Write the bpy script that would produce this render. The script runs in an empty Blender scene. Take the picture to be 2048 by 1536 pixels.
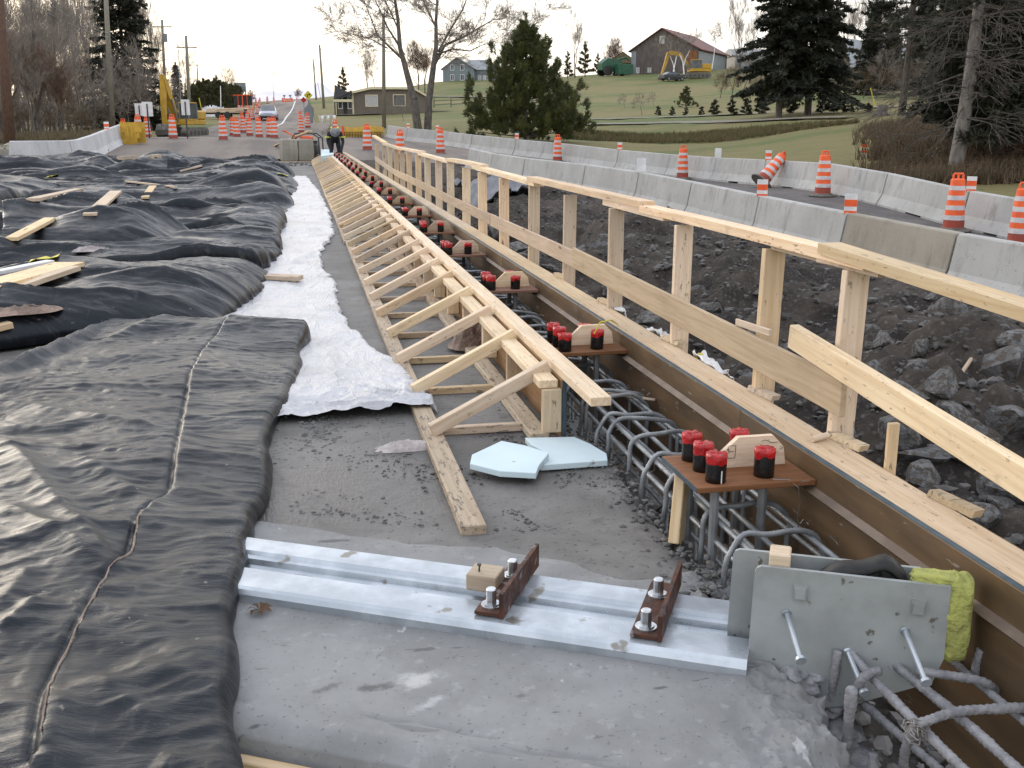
import bpy, bmesh, math, random
import numpy as np
from mathutils import Vector, Matrix, noise as mnoise
S = bpy.context.scene
COL = S.collection
rnd = random.Random(7)
R = math.radians

# ------------------------------------------------------------------ camera
FPX, VPX, VPY, CH = 2050.0, 590.0, 245.0, 1.43
PITCH = math.atan((768 - VPY) / FPX)
YAW = math.atan((VPX - 1024) / FPX * math.cos(PITCH))
cd = bpy.data.cameras.new('camera'); cam = bpy.data.objects.new('camera', cd); COL.objects.link(cam)
cam.location = (0, 0, CH); cam.rotation_euler = (math.pi / 2 - PITCH, 0, YAW)
cd.sensor_fit = 'HORIZONTAL'; cd.sensor_width = 36; cd.lens = 36 * FPX / 2048
cd.clip_start = .05; cd.clip_end = 12000
S.camera = cam
# ------------------------------------------------------------------ sky, sun, exposure
SUN_EL, SUN_AZ = 13.0, 30.0          # low sun behind thin cloud, off to the left beyond the woods
W = bpy.data.worlds.new('World'); S.world = W; W.use_nodes = True
nt = W.node_tree; bg = nt.nodes['Background']
sky = nt.nodes.new('ShaderNodeTexSky'); sky.sky_type = 'NISHITA'; sky.sun_disc = False
sky.sun_elevation = R(SUN_EL); sky.sun_rotation = R(-SUN_AZ); sky.dust_density = 3.0; sky.air_density = 1.0; sky.ozone_density = 1.5
mixw = nt.nodes.new('ShaderNodeMix'); mixw.data_type = 'RGBA'
mixw.inputs[0].default_value = .62
tcw = nt.nodes.new('ShaderNodeTexCoord'); sxw = nt.nodes.new('ShaderNodeSeparateXYZ'); mrw = nt.nodes.new('ShaderNodeMapRange'); mcw = nt.nodes.new('ShaderNodeMix'); mcw.data_type = 'RGBA'
nt.links.new(tcw.outputs['Generated'], sxw.inputs[0]); nt.links.new(sxw.outputs['Z'], mrw.inputs[0]); mrw.inputs[1].default_value = -.02; mrw.inputs[2].default_value = .42
mcw.inputs[6].default_value = (15.6, 14.2, 12.5, 1); mcw.inputs[7].default_value = (14.0, 14.4, 15.6, 1)      # thin even cloud: peach at the horizon all round, paler overhead
nt.links.new(mrw.outputs[0], mcw.inputs[0]); nt.links.new(mcw.outputs[2], mixw.inputs[7])
nt.links.new(sky.outputs[0], mixw.inputs[6]); nt.links.new(mixw.outputs[2], bg.inputs[0])
bg.inputs[1].default_value = .10
sl = bpy.data.lights.new('sun', 'SUN'); so = bpy.data.objects.new('sun', sl); COL.objects.link(so)
sl.energy = .5; sl.angle = R(25); sl.color = (1, .94, .86)
so.rotation_euler = (R(90 - SUN_EL), 0, R(180 + SUN_AZ))
S.view_settings.view_transform = 'Standard'; S.view_settings.look = 'None'
S.view_settings.exposure = .52; S.view_settings.gamma = 1
try: S.view_settings.use_curve_mapping = False
except Exception: pass
S.render.engine = 'CYCLES'
S.cycles.max_bounces = 5; S.cycles.diffuse_bounces = 2; S.cycles.glossy_bounces = 2; S.cycles.transparent_max_bounces = 4

# ------------------------------------------------------------------ picture measurements -> places
_R = np.array([math.cos(YAW), math.sin(YAW), 0])
_F = np.array([-math.sin(YAW) * math.cos(PITCH), math.cos(YAW) * math.cos(PITCH), -math.sin(PITCH)])
_U = np.cross(_R, _F); _C = np.array([0, 0, CH])
def ray(u, v): return _F + _R * (u - 1024) / FPX - _U * (v - 768) / FPX
def P(u, v, z=0.):
    d = ray(u, v); q = _C + d * (z - CH) / d[2]; return Vector(q)
def PD(u, v, dist): return Vector(_C + ray(u, v) * dist)
def PX(u, v, x):
    d = ray(u, v); return Vector(_C + d * x / d[0])
def PY(u, v, y):
    d = ray(u, v); return Vector(_C + d * y / d[1])

# ------------------------------------------------------------------ object helpers
WM = {}
def wm(o): return WM.get(o.name, Matrix.Identity(4))
def put(o, M=None, parent=None):
    if o.name not in COL.objects: COL.objects.link(o)
    M = M if M is not None else Matrix.Identity(4)
    if parent is not None:
        o.parent = parent; o.matrix_basis = wm(parent).inverted() @ M
    else: o.matrix_basis = M
    WM[o.name] = M.copy(); return o
def tag(o, label=None, cat=None, group=None, kind=None):
    if label: o['label'] = label
    if cat: o['category'] = cat
    if group: o['group'] = group
    if kind: o['kind'] = kind
    return o
def thing(name, label, cat, loc=(0, 0, 0), rz=0, group=None):
    o = bpy.data.objects.new(name, None); o.empty_display_size = .1
    put(o, Matrix.Translation(Vector(loc)) @ Matrix.Rotation(rz, 4, 'Z'))
    return tag(o, label, cat, group)
def mesh(name, V, Fc, mat, parent=None, M=None, smooth=False, mats=None, mi=None, local=True):
    me = bpy.data.meshes.new(name)
    me.from_pydata([tuple(v) for v in V], [], [tuple(f) for f in Fc])
    for m in (mats or [mat]): me.materials.append(m)
    if mi is not None: me.polygons.foreach_set('material_index', mi)
    if smooth: me.polygons.foreach_set('use_smooth', [True] * len(me.polygons))
    me.update()
    return put(bpy.data.objects.new(name, me), M if M is not None else (wm(parent) if parent is not None else None), parent)
def inst(o, M, parent=None):
    c = o.copy(); COL.objects.link(c); c.parent = None
    for k in ('label', 'category', 'group'):
        if k in c: del c[k]
    return put(c, M, parent)
def dup(root, M, label=None, group=None):
    r = root.copy(); COL.objects.link(r); put(r, M)
    if label: r['label'] = label
    if group: r['group'] = group
    base = wm(root)
    for ch in list(root.children):
        c = ch.copy(); COL.objects.link(c); put(c, M @ base.inverted() @ wm(ch), r)
        for gch in list(ch.children):
            d = gch.copy(); COL.objects.link(d); put(d, M @ base.inverted() @ wm(gch), c)
    return r
class B:
    """collects shapes for one mesh object"""
    def __init__(s): s.v = []; s.f = []; s.m = []
    def add(s, V, Fc, mi=0):
        n = len(s.v); s.v += [tuple(p) for p in V]; s.f += [tuple(i + n for i in f) for f in Fc]; s.m += [mi] * len(Fc); return s
    def box(s, a, b, mi=0, bev=0.0, M=None):
        (x0, y0, z0), (x1, y1, z1) = a, b
        if bev <= 0:
            V = [(x0,y0,z0),(x1,y0,z0),(x1,y1,z0),(x0,y1,z0),(x0,y0,z1),(x1,y0,z1),(x1,y1,z1),(x0,y1,z1)]
            Fc = [(0,3,2,1),(4,5,6,7),(0,1,5,4),(1,2,6,5),(2,3,7,6),(3,0,4,7)]
        else:
            e = bev; V = []; 
            for z, i in ((z0, e), (z0 + e, 0), (z1 - e, 0), (z1, e)):
                V += [(x0+i+e*(i==0),y0+i,z),(x1-i-e*(i==0),y0+i,z),(x1-i,y0+i+e*(i==0),z),(x1-i,y1-i-e*(i==0),z),(x1-i-e*(i==0),y1-i,z),(x0+i+e*(i==0),y1-i,z),(x0+i,y1-i-e*(i==0),z),(x0+i,y0+i+e*(i==0),z)]
            Fc = [tuple(range(7,-1,-1)), tuple(range(24,32))]
            for L in range(3):
                for k in range(8): Fc.append((L*8+k, L*8+(k+1)%8, L*8+8+(k+1)%8, L*8+8+k))
        if M is not None: V = [M @ Vector(p) for p in V]
        return s.add(V, Fc, mi)
    def tube(s, pts, rad, n=6, mi=0, cap=True):
        pts = [Vector(p) for p in pts]; k = len(pts)
        rads = rad if isinstance(rad, (list, tuple)) else [rad] * k
        V = []; prev = None
        for i, p in enumerate(pts):
            t = (pts[min(i+1, k-1)] - pts[max(i-1, 0)])
            t = t.normalized() if t.length > 1e-9 else Vector((0,0,1))
            if prev is None:
                a = t.cross(Vector((0,0,1)) if abs(t.z) < .9 else Vector((1,0,0))).normalized()
            else:
                a = (prev - t * prev.dot(t)); a = a.normalized() if a.length > 1e-6 else t.orthogonal().normalized()
            prev = a; b = t.cross(a)
            for j in range(n):
                an = 2 * math.pi * j / n; V.append(p + (a * math.cos(an) + b * math.sin(an)) * rads[i])
        Fc = []
        for i in range(k - 1):
            for j in range(n): Fc.append((i*n+j, i*n+(j+1)%n, (i+1)*n+(j+1)%n, (i+1)*n+j))
        if cap: Fc += [tuple(range(n-1,-1,-1)), tuple(range((k-1)*n, k*n))]
        return s.add(V, Fc, mi)
    def lathe(s, prof, n=16, mi=0, c=(0,0,0)):
        V = []; Fc = []
        for r_, z in prof:
            for j in range(n): an = 2*math.pi*j/n; V.append((c[0]+r_*math.cos(an), c[1]+r_*math.sin(an), c[2]+z))
        for i in range(len(prof)-1):
            for j in range(n): Fc.append((i*n+j, i*n+(j+1)%n, (i+1)*n+(j+1)%n, (i+1)*n+j))
        Fc += [tuple(range(n-1,-1,-1)), tuple(range((len(prof)-1)*n, len(prof)*n))]
        return s.add(V, Fc, mi)
    def prism(s, poly, z0, z1, mi=0, M=None):
        n = len(poly); V = [(x,y,z0) for x,y in poly] + [(x,y,z1) for x,y in poly]
        Fc = [tuple(range(n-1,-1,-1)), tuple(range(n,2*n))] + [(i,(i+1)%n,n+(i+1)%n,n+i) for i in range(n)]
        if M is not None: V = [M @ Vector(p) for p in V]
        return s.add(V, Fc, mi)
    def obj(s, name, mat, parent=None, M=None, smooth=False, mats=None):
        return mesh(name, s.v, s.f, mat, parent, M, smooth, mats, s.m if mats else None)
def frame(p0, p1, up=(0, 0, 1)):
    p0 = Vector(p0); p1 = Vector(p1); x = (p1 - p0).normalized(); up = Vector(up)
    y = up.cross(x); y = y.normalized() if y.length > 1e-6 else x.orthogonal().normalized()
    z = x.cross(y); M = Matrix.Identity(4)
    for i, a in enumerate((x, y, z)): M[0][i], M[1][i], M[2][i] = a
    M.translation = p0; return M
def board(name, p0, p1, w, h, mat, parent=None, up=(0, 0, 1), bev=.003):
    """timber from p0 to p1 (axis of its section's centre), w across, h along up"""
    L = (Vector(p1) - Vector(p0)).length
    b = B().box((0, -w/2, -h/2), (L, w/2, h/2), bev=bev)
    return b.obj(name, mat, parent, frame(p0, p1, up))

# ------------------------------------------------------------------ numpy noise
def _hash(ix, iy, seed):
    n = (ix.astype(np.int64) * 374761393 + iy.astype(np.int64) * 668265263 + seed * 1442695041) & 0xFFFFFFFF
    n = ((n ^ (n >> 13)) * 1274126177) & 0xFFFFFFFF
    return ((n ^ (n >> 16)) & 0xFFFF) / 65535.0
def vn(x, y, seed=0):
    x = np.asarray(x, float); y = np.asarray(y, float)
    ix = np.floor(x); iy = np.floor(y); fx = x - ix; fy = y - iy
    fx = fx*fx*fx*(fx*(fx*6-15)+10); fy = fy*fy*fy*(fy*(fy*6-15)+10)
    a = _hash(ix, iy, seed); b = _hash(ix+1, iy, seed); c = _hash(ix, iy+1, seed); d = _hash(ix+1, iy+1, seed)
    return ((a*(1-fx)+b*fx)*(1-fy)+(c*(1-fx)+d*fx)*fy)*2-1
def fbm(x, y, seed=0, o=4):
    s = 0; a = 1; 
    for i in range(o): s = s + a*vn(x*2**i, y*2**i, seed+i*17); a *= .5
    return s
def ridge(x, y, seed=0, o=3):
    s = 0; a = 1
    for i in range(o): s = s + a*(1.04-np.sqrt(vn(x*2**i, y*2**i, seed+i*31)**2+.0016))**3; a *= .5
    return s
def facet(x, y, seed=0, k=9.):
    """crumpled-sheet relief: small tilted planes meeting in straight creases"""
    ix = np.floor(x); iy = np.floor(y); num = 0; den = 1e-9
    for a in (-1, 0, 1):
        for b_ in (-1, 0, 1):
            cx = ix+a; cy = iy+b_; px = cx+.15+.7*_hash(cx, cy, seed); py = cy+.15+.7*_hash(cx, cy, seed+7)
            dx = x-px; dy = y-py; w = np.exp(-k*np.sqrt(dx*dx+dy*dy+1e-4))
            h = (_hash(cx, cy, seed+13)-.5)*2*dx + (_hash(cx, cy, seed+19)-.5)*2*dy + (_hash(cx, cy, seed+23)-.5)*.5
            num = num + w*h; den = den + w
    return num/den
def grid_faces(n, m):
    i, j = np.meshgrid(np.arange(n-1), np.arange(m-1), indexing='ij'); a = (i*m+j).ravel()
    return np.stack([a, a+m, a+m+1, a+1], 1)
def gridmesh(name, X, Y, Z, mat, parent=None, smooth=True, keep=None, thick=0):
    n, m = X.shape; V = np.stack([X.ravel(), Y.ravel(), Z.ravel()], 1); Fc = grid_faces(n, m)
    if keep is not None: Fc = Fc[keep.ravel()]
    me = bpy.data.meshes.new(name)
    me.vertices.add(len(V)); me.vertices.foreach_set('co', V.ravel())
    me.loops.add(len(Fc)*4); me.loops.foreach_set('vertex_index', Fc.ravel().astype(np.int32))
    me.polygons.add(len(Fc)); me.polygons.foreach_set('loop_start', np.arange(0, len(Fc)*4, 4, dtype=np.int32)); me.polygons.foreach_set('loop_total', np.full(len(Fc), 4, np.int32))
    me.update(calc_edges=True); me.validate(); me.materials.append(mat)
    if smooth: me.polygons.foreach_set('use_smooth', [True]*len(me.polygons))
    o = put(bpy.data.objects.new(name, me), wm(parent) if parent is not None else None, parent)
    if thick:
        sm = o.modifiers.new('thickness', 'SOLIDIFY'); sm.thickness = thick; sm.offset = -1
    return o

# ------------------------------------------------------------------ materials
class N:
    def __init__(s, name):
        s.m = bpy.data.materials.new(name); s.m.use_nodes = True; s.t = s.m.node_tree; s.b = s.t.nodes['Principled BSDF']
        s.tc = None
    def node(s, typ, **kw):
        n = s.t.nodes.new(typ)
        for k, v in kw.items(): setattr(n, k, v)
        return n
    def lk(s, a, b): s.t.links.new(a, b)
    def coord(s, scale=(1,1,1), rot=(0,0,0), rand=True, gen=False):
        tc = s.node('ShaderNodeTexCoord'); mp = s.node('ShaderNodeMapping')
        mp.inputs['Scale'].default_value = scale; mp.inputs['Rotation'].default_value = rot
        src = tc.outputs['Generated' if gen else 'Object']
        if rand:
            oi = s.node('ShaderNodeObjectInfo'); ma = s.node('ShaderNodeVectorMath', operation='ADD'); mu = s.node('ShaderNodeMath', operation='MULTIPLY')
            s.lk(oi.outputs['Random'], mu.inputs[0]); mu.inputs[1].default_value = 37.0
            s.lk(src, ma.inputs[0]); s.lk(mu.outputs[0], ma.inputs[1]); src = ma.outputs[0]
        s.lk(src, mp.inputs['Vector']); return mp.outputs[0]
    def noise(s, co, scale, detail=5, rough=.55, dist=0):
        n = s.node('ShaderNodeTexNoise'); n.inputs['Scale'].default_value = scale; n.inputs['Detail'].default_value = detail
        n.inputs['Roughness'].default_value = rough; n.inputs['Distortion'].default_value = dist; s.lk(co, n.inputs['Vector']); return n.outputs['Fac']
    def voro(s, co, scale, feature='F1', out='Distance'):
        n = s.node('ShaderNodeTexVoronoi', feature=feature); n.inputs['Scale'].default_value = scale; s.lk(co, n.inputs['Vector']); return n.outputs[out]
    def ramp(s, fac, a, b, lo=0., hi=1.):
        n = s.node('ShaderNodeMapRange'); n.interpolation_type = 'SMOOTHSTEP'
        n.inputs[1].default_value = a; n.inputs[2].default_value = b; n.inputs[3].default_value = lo; n.inputs[4].default_value = hi
        s.lk(fac, n.inputs[0]); return n.outputs[0]
    def mix(s, fac, a, b):
        n = s.node('ShaderNodeMix', data_type='RGBA')
        for sock, v in ((n.inputs[0], fac), (n.inputs[6], a), (n.inputs[7], b)):
            if isinstance(v, (int, float)): sock.default_value = v
            elif isinstance(v, tuple): sock.default_value = (*v[:3], 1)
            else: s.lk(v, sock)
        return n.outputs[2]
    def math(s, op, a, b):
        n = s.node('ShaderNodeMath', operation=op)
        for sock, v in ((n.inputs[0], a), (n.inputs[1], b)):
            if isinstance(v, (int, float)): sock.default_value = v
            else: s.lk(v, sock)
        return n.outputs[0]
    def set(s, key, v):
        i = s.b.inputs[key]
        if isinstance(v, (int, float)): i.default_value = v
        elif isinstance(v, tuple): i.default_value = (*v[:3], 1) if len(v) == 3 and i.type == 'RGBA' else v
        else: s.lk(v, i)
        return s
    def bump(s, h, strength=.3, dist=.01):
        n = s.node('ShaderNodeBump'); n.inputs['Strength'].default_value = strength; n.inputs['Distance'].default_value = dist
        s.lk(h, n.inputs['Height']); s.lk(n.outputs[0], s.b.inputs['Normal']); return s
def simple(name, c1, c2=None, scale=4, rough=.7, metal=0, bump=0, bscale=60, bdist=.004, stretch=(1,1,1), lo=.35, hi=.65, spots=None, sscale=30, sth=.62, rvar=0):
    n = N(name); co = n.coord(stretch)
    c2 = c2 or tuple(x*.7 for x in c1)
    f = n.ramp(n.noise(co, scale), lo, hi); col = n.mix(f, c1, c2)
    if spots: col = n.mix(n.ramp(n.noise(co, sscale, 3), sth, sth+.06), col, spots)
    n.set('Base Color', col).set('Metallic', metal)
    n.set('Roughness', n.ramp(n.noise(co, scale*2.3), .3, .7, rough-rvar, rough+rvar) if rvar else rough)
    if bump: n.bump(n.noise(co, bscale, 6), bump, bdist)
    return n.m
def wood_mat(name, light, dark, dirt=(.16,.12,.09), dirt_amt=.57, tint=.45):
    n = N(name); co = n.coord((1, 1, 1)); gco = n.coord((1.2, 26, 26)); kco = n.coord((1.6, 7, 7))
    grain = n.noise(gco, 2.2, 6, .6, .6)
    col = n.mix(n.ramp(grain, .35, .68), light, dark)
    big = n.noise(co, 1.3, 3); col = n.mix(n.ramp(big, .4, .7, 0, tint), col, tuple(x*.6 for x in light))
    kn = n.voro(kco, .9); col = n.mix(n.ramp(kn, .05, .10, .85, 0), col, (.16, .08, .035))
    sm_ = n.noise(n.coord((2.2, 5, 5)), 2.0, 6, .75); col = n.mix(n.ramp(sm_, .56, .74, 0, .42), col, (.27, .20, .14)); sp = n.noise(n.coord((9, 30, 30)), 1.6, 4, .7); col = n.mix(n.ramp(sp, dirt_amt+.04, dirt_amt+.1, 0, .75), col, dirt)
    oi = n.node('ShaderNodeObjectInfo'); hs = n.node('ShaderNodeHueSaturation'); n.lk(col, hs.inputs['Color'])
    n.lk(n.ramp(oi.outputs['Random'], 0, 1, .74, 1.14), hs.inputs['Value']); n.lk(n.ramp(n.math('FRACT', n.math('MULTIPLY', oi.outputs['Random'], 7.31), 0), 0, 1, .494, .506), hs.inputs['Hue'])
    n.lk(n.ramp(n.math('FRACT', n.math('MULTIPLY', oi.outputs['Random'], 3.77), 0), 0, 1, .82, 1.12), hs.inputs['Saturation'])
    n.set('Base Color', hs.outputs[0]).set('Roughness', .75); n.bump(grain, .18, .003); return n.m
MT = {}
MT['wood'] = wood_mat('fresh_lumber', (.76, .60, .41), (.64, .46, .28))
MT['wood_dirty'] = wood_mat('dirty_lumber', (.58, .45, .31), (.43, .32, .20), (.10, .085, .075), .52)
MT['wood_grey'] = wood_mat('weathered_board', (.62, .49, .355), (.49, .37, .255), (.10, .07, .05), .62)
MT['ply'] = simple('form_plywood', (.15, .092, .046), (.085, .055, .03), 3, .45, 0, .15, 30, .003, (.6, 3, 3), spots=(.26,.22,.18), sscale=14, sth=.66, rvar=.1)
MT['ply_edge'] = simple('painted_plywood_edge', (.03, .055, .075), (.06, .085, .10), 20, .7)
MT['ply_tan'] = wood_mat('plywood_sheet', (.40, .235, .12), (.30, .165, .08))
MT['ply_red'] = wood_mat('template_plywood', (.25, .115, .06), (.16, .07, .035), (.3,.26,.22), .6)
MT['ledge'] = simple('ledge_strip_paint', (.20, .15, .11), (.12, .085, .06), 6, .6, 0, .2, 40)
MT['red_tape'] = simple('red_tape', (.50, .012, .014), (.30, .006, .008), 30, .28, 0, .7, 55, .006, rvar=.1)
MT['black_sleeve'] = simple('black_tape', (.006, .006, .007), (.014, .012, .012), 25, .25, 0, .3, 70, .003, rvar=.1)
MT['galv'] = simple('galvanised_steel', (.52, .565, .61), (.38, .42, .46), 7, .33, .6, .12, 90, .002, (1,1,1), spots=(.24,.23,.21), sscale=9, sth=.64, rvar=.1)
MT['plate'] = simple('dull_galvanised_plate', (.37, .40, .405), (.28, .30, .30), 5, .55, .3, .15, 60, .002, spots=(.14,.13,.11), sscale=26, sth=.66, rvar=.1)
MT['rust'] = simple('rusty_steel', (.10, .035, .018), (.045, .022, .016), 14, .6, .35, .5, 90, .004, spots=(.22,.19,.17), sscale=20, sth=.64, rvar=.15)
MT['bolt'] = simple('zinc_bolt', (.62, .64, .66), (.42, .44, .46), 30, .3, .9)
MT['black_rubber'] = simple('black_rubber', (.006, .006, .007), (.012, .012, .012), 9, .6, 0, .2, 40, rvar=.12)
MT['yellow_foam'] = simple('yellow_spray_foam', (.42, .44, .12), (.30, .31, .10), 12, .9, 0, 1, 45, .02)
MT['blue_foam'] = simple('pale_blue_foam', (.60, .72, .76), (.54, .66, .70), 3, .8, 0, .1, 90, .002, spots=(.22,.19,.15), sscale=11, sth=.69)
MT['paper'] = simple('crumpled_paper', (.52, .48, .47), (.34, .30, .29), 9, .8, 0, .6, 30, .01)
MT['fleece'] = simple('torn_insulation', (.40, .30, .25), (.22, .16, .13), 7, .95, 0, 1, 40, .03)
MT['wire'] = simple('tie_wire', (.32, .30, .28), None, 20, .45, .8)
MT['yellow'] = simple('yellow_paint', (.55, .33, .03), (.42, .25, .025), 3, .5, 0, .1, 40, spots=(.14,.09,.03), sscale=12, sth=.66)
MT['yellow_tape'] = simple('yellow_ribbon', (.65, .58, .03), (.5, .44, .02), 6, .5)
MT['white_paint'] = simple('white_paint', (.74, .74, .74), (.62, .62, .62), 4, .6)
MT['orange'] = simple('orange_plastic', (.85, .125, .02), (.72, .09, .02), 5, .45, 0, .05, 40, spots=(.28,.07,.04), sscale=8, sth=.68)
MT['reflect'] = simple('white_reflective_band', (.58, .57, .57), (.46, .45, .45), 9, .4)
MT['orange_base'] = simple('dusty_orange_plastic', (.36, .055, .03), (.26, .06, .04), 5, .7)
MT['rubber_base'] = simple('grey_rubber_base', (.10, .095, .085), (.17, .16, .14), 5, .85, 0, .4, 60)
MT['black'] = simple('black_paint', (.012, .012, .013), (.03, .03, .03), 6, .5)
MT['dark_steel'] = simple('dark_steel', (.05, .05, .05), (.09, .085, .08), 8, .5, .5)
MT['glass'] = simple('window_glass', (.045, .055, .065), (.09, .10, .11), 2, .08)
MT['curtain'] = simple('white_curtain', (.58, .58, .56), (.36, .36, .36), 9, .7, 0, 0, 1, 0, (7, 7, .2))
MT['siding'] = simple('taupe_siding', (.17, .145, .115), (.15, .125, .10), 3, .8)
MT['trim'] = simple('cream_trim', (.68, .62, .42), (.60, .54, .36), 3, .7)
MT['shingle'] = simple('dark_shingles', (.055, .055, .065), (.09, .09, .10), 30, .9, 0, .3, 40)
MT['grey_siding'] = simple('grey_siding', (.20, .235, .25), (.16, .19, .205), 3, .8)
MT['grey_roof'] = simple('grey_metal_roof', (.25, .27, .28), (.20, .215, .225), 2, .5)
MT['barn_wood'] = simple('weathered_barn_boards', (.15, .125, .115), (.095, .078, .072), 2.5, .9, 0, .3, 30, .01, (3, 3, .4))
MT['barn_roof'] = simple('rusty_barn_roof', (.17, .055, .045), (.10, .055, .05), .35, .7)
MT['barn_tin'] = simple('grey_tin_sheet', (.22, .25, .265), (.17, .19, .2), 1, .5)
MT['barn_orange'] = simple('orange_brown_boards', (.25, .11, .045), (.15, .07, .035), 2, .9, 0, 0, 1, 0, (3,3,.4))
MT['bark'] = simple('tree_bark', (.135, .118, .10), (.07, .06, .052), 9, .95, 0, .8, 24, .02, (1,1,.3))
MT['bark_pale'] = simple('pale_tree_bark', (.24, .22, .20), (.15, .135, .12), 9, .95, 0, .8, 24, .02, (1,1,.3))
MT['twig'] = simple('bare_twigs', (.27, .235, .20), (.19, .165, .14), 1, .95)
MT['twig_warm'] = simple('warm_bare_twigs', (.20, .135, .095), (.13, .09, .065), 1, .95)
MT['pole_wood'] = simple('utility_pole_wood', (.22, .205, .155), (.15, .135, .10), 4, .9, 0, .4, 20, .01, (6,6,.5))
MT['pole_brown'] = simple('brown_pole_wood', (.105, .055, .032), (.06, .034, .022), 4, .9, 0, .4, 20, .01, (6,6,.5))
def needle_mat(name, a, b, c):
    n = N(name); co = n.coord((1,1,1)); col = n.mix(n.ramp(n.noise(co, 1.1, 4), .38, .64), a, b)
    col = n.mix(n.ramp(n.noise(co, 5.5, 3), .58, .7), col, c)
    n.set('Base Color', col).set('Roughness', .6)
    return n.m
MT['pine'] = needle_mat('pine_needles', (.045, .058, .018), (.095, .105, .028), (.15, .145, .042))
MT['spruce'] = needle_mat('spruce_needles', (.016, .022, .013), (.034, .038, .018), (.075, .048, .026))
MT['cedar'] = needle_mat('cedar_foliage', (.05, .055, .022), (.085, .078, .028), (.11, .085, .035))
MT['dead_leaf'] = simple('dry_brown_leaves', (.10, .052, .028), (.055, .036, .022), 4, .95)
MT['straw'] = simple('dry_grass', (.19, .145, .085), (.10, .085, .045), 3, .95)
MT['brush'] = simple('brown_brush', (.15, .10, .060), (.085, .068, .04), 2, .95)
MT['rock'] = simple('grey_field_rock', (.17, .17, .168), (.09, .088, .086), 3, .85, 0, .8, 14, .03, spots=(.075,.062,.05), sscale=4, sth=.50)
# ================================================================== terrain
def g(x, y): return .0165*y - .50 - .040*min(max(x, -3), 25)
def gv(x, y): return .0165*y - .50 - .040*np.clip(x, -3, 25)
CP = []
for y in (0, 15, 30, 49, 60, 80, 100):
    for x in (-9, -3, 3):
        if y >= 0: CP.append((x, y, g(x, y)))
for x in (-7, -2, 2): CP.append((x, 40.5, .0))
for x, y in ((9,8),(9,20),(9,30),(15,8),(15.3,20),(15.6,32),(15,41),(12.9,50),(9.8,60),(6.6,72),(12,30),(10,45)): CP.append((x, y, g(x, y) - (.12 if y < 48 else .06)))
for u, v, d in ((540,210,200),(500,212,200),(620,210,200),(420,222,150),(470,228,130),
    (800,257,74),(950,258,78),(950,245,86),(700,240,95),(770,222,127),(690,224,127),(850,222,127),(905,212,130),(980,212,132),(950,194,160),(905,186,178),(900,162,205),(990,162,205),(680,196,170),
    (1080,278,66),(1080,240,95),(1100,205,125),(1150,160,185),
    (1300,320,50),(1300,284,72),(1300,271,77),(1300,251,80),(1300,241,88),(1300,232,96),(1300,206,125),(1300,150,185),(1400,147,185),(1330,178,155),
    (1450,300,55),(1550,337,40),(1550,284,60),(1550,270,65),(1550,250,68),(1550,238,76),(1550,225,90),(1550,192,115),(1550,158,170),
    (1700,360,31),(1720,320,40),(1750,290,46),(1750,246,60),(1750,232,72),(1750,215,86),(1750,190,112),(1750,120,200),
    (1930,352,31),(1930,318,37),(1930,262,50),(1930,225,72),(1950,120,170),(2048,395,26.5),(2100,335,34),(2100,255,56),(2100,200,90),(2300,300,50),(2500,330,50),
    (250,268,85),(100,290,62),(0,283,50),(-150,290,50),(60,280,85),(-100,270,110),(250,240,110),(330,228,140),(380,226,150),(150,235,140),(-300,240,140)):
    CP.append(tuple(PD(u, v, d)))
CP = np.array(CP)
def _phi(r2): return np.sqrt(r2 + 64.)
_A = _phi(((CP[:, None, :2] - CP[None, :, :2])**2).sum(-1)) + np.eye(len(CP))*-.6
_w = np.linalg.solve(_A, CP[:, 2] - CP[:, 2].mean()); _mz = CP[:, 2].mean()
def Tn(x, y):
    x = np.asarray(x, float); y = np.asarray(y, float); sh = x.shape
    xx = np.clip(x.ravel(), -110, 190); yy = np.clip(y.ravel(), -2, 230)
    out = np.empty(len(xx))
    for i in range(0, len(xx), 8000):
        r2 = (xx[i:i+8000, None]-CP[None, :, 0])**2 + (yy[i:i+8000, None]-CP[None, :, 1])**2
        out[i:i+8000] = _phi(r2) @ _w + _mz
    out -= np.clip(y.ravel()-230, 0, None)*.03
    return out.reshape(sh)
def T(x, y): return float(Tn(np.array([x]), np.array([y]))[0])
def onT(u, d, v=300):
    """the place on the ground at picture column u, d metres out"""
    q = PD(u, v, d); z = 0
    for _ in range(6):
        q = PD(u, v, d); z = T(q.x, q.y); v += (q.z - z) / d * FPX
    return Vector((q.x, q.y, z))
NB = [(9.75,3.4),(9.45,6.6),(9.17,9.76),(8.95,12.72),(8.82,15.46),(8.68,18.5),(8.51,21.59),(8.26,24.47),(7.82,27.75),(7.08,32.13),(6.75,35.9),(6.53,39.7)]      # near barrier row, joints
FB = [(14.7,9.8),(14.6,12.7),(14.5,15.6),(14.37,17.9),(14.3,20.12),(14.57,23.81),(14.78,27.23),(14.85,31.36),(14.67,35.05),(14.15,38.39),(13.24,42.1),(12.24,46.88),(10.67,50.79),(9.35,55.82),(8.17,61.56),(6.86,65.33),(6.12,70.62)]
def interp(poly, y):
    ys = [p[1] for p in poly]; return np.interp(y, ys, [p[0] for p in poly])
xs = np.concatenate([np.linspace(-400, -60, 14), np.linspace(-52, 60, 120), np.linspace(64, 190, 60), np.linspace(200, 600, 12)])
ys = np.concatenate([np.linspace(-30, -2, 6), np.linspace(0, 100, 150), np.linspace(101.5, 240, 80), np.linspace(250, 900, 16)])
X, Y = np.meshgrid(xs, ys, indexing='ij'); Z = Tn(X, Y)
sink = (1/(1+np.exp(-(X+11)*3))) * (1/(1+np.exp((X-interp(NB, Y)+1.6)*3))) * (1/(1+np.exp((Y-40.2)*5)))
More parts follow.
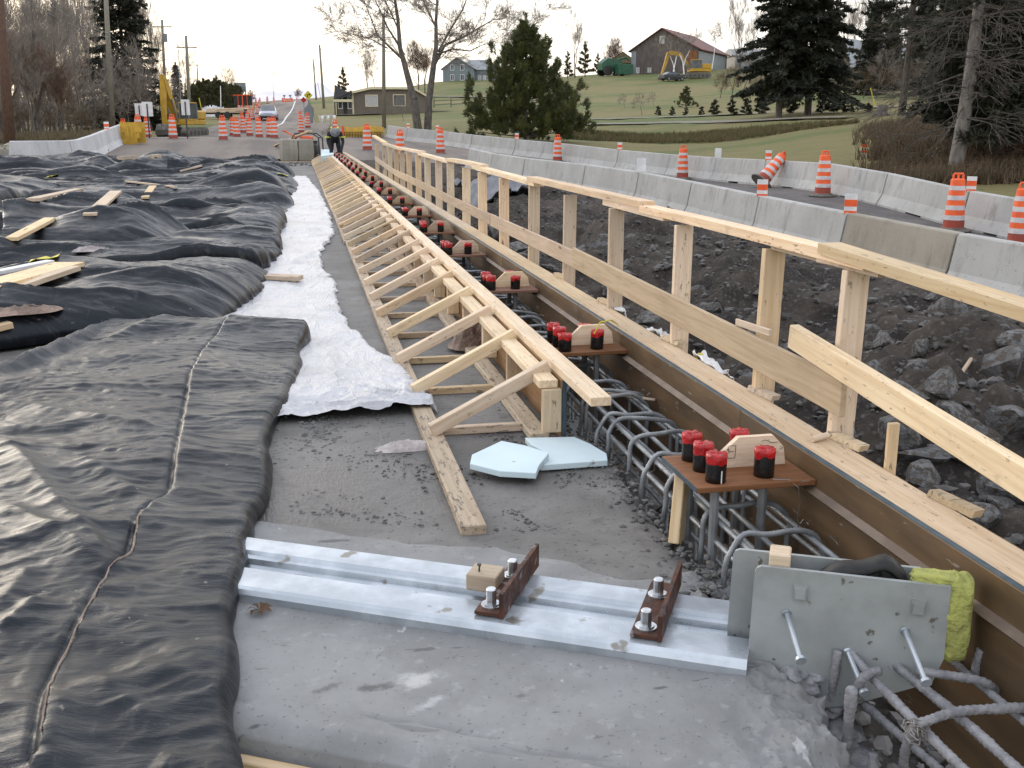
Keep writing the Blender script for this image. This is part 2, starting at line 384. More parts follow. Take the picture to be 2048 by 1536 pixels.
Z = Z - sink*3.6 + (.06*fbm(X*.5, Y*.5, 3)*(Y > 44) + .12*fbm(X*.08, Y*.08, 9)*np.clip((Y-60)/60, 0, 1))*np.clip(np.maximum(X-16, -11-X)/6, 0, 1) - .05*(np.abs(X-1) < 11)*(Y > 42)
n = N('lawn'); co = n.coord(rand=False)
bigp = n.noise(n.coord((.026, .04, .03), rand=False), 2.2, 9, .66); mid = n.noise(n.coord((.5, .9, .5), rand=False), 1.0, 6, .7)
col = n.mix(n.ramp(bigp, .38, .54), (.085, .118, .026), (.175, .150, .055))
col = n.mix(n.ramp(mid, .42, .75, 0, .6), col, (.135, .118, .045))
col = n.mix(n.ramp(n.noise(co, 3.0, 4), .58, .72, 0, .5), col, (.055, .075, .02))
sx = n.node('ShaderNodeSeparateXYZ'); n.lk(co, sx.inputs[0])
wood = n.math('MULTIPLY', n.ramp(sx.outputs[0], -14, -9, 1, 0), n.ramp(sx.outputs[1], 90, 130, 1, .3))
col = n.mix(wood, col, n.mix(n.ramp(n.noise(co, 1.5, 5), .4, .6), (.075, .062, .042), (.13, .105, .07)))
n.set('Base Color', col).set('Roughness', .95); n.bump(n.noise(co, 6, 6, .7), .8, .06)
MT['lawn'] = n.m
tag(gridmesh('ground', X, Y, Z, MT['lawn']), 'sloping lawn and field around the bridge works', kind='structure')
# mountains far beyond the road
mx = np.linspace(-1300, 330, 120); prof = np.array([60*math.exp(-((x-30)/200)**2)+42*math.exp(-((x+230)/160)**2)+48*math.exp(-((x-330)/230)**2) for x in mx])
mx2, ty = np.meshgrid(mx, np.linspace(0, 1, 20), indexing='ij')
mz = -60 + (ty**1.2)*(95+prof[:, None]) + 14*fbm(mx2*.012, ty*3, 5)*ty
MT['mountain'] = simple('haze_tinted_rock', (.74, .72, .75), (.66, .64, .68), .01, .95)  # near-white base colour stands in for the haze of distance
tag(gridmesh('mountains', mx2, 2900 + ty*700, mz, MT['mountain']), 'mountains with pale haze painted into their colour, beyond the end of the road', kind='structure')
# --- roads
def sheet(name, left, right, y0, y1, m, mat, label, lift=.02, ny=140, base=None):
    yy = np.linspace(y0, y1, ny); s = np.linspace(0, 1, m); YY, SS = np.meshgrid(yy, s, indexing='ij')
    XX = interp(left, YY)*(1-SS) + interp(right, YY)*SS
    ZZ = (Tn(XX, YY) if base is None else base(XX, YY)) + lift
    return gridmesh(name, XX[:, ::-1], YY, ZZ[:, ::-1], mat)
n = N('dusty_asphalt'); co = n.coord(rand=False); st = n.coord((1.0, .12, 1), rand=False)
col = n.mix(n.ramp(n.noise(st, .7, 5), .38, .62), (.125, .108, .096), (.195, .165, .14))
col = n.mix(n.ramp(n.noise(n.coord((.6, .25, 1), rand=False), .45, 4), .5, .68, 0, .8), col, (.23, .20, .17))
col = n.mix(n.ramp(n.noise(co, 22, 3), .55, .7, 0, .5), col, (.07, .064, .06))
n.set('Base Color', col).set('Roughness', .9); n.bump(n.noise(co, 30, 4), .4, .01); MT['asphalt'] = n.m
n = N('damp_gravel'); co = n.coord(rand=False)
col = n.mix(n.ramp(n.noise(co, 1.1, 6), .38, .62), (.085, .077, .076), (.125, .112, .107))
col = n.mix(n.ramp(n.voro(co, 14), .02, .5), n.mix(.5, col, (.17, .16, .155)), col)
n.set('Base Color', col).set('Roughness', .9); n.bump(n.voro(co, 16), .7, .03); MT['gravel'] = n.m
tag(sheet('road', [(-9.6,41),(-9.4,55),(-9.2,66),(-7.6,85),(-6.6,103),(-5.2,150),(-4.4,235)], [(13.8,41),(12.4,47),(11,50.8),(9.6,56),(7.1,65.4),(6.3,71),(3.4,84),(1.9,103),(2.2,150),(2.8,235)], 41.05, 235, 40, MT['asphalt'], '', .05), 'dusty grey asphalt road climbing to the crest', kind='structure')
tag(sheet('detour_road', [(x-.75, y) for x, y in NB]+[(6.2, 44)], [(x+.4, y) for x, y in FB], 2, 41.0, 20, MT['gravel'], '', .012), 'gravel detour lane between the two rows of concrete barriers', kind='structure')
tag(sheet('road_line', [(-1.6,88),(-1.25,103),(-.3,150),(.5,200)], [(-1.44,88),(-1.09,103),(-.14,150),(.66,200)], 88, 200, 2, MT['white_paint'], '', .07), 'worn white line along the road', kind='structure')
MT['path'] = simple('pale_gravel_path', (.24, .22, .185), (.17, .155, .12), 1.2, .95)
def path(pts, w, label):
    XX = []; YY = []
    pts = [onT(u, d) for u, d in pts]
    P0 = np.array([(p.x, p.y) for p in pts]); t = np.linspace(0, len(P0)-1, 90); i0 = np.arange(len(P0))
    px = np.interp(t, i0, P0[:, 0]); py = np.interp(t, i0, P0[:, 1]); dx = np.gradient(px); dy = np.gradient(py); L = np.hypot(dx, dy)
    s = np.linspace(-1, 1, 5)
    XX = px[:, None] - dy[:, None]/L[:, None]*s*w/2; YY = py[:, None] + dx[:, None]/L[:, None]*s*w/2
    tag(gridmesh('path', XX[:, ::-1], YY[:, ::-1], Tn(XX, YY)[:, ::-1]+.10, MT['path']), label, kind='structure')
path([(1100,84),(1200,84),(1350,82),(1500,77),(1620,73),(1700,70)], 1.5, 'pale gravel path along the top of the grass bank')
path([(1150,93),(1300,92),(1450,90),(1600,88),(1720,86),(1900,84),(2050,82)], 1.6, 'pale gravel drive behind the row of small cedars')
path([(860,165),(950,160),(1030,155),(1100,150)], 2.0, 'pale farm track below the grey house')
path([(650,118),(700,117),(760,119),(900,121)], 2.0, 'gravel strip in front of the taupe bungalow')

# ================================================================== excavation
n = N('dark_soil'); co = n.coord(rand=False)
col = n.mix(n.ramp(n.noise(co, 1.2, 6, .65), .38, .62), (.026, .021, .017), (.075, .060, .048))
col = n.mix(n.ramp(n.voro(co, 9), .05, .28, .75, 0), col, (.15, .142, .135))
col = n.mix(n.ramp(n.noise(co, 24, 3), .56, .68, 0, .6), col, (.12, .108, .098))
n.set('Base Color', col).set('Roughness', .95); n.bump(n.noise(co, 14, 8, .75), 1, .05); MT['soil'] = n.m
def exz(x, y):
    xb = interp(NB, y) - .5; s = np.clip((x-1.95)/(xb-1.95), 0, 1)
    zt = Tn(x, y) + .02; zb = np.interp(y, [0, 8, 14, 22, 30, 37, 41], [-1.75, -1.6, -1.25, -.85, -.55, -.2, -.02])
    k = np.clip(s/.86, 0, 1); k = k*k*(3-2*k)*.6 + k*.4
    z = zb + (zt-zb)*k
    amp = np.clip((1-s)*3, .12, 1)*np.clip((41.5-y)/14, .1, 1)
    return z + amp*(.26*fbm(x*.8, y*.8, 11) + .13*np.abs(fbm(x*2.6, y*2.6, 12)) + .035*fbm(x*9, y*9, 13)) + .10*np.exp(-((s-.93)/.07)**2)*(fbm(x*1.3, y*1.3, 15, 3)+.7)
yy = np.concatenate([np.linspace(-.5, 14, 210), np.linspace(14.1, 41.3, 170)]); ss = np.linspace(0, 1, 110)
YY, SS = np.meshgrid(yy, ss, indexing='ij'); XX = 1.93 + (interp(NB, YY)-.35-1.93)*SS
tag(gridmesh('excavation', XX[:, ::-1], YY, exz(XX, YY)[:, ::-1], MT['soil']), 'dark stony excavation between the formwork and the barriers', kind='structure')
def rockmesh(seed, sub=2, flat=.75, rough=.5):
    bm = bmesh.new(); bmesh.ops.create_icosphere(bm, subdivisions=sub, radius=1)
    rr = random.Random(seed); pl = [(Vector((rr.gauss(0,1), rr.gauss(0,1), rr.gauss(0,1))).normalized(), rr.uniform(.42, .80)) for _ in range(13)]
    for v in bm.verts:
        c = v.co.copy()
        for nn, d in pl:
            k = c.dot(nn)
            if k > d: c -= nn*(k-d)
        c += c.normalized()*mnoise.noise(c*2.3+Vector((seed*3.1, 0, 0)))*.035*rough*2
        v.co = Vector((c.x*1.15, c.y*.9, c.z*flat))
    me = bpy.data.meshes.new('rock'); bm.to_mesh(me); bm.free(); me.materials.append(MT['rock']); return me
RK = [rockmesh(i, 3 if i < 5 else 2, rnd.uniform(.6, .9)) for i in range(10)]
bigrocks = [
 (1770,690,.19,'grey angular boulder halfway up the slope right of the nearest post'),(1660,780,.20,'dark grey boulder between the two nearest rail posts'),(1540,640,.16,'pale grey boulder under the mid rail by the second post'),(1430,620,.17,'grey boulder under the mid rail between the second and third posts'),(1800,1040,.24,'dark boulder in the pit just outside the cap plank wedge'),(1975,960,.22,'grey broken boulder over the loose rail near the corner'),
 (1930,560,.20,'grey angular rock just below the barrier row near the frame edge'),(2030,590,.24,'dark grey rock at the right frame edge under the top rail'),(1900,840,.24,'sharp edged grey boulder left of the shadowed boulder'),(2040,860,.30,'large dark boulder cut by the right frame edge over the loose rail'),(1745,745,.15,'small angular rock just right of the nearest rail post'),(1840,700,.16,'mid sized grey rock left of the hammer handle'),(1690,880,.17,'wedge shaped rock at the foot of the nearest rail post'),(1840,960,.22,'dark rock under the loose rail plank behind the stake'),  # column, row in the picture, size, label
 (1985,745,.34,'large angular grey boulder behind the fallen hammer'),(1885,775,.20,'pale split rock face with a hammer leaning beside it'),(1905,625,.23,'grey rock on the upper slope above the fallen hammer'),
 (2025,1000,.27,'brown grey boulder at the foot of the slope below the loose rail plank'),(2040,690,.26,'dark boulder above the large angular boulder'),(1820,800,.20,'dark grey wedge rock below the pale split rock'),
 (1950,890,.24,'shadowed boulder below the large angular boulder'),(1790,870,.22,'grey rock standing behind the short upright stake'),(1960,1050,.18,'small pale rock by the form plank wedge near the corner'),
 (1570,700,.15,'pale upright rock just behind the second rail post'),(1860,600,.13,'small pale round rock high on the slope under the top rail'),(1705,660,.14,'reddish rock right behind the nearest rail post'),(1620,905,.18,'flat grey rock seen under the mid rail beside the nearest post'),
 (1010,470,.35,'pale grey broken rock behind the far middle of the railing'),(985,445,.3,'angular pale rock under the grey sheet on the slope'),(1035,505,.3,'light grey block by the eighth rail post'),(940,432,.32,'light grey rock farthest along the railing foot')]
def exhit(u, v):
    lo, hi = 1.0, 60.0; last = None
    for d in np.concatenate([np.linspace(2, 20, 240), np.linspace(20.2, 50, 120)]):
        q = PD(u, v, float(d))
        if q.x > 2.0 and q.z <= float(exz(np.array([q.x]), np.array([q.y]))[0]): return q
    return PD(u, v, 12)
for i, (u, v, sz, lab) in enumerate(bigrocks):
    q = exhit(u, v); o = bpy.data.objects.new('rock', RK[i % 5])
    put(o, Matrix.Translation((q.x, q.y, q.z+sz*.12)) @ Matrix.Rotation(rnd.uniform(0, 6), 4, 'Z') @ Matrix.Rotation(rnd.uniform(-.5, .5), 4, 'X') @ Matrix.Diagonal((sz*rnd.uniform(.9,1.2), sz, sz*rnd.uniform(.9, 1.2), 1)))
    tag(o, lab, 'rock', 'rocks in the excavation')
k = 0
while k < 265:
    y = 1.6 + 22*rnd.random()**2.1; xb = float(interp(NB, y)); x = 2.15 + (xb-2.8)*rnd.random()**1.4
    sz = rnd.uniform(.06, .17)*(1 if y < 9 else 1.25)*(1.3 if x < 5 else .8)*rnd.choice((.7,1,1,1.45))
    z = float(exz(np.array([x]), np.array([y]))[0])
    o = bpy.data.objects.new('rock', RK[k % 10])
    put(o, Matrix.Translation((x, y, z+sz*.05)) @ Matrix.Rotation(rnd.uniform(0, 6), 4, 'Z') @ Matrix.Rotation(rnd.uniform(-.8, .8), 4, 'X') @ Matrix.Diagonal((sz*rnd.uniform(.8,1.4), sz, sz*rnd.uniform(.7, 1.1), 1)))
    tag(o, 'grey broken rock lying loose in the dark soil of the excavation', 'rock', 'rocks in the excavation'); k += 1
def scatter_stones(name, pts, mat, label, seed=1):
    rr = random.Random(seed); ico = bmesh.new(); bmesh.ops.create_icosphere(ico, subdivisions=1, radius=1)
    base = np.array([v.co for v in ico.verts]); fc = np.array([[v.index for v in f.verts] for f in ico.faces]); ico.free()
    V = []; Fc = []; nb = len(base)
    for i, (x, y, z, s) in enumerate(pts):
        d = 1 + .35*np.random.RandomState(i).uniform(-1, 1, (nb, 1)); a = rr.uniform(0, 6.28)
        q = base*d*np.array([rr.uniform(.8, 1.4), rr.uniform(.7, 1.1), rr.uniform(.5, .9)])*s
        q = np.stack([q[:,0]*math.cos(a)-q[:,1]*math.sin(a), q[:,0]*math.sin(a)+q[:,1]*math.cos(a), q[:,2]], 1) + np.array([x, y, z+s*.2])
        V.append(q); Fc.append(fc+i*nb)
    return tag(mesh(name, np.concatenate(V), np.concatenate(Fc).tolist(), mat), label, kind='stuff')
MT['stone'] = simple('small_field_stones', (.13, .125, .12), (.055, .05, .046), 1.5, .9, 0, .4, 30)
pts = []
for _ in range(9500):
    y = 1.2 + 30*rnd.random()**1.8; xb = float(interp(NB, y)); x = 2.0 + (xb-2.5)*rnd.random()**1.15; pts.append((x, y, 0, rnd.uniform(.012, .055)*rnd.choice((.6, .8, 1, 1.3))))
pa = np.array(pts); zz = exz(pa[:,0], pa[:,1]); pts = [(a[0], a[1], z, a[3]) for a, z in zip(pts, zz)]
scatter_stones('gravel', pts, MT['stone'], 'small stones and clods strewn over the excavation slope')
# grey sheet draped on the slope, hammer, scraps
c0 = exhit(985, 372); sx_, sy_ = np.meshgrid(np.linspace(-1, 1, 50), np.linspace(-1, 1, 50), indexing='ij')
GX = c0.x + sx_*.75 + .15*sy_ + .12*vn(sy_*3, sx_*2, 4); GY = c0.y + sy_*2.4 + .3*vn(sx_*2, sy_*2, 5); GZ = np.maximum(exz(GX, GY), 0*GX-5) + .16 + .1*(1-sx_**2)*(1-sy_**2) + .05*ridge(GX*1.5, GY*1.1, 4)
tag(gridmesh('cover_sheet', GX, GY, GZ, simple('pale_grey_geotextile', (.21, .215, .23), (.15, .155, .17), 2, .8, 0, .4, 20), thick=.01), 'pale grey geotextile sheet draped on the far slope', 'sheet')
q = exhit(1950, 705); hm = thing('hammer', 'rusty sledge hammer with a wooden handle standing in the rocks', 'hammer', (q.x, q.y, q.z))
q1 = exhit(1910, 765); d = PD(1972, 675, (q1-Vector(_C)).length-.1)
ax = (d-q1); board('handle', q1+ax.normalized()*.03, d, .035, .03, MT['wood_grey'], hm, bev=.008)
side = Vector((.75, -.35, -.45)).normalized(); B().tube([q1-side*.11, q1-side*.04, q1+side*.04, q1+side*.11], [.02, .026, .026, .02], 8).obj('head', MT['rust'], hm, Matrix.Identity(4))
# ================================================================== bridge deck
SK = Vector((.876, -.482, 0)).normalized(); NK = Vector((-SK.y, SK.x, 0))        # along / across the expansion joint
J0 = Vector((-.21, 3.0, 0))
def JP(a, b, z=0): return J0 + SK*a + NK*b + Vector((0, 0, z))
n = N('fresh_concrete_deck'); co = n.coord(rand=False)
col = n.mix(n.ramp(n.noise(co, 1.3, 7, .62), .36, .64), (.205, .20, .19), (.125, .12, .113))
col = n.mix(n.ramp(n.noise(co, 11, 4), .56, .70, 0, .55), col, (.085, .08, .076))
sx = n.node('ShaderNodeSeparateXYZ'); n.lk(co, sx.inputs[0])
near = n.math('MULTIPLY', n.ramp(sx.outputs[1], 3.3, 3.7, 0, 1), n.ramp(sx.outputs[1], 4.3, 5.0, 1, .35))
left = n.ramp(sx.outputs[0], .30, .85, 1, .45)
wet = n.math('MULTIPLY', n.ramp(n.noise(n.coord((1.3, .9, 1), rand=False), 2.1, 7, .68), .36, .56), n.math('MULTIPLY', near, left))
col = n.mix(n.math('MULTIPLY', wet, .75), col, (.055, .052, .050))
crumb = n.noise(co, 42, 3, .6); col = n.mix(n.ramp(crumb, .60, .68, 0, .8), col, (.045, .043, .041))
n.set('Base Color', col); n.set('Roughness', n.ramp(wet, 0, 1, .8, .36))
n.bump(n.math('ADD', n.noise(co, 26, 7, .7), n.math('MULTIPLY', n.noise(n.coord((60, 14, 10), rand=False), 1.4, 3), n.math('MULTIPLY', wet, .7))), .55, .012); MT['deck'] = n.m
n = N('smooth_concrete_header'); co = n.coord(rand=False)
col = n.mix(n.ramp(n.noise(co, 2.2, 8, .65), .36, .64), (.245, .25, .25), (.18, .183, .183))
col = n.mix(n.ramp(n.noise(co, 17, 5, .65), .57, .66, 0, .55), col, (.29, .295, .30))
col = n.mix(n.ramp(n.noise(n.coord((3, 11, 3), (0, 0, .5), rand=False), 1.6, 4), .655, .70, 0, .85), col, (.085, .085, .085))
col = n.mix(n.ramp(n.noise(n.coord((5, 2.5, 3), rand=False), 2.1, 4), .69, .72, 0, .8), col, (.44, .44, .44))
col = n.mix(n.ramp(n.noise(co, 70, 2), .64, .70, 0, .6), col, (.10, .10, .10))
def spot(u, v, r, stretch, rot, colour, amt, seed):
    global col
    q = P(u, v, .01); mp = n.node('ShaderNodeMapping'); mp.vector_type = 'TEXTURE'; mp.inputs['Location'].default_value = q; mp.inputs['Rotation'].default_value = (0, 0, rot); mp.inputs['Scale'].default_value = (r*stretch, r, 1)
    n.lk(co, mp.inputs['Vector']); ln = n.node('ShaderNodeVectorMath', operation='LENGTH'); n.lk(mp.outputs[0], ln.inputs[0])
    k = n.math('ADD', ln.outputs['Value'], n.math('MULTIPLY', n.math('SUBTRACT', n.noise(co, seed, 5, .7), .5), 3.2)); col = n.mix(n.ramp(k, .15, 1.25, amt, 0), col, colour)
spot(830, 1358, .040, 1.4, .3, (.46, .46, .46), .8, 21); spot(858, 1405, .016, 4.5, .6, (.40, .41, .42), .7, 24); spot(748, 1370, .020, 2.6, .15, (.06, .06, .06), .75, 26); spot(655, 1372, .014, 3, .4, (.07, .07, .07), .6, 30); spot(1040, 1390, .012, 2, .1, (.08, .075, .07), .6, 28)
n.set('Base Color', col).set('Roughness', .72); n.bump(n.noise(co, 32, 8, .75), .35, .008); MT['header'] = n.m
def edge(y): return 1.27 + .035*vn(y*3.1, y*0+2, 5) + .022*vn(y*11, y*0+1, 6)
ny = 260
t = np.linspace(0, 1, ny)**1.9; s = np.linspace(0, 1, 40)
SS, TT = np.meshgrid(s, t, indexing='ij')
Yr = 3.0 + TT*(41-3.0); XX = -10 + (edge(Yr)+10)*(1-(1-SS)**1.6); YY = 3.0 + (1.26-XX)*.55*(1-TT)*0 + TT*38
YY = (2.78 - .55*(XX-1.2))*(1-TT) + 41*TT
ZZ = .006*fbm(XX*2, YY*2, 21) - .05*np.clip((SS-.965)/.035, 0, 1)**2
# skirt at the right edge
XX = np.vstack([XX, XX[-1:]+.02, XX[-1:]-.03]); YY = np.vstack([YY, YY[-1:], YY[-1:]]); ZZ = np.vstack([ZZ, ZZ[-1:]-.12, ZZ[-1:]-.6])
tag(gridmesh('bridge_deck', XX, YY, ZZ, MT['deck']), 'grey concrete bridge deck with damp dirty patches', kind='structure')
# joint header: smooth strip of concrete that the rails are cast in
A = np.concatenate([np.linspace(-4, 1.2, 70), np.linspace(1.21, 1.62, 110)]); Bq = np.linspace(-.61, .63, 150); AA, BB = np.meshgrid(A, Bq, indexing='ij')
farj = .63 + .03*vn(AA*2.5, AA*0, 3) + .012*vn(AA*11, AA*0, 4); BB2 = np.where(BB > 0, BB/.63*farj, BB)
jag = np.interp(BB2, [-.61, 0, .05, .075, .63], [1.79, 1.73, 1.70, 1.45, 1.33]) + .03*vn(BB2*5, BB2*0, 7) + .035*fbm(BB2*18, BB2*0, 8); AA2 = np.where(AA > 1.0, 1.0+(AA-1.0)/.62*(jag-1.0), AA)
HX = J0.x + SK.x*AA2 + NK.x*BB2; HY = J0.y + SK.y*AA2 + NK.y*BB2
crk = BB2+.505+.05*vn(AA2*1.7, AA2*0, 91)+.022*fbm(AA2*7, AA2*0, 92); HZ = .007 - .012*np.exp(-(crk/.007)**2)*(vn(AA2*2.2, AA2*0, 93) > -.45) + .0035*ridge(HX*2.2-HY, HY*6, 94, 2)*.6 + .004*fbm(HX*3, HY*3, 31) - .010*np.clip((BB-.50)/.13, 0, 1) - .03*np.clip((AA-1.50)/.12, 0, 1)**2 + np.clip((AA-1.38)/.2, 0, 1)*(.03*fbm(HX*8, HY*8, 37, 4) + .022*ridge(HX*14, HY*14, 38, 3) - .022) - .03*np.clip((-.55-BB)/.06, 0, 1)**1.5 + .008*np.clip((-.50-BB)/.1, 0, 1)*fbm(HX*16, HY*16, 95, 3)
# a skirt all round
def skirt(Q, z=None): return np.hstack([Q[:, :1] if z is None else Q[:, :1]-z, Q])
HX = skirt(HX); HY = skirt(HY); HZ = skirt(HZ, .5)
HX = np.vstack([HX, HX[-1:]]); HY = np.vstack([HY, HY[-1:]]); HZ = np.vstack([HZ, HZ[-1:]-.5])
tag(gridmesh('joint_header', HX, HY, HZ, MT['header']), 'smooth grey concrete strip around the steel joint rails', kind='structure')
o = board('end_form_board', JP(-.6, -.645, -.165), JP(1.3, -.645, -.165), .035, .22, MT['wood'], None); tag(o, 'light timber form board closing the concrete edge at the bottom', 'form board')
# crumbs of grout and mortar
pts = []
for _ in range(2600):
    y = 2.45 + 11*rnd.random()**2.2; x = float(edge(np.array([y]))[0]) + rnd.gauss(-.03, .05)
    pts.append((x, y, rnd.choice((.0, -.02, -.05, -.09)) , rnd.uniform(.004, .016)))
for _ in range(5200):
    x = rnd.uniform(-.2, 1.25); y = 3.35 + 1.7*rnd.random()**1.2
    if mnoise.noise(Vector((x*2.3, y*2.3, 3)))+.35*mnoise.noise(Vector((x*9, y*9, 5))) > .10-.22*(x < .45) and y > 3.68 - .55*x: pts.append((x, y, 0, .0016+.009*rnd.random()**3))
for _ in range(260): pts.append((rnd.gauss(.05, .05), rnd.gauss(4.75, .1), 0, rnd.uniform(.003, .014)))
MT['crumb'] = simple('mortar_crumbs', (.16, .158, .155), (.085, .082, .08), 20, .95)
scatter_stones('rubble', pts, MT['crumb'], 'mortar crumbs scattered on the deck and along its broken edge')
# trench under the curb, dark soil and concrete below
b = B().box((1.10, -1, -.85), (1.70, 41, -.62)); tag(b.obj('trench_floor', MT['deck'], None), 'concrete ledge at the bottom of the curb trench', kind='structure')

# ================================================================== expansion joint
ej = thing('expansion_joint', 'pair of bright galvanised joint rails crossing the deck with bolted rusty clamps', 'bridge joint', (J0.x, J0.y, 0))
def extrude(name, prof, a0, a1, mat, parent, bev=True, z0=0):
    V = []; Fc = []; k = len(prof)
    for a in (a0, a1):
        for b_, z in prof: V.append(JP(a, b_, z+z0))
    Fc = [tuple(range(k-1, -1, -1)), tuple(range(k, 2*k))] + [(i, (i+1) % k, k+(i+1) % k, k+i) for i in range(k)]
    return mesh(name, V, Fc, mat, parent, Matrix.Identity(4))
# near rail: flat top with rounded shoulder and lower front lip; far rail the same, mirrored, with a stepped lip
rail_n = [(-.02,-.05),(-.02,.030),(-.012,.044),(.0,.050),(.118,.050),(.128,.042),(.128,.020),(.140,.016),(.140,-.05)]
rail_f = [(.188,-.05),(.188,.012),(.206,.018),(.212,.036),(.232,.040),(.240,.052),(.334,.052),(.344,.044),(.348,.0),(.348,-.05)]
extrude('rail', rail_n, -3.6, 1.50, MT['galv'], ej); extrude('rail', rail_f, -3.6, 1.44, MT['galv'], ej)
extrude('rubber_seal', [(.141,-.05),(.141,-.012),(.164,-.03),(.187,-.012),(.187,-.05)], -3.6, 1.5, MT['black_rubber'], ej)
def clamp(a):
    # rusty angle across both rails, with a bolt and washers on each rail
    V = [(-.01,-.035),( .045,-.035),(.045,.045)]
    an = B()
    def q(da, b_, z): return JP(a+da, b_, z)
    def slab(a0, b0, z0, a1, b1, z1):
        Vv = [q(aa, bb, zz) for zz in (z0, z1) for aa, bb in ((a0,b0),(a1,b0),(a1,b1),(a0,b1))]
        an.add(Vv, [(0,3,2,1),(4,5,6,7),(0,1,5,4),(1,2,6,5),(2,3,7,6),(3,0,4,7)])
    slab(-.075, .025, .054, .0, .375, .064); slab(.001, .020, .054, .013, .40, .130)
    c = an.obj('clamp', MT['rust'], ej, Matrix.Identity(4))
    for b_ in (.075, .285):
        o_ = q(-.04, b_, .064)
        B().lathe([(.031,0),(.031,.004)], 18, c=o_).lathe([(.024,.004),(.024,.008)], 16, c=o_).lathe([(.0155,.008),(.0155,.05),(.013,.053)], 12, c=o_).obj('bolt', MT['bolt'], c, Matrix.Identity(4))
clamp(.80); clamp(1.255)
bl = B().box((-.048,-.045,0), (.048,.045,.052), bev=.003); o = bl.obj('wood_block', MT['wood_grey'], None, Matrix.Translation(JP(.695, .215, .052)) @ Matrix.Rotation(-.5, 4, 'Z')); tag(o, 'small square wood block set on the far joint rail', 'wood block')
tag(B().tube([(0,0,0),(.0,0,.012),(.002,0,.022)], .003, 6).lathe([(.007,.022),(.007,.026)], 8).obj('nail', MT['dark_steel'], None, Matrix.Translation(JP(.68, .20, .103))), 'short nail standing in the small wood block', 'nail')
# leaf
lv = B()
for i in range(7):
    a = i*.9; lv.add([(0,0,.004),(.03*math.cos(a),.03*math.sin(a),.012),(.04*math.cos(a+.4),.04*math.sin(a+.4),.004),(.025*math.cos(a+.7),.025*math.sin(a+.7),.018)], [(0,1,2,3)])
tag(lv.obj('leaf', MT['dead_leaf'], None, Matrix.Translation(P(520, 1222, .014))), 'curled dry brown leaf on the concrete beside the tarpaulin', 'leaf')
# upturned end plates across the curb
up = thing('joint_end_plates', 'twin grey steel plates turned up at the end of the joint with welded studs', 'steel plate', JP(1.5, .0))
def plate(off, skew, da=0.):
    # outline in (along, z), rounded top corner
    out = [(0,-.06),(.0,.05),(.018,.275),(.024,.288),(.036,.294)]+[(.50,.300),(.50,.292),(.490,.10),(.465,.03),(.27,-.07),(.1,-.12)]
    V = []; k = len(out)
    for d_ in (0, .012):
        for a_, z in out: V.append(JP(1.50+a_+da+skew*z, off+d_, z))
    Fc = [tuple(range(k)), tuple(range(2*k-1, k-1, -1))] + [(i, k+i, k+(i+1) % k, (i+1) % k) for i in range(k)]
    return mesh('plate', V, Fc, MT['plate'], up, Matrix.Identity(4))
pf = plate(.06, -.06); pr = plate(.155, -.06, -.065)
for a_, z in ((.135,.235),(.425,.235)):
    sq = B()
    for dz in (0,): 
        M_ = frame(JP(1.5+a_-.06*z, .06, z), JP(1.5+a_-.06*z, .0, z)); sq.box((0,-.017,-.02), (.006,.017,.02), M=M_).box((.006,-.013,-.016),(.012,.013,.012), M=M_)
    sq.obj('square_lug', MT['plate'], pf, Matrix.Identity(4))
for a_, z, L in ((.09,.17,.16),(.25,.085,.12),(.385,.165,.17)):
    p0 = JP(1.5+a_, .062, z); p1 = p0 - NK*L + Vector((.05, 0, -.055)); ax = (p1-p0).normalized()
    B().tube([p0, p0+ax*.006], .013, 12).tube([p0, p1], .0072, 10).tube([p1, p1+ax*.009], .014, 14).obj('stud', MT['galv'], pf, Matrix.Identity(4))
o = B().box((0,0,0), (.055,.07,.10), bev=.004).obj('wood_spacer', MT['wood_grey'], None, Matrix.Translation(JP(1.535, .078, .225)) @ Matrix.Rotation(-.5, 4, 'Z')); tag(o, 'wood spacer block wedged between the two end plates', 'wood block')
# black rubber seal end, arched up out of the slot
V = []; Fc = []; m_ = 28
for i in range(m_):
    t_ = i/(m_-1); a_ = .17 + .20*t_ ; z = .258 + .058*math.sin(min(1, t_*1.15)*math.pi*.62)**1.2 + .010*math.sin(t_*9)
    if t_ > .78: k_ = (t_-.78)/.22; z -= .055*k_**1.2; a_ = .17+.20*.78 + .05*math.sin(k_*1.4)
    for b_ in (.088, .10, .118, .136, .148): V.append(JP(1.5+a_, b_-.01+.02*t_, z - .35*(b_-.11)**2 - (.014 if b_ in (.088,.148) else 0)))
for i in range(m_-1):
    for j in range(4): Fc.append((i*5+j, i*5+j+1, (i+1)*5+j+1, (i+1)*5+j))
o = mesh('rubber_strip', V, Fc, MT['black_rubber'], None, smooth=True); sm = o.modifiers.new('t', 'SOLIDIFY'); sm.thickness = .014
tag(o, 'black rubber seal strip arching out between the end plates', 'rubber strip')
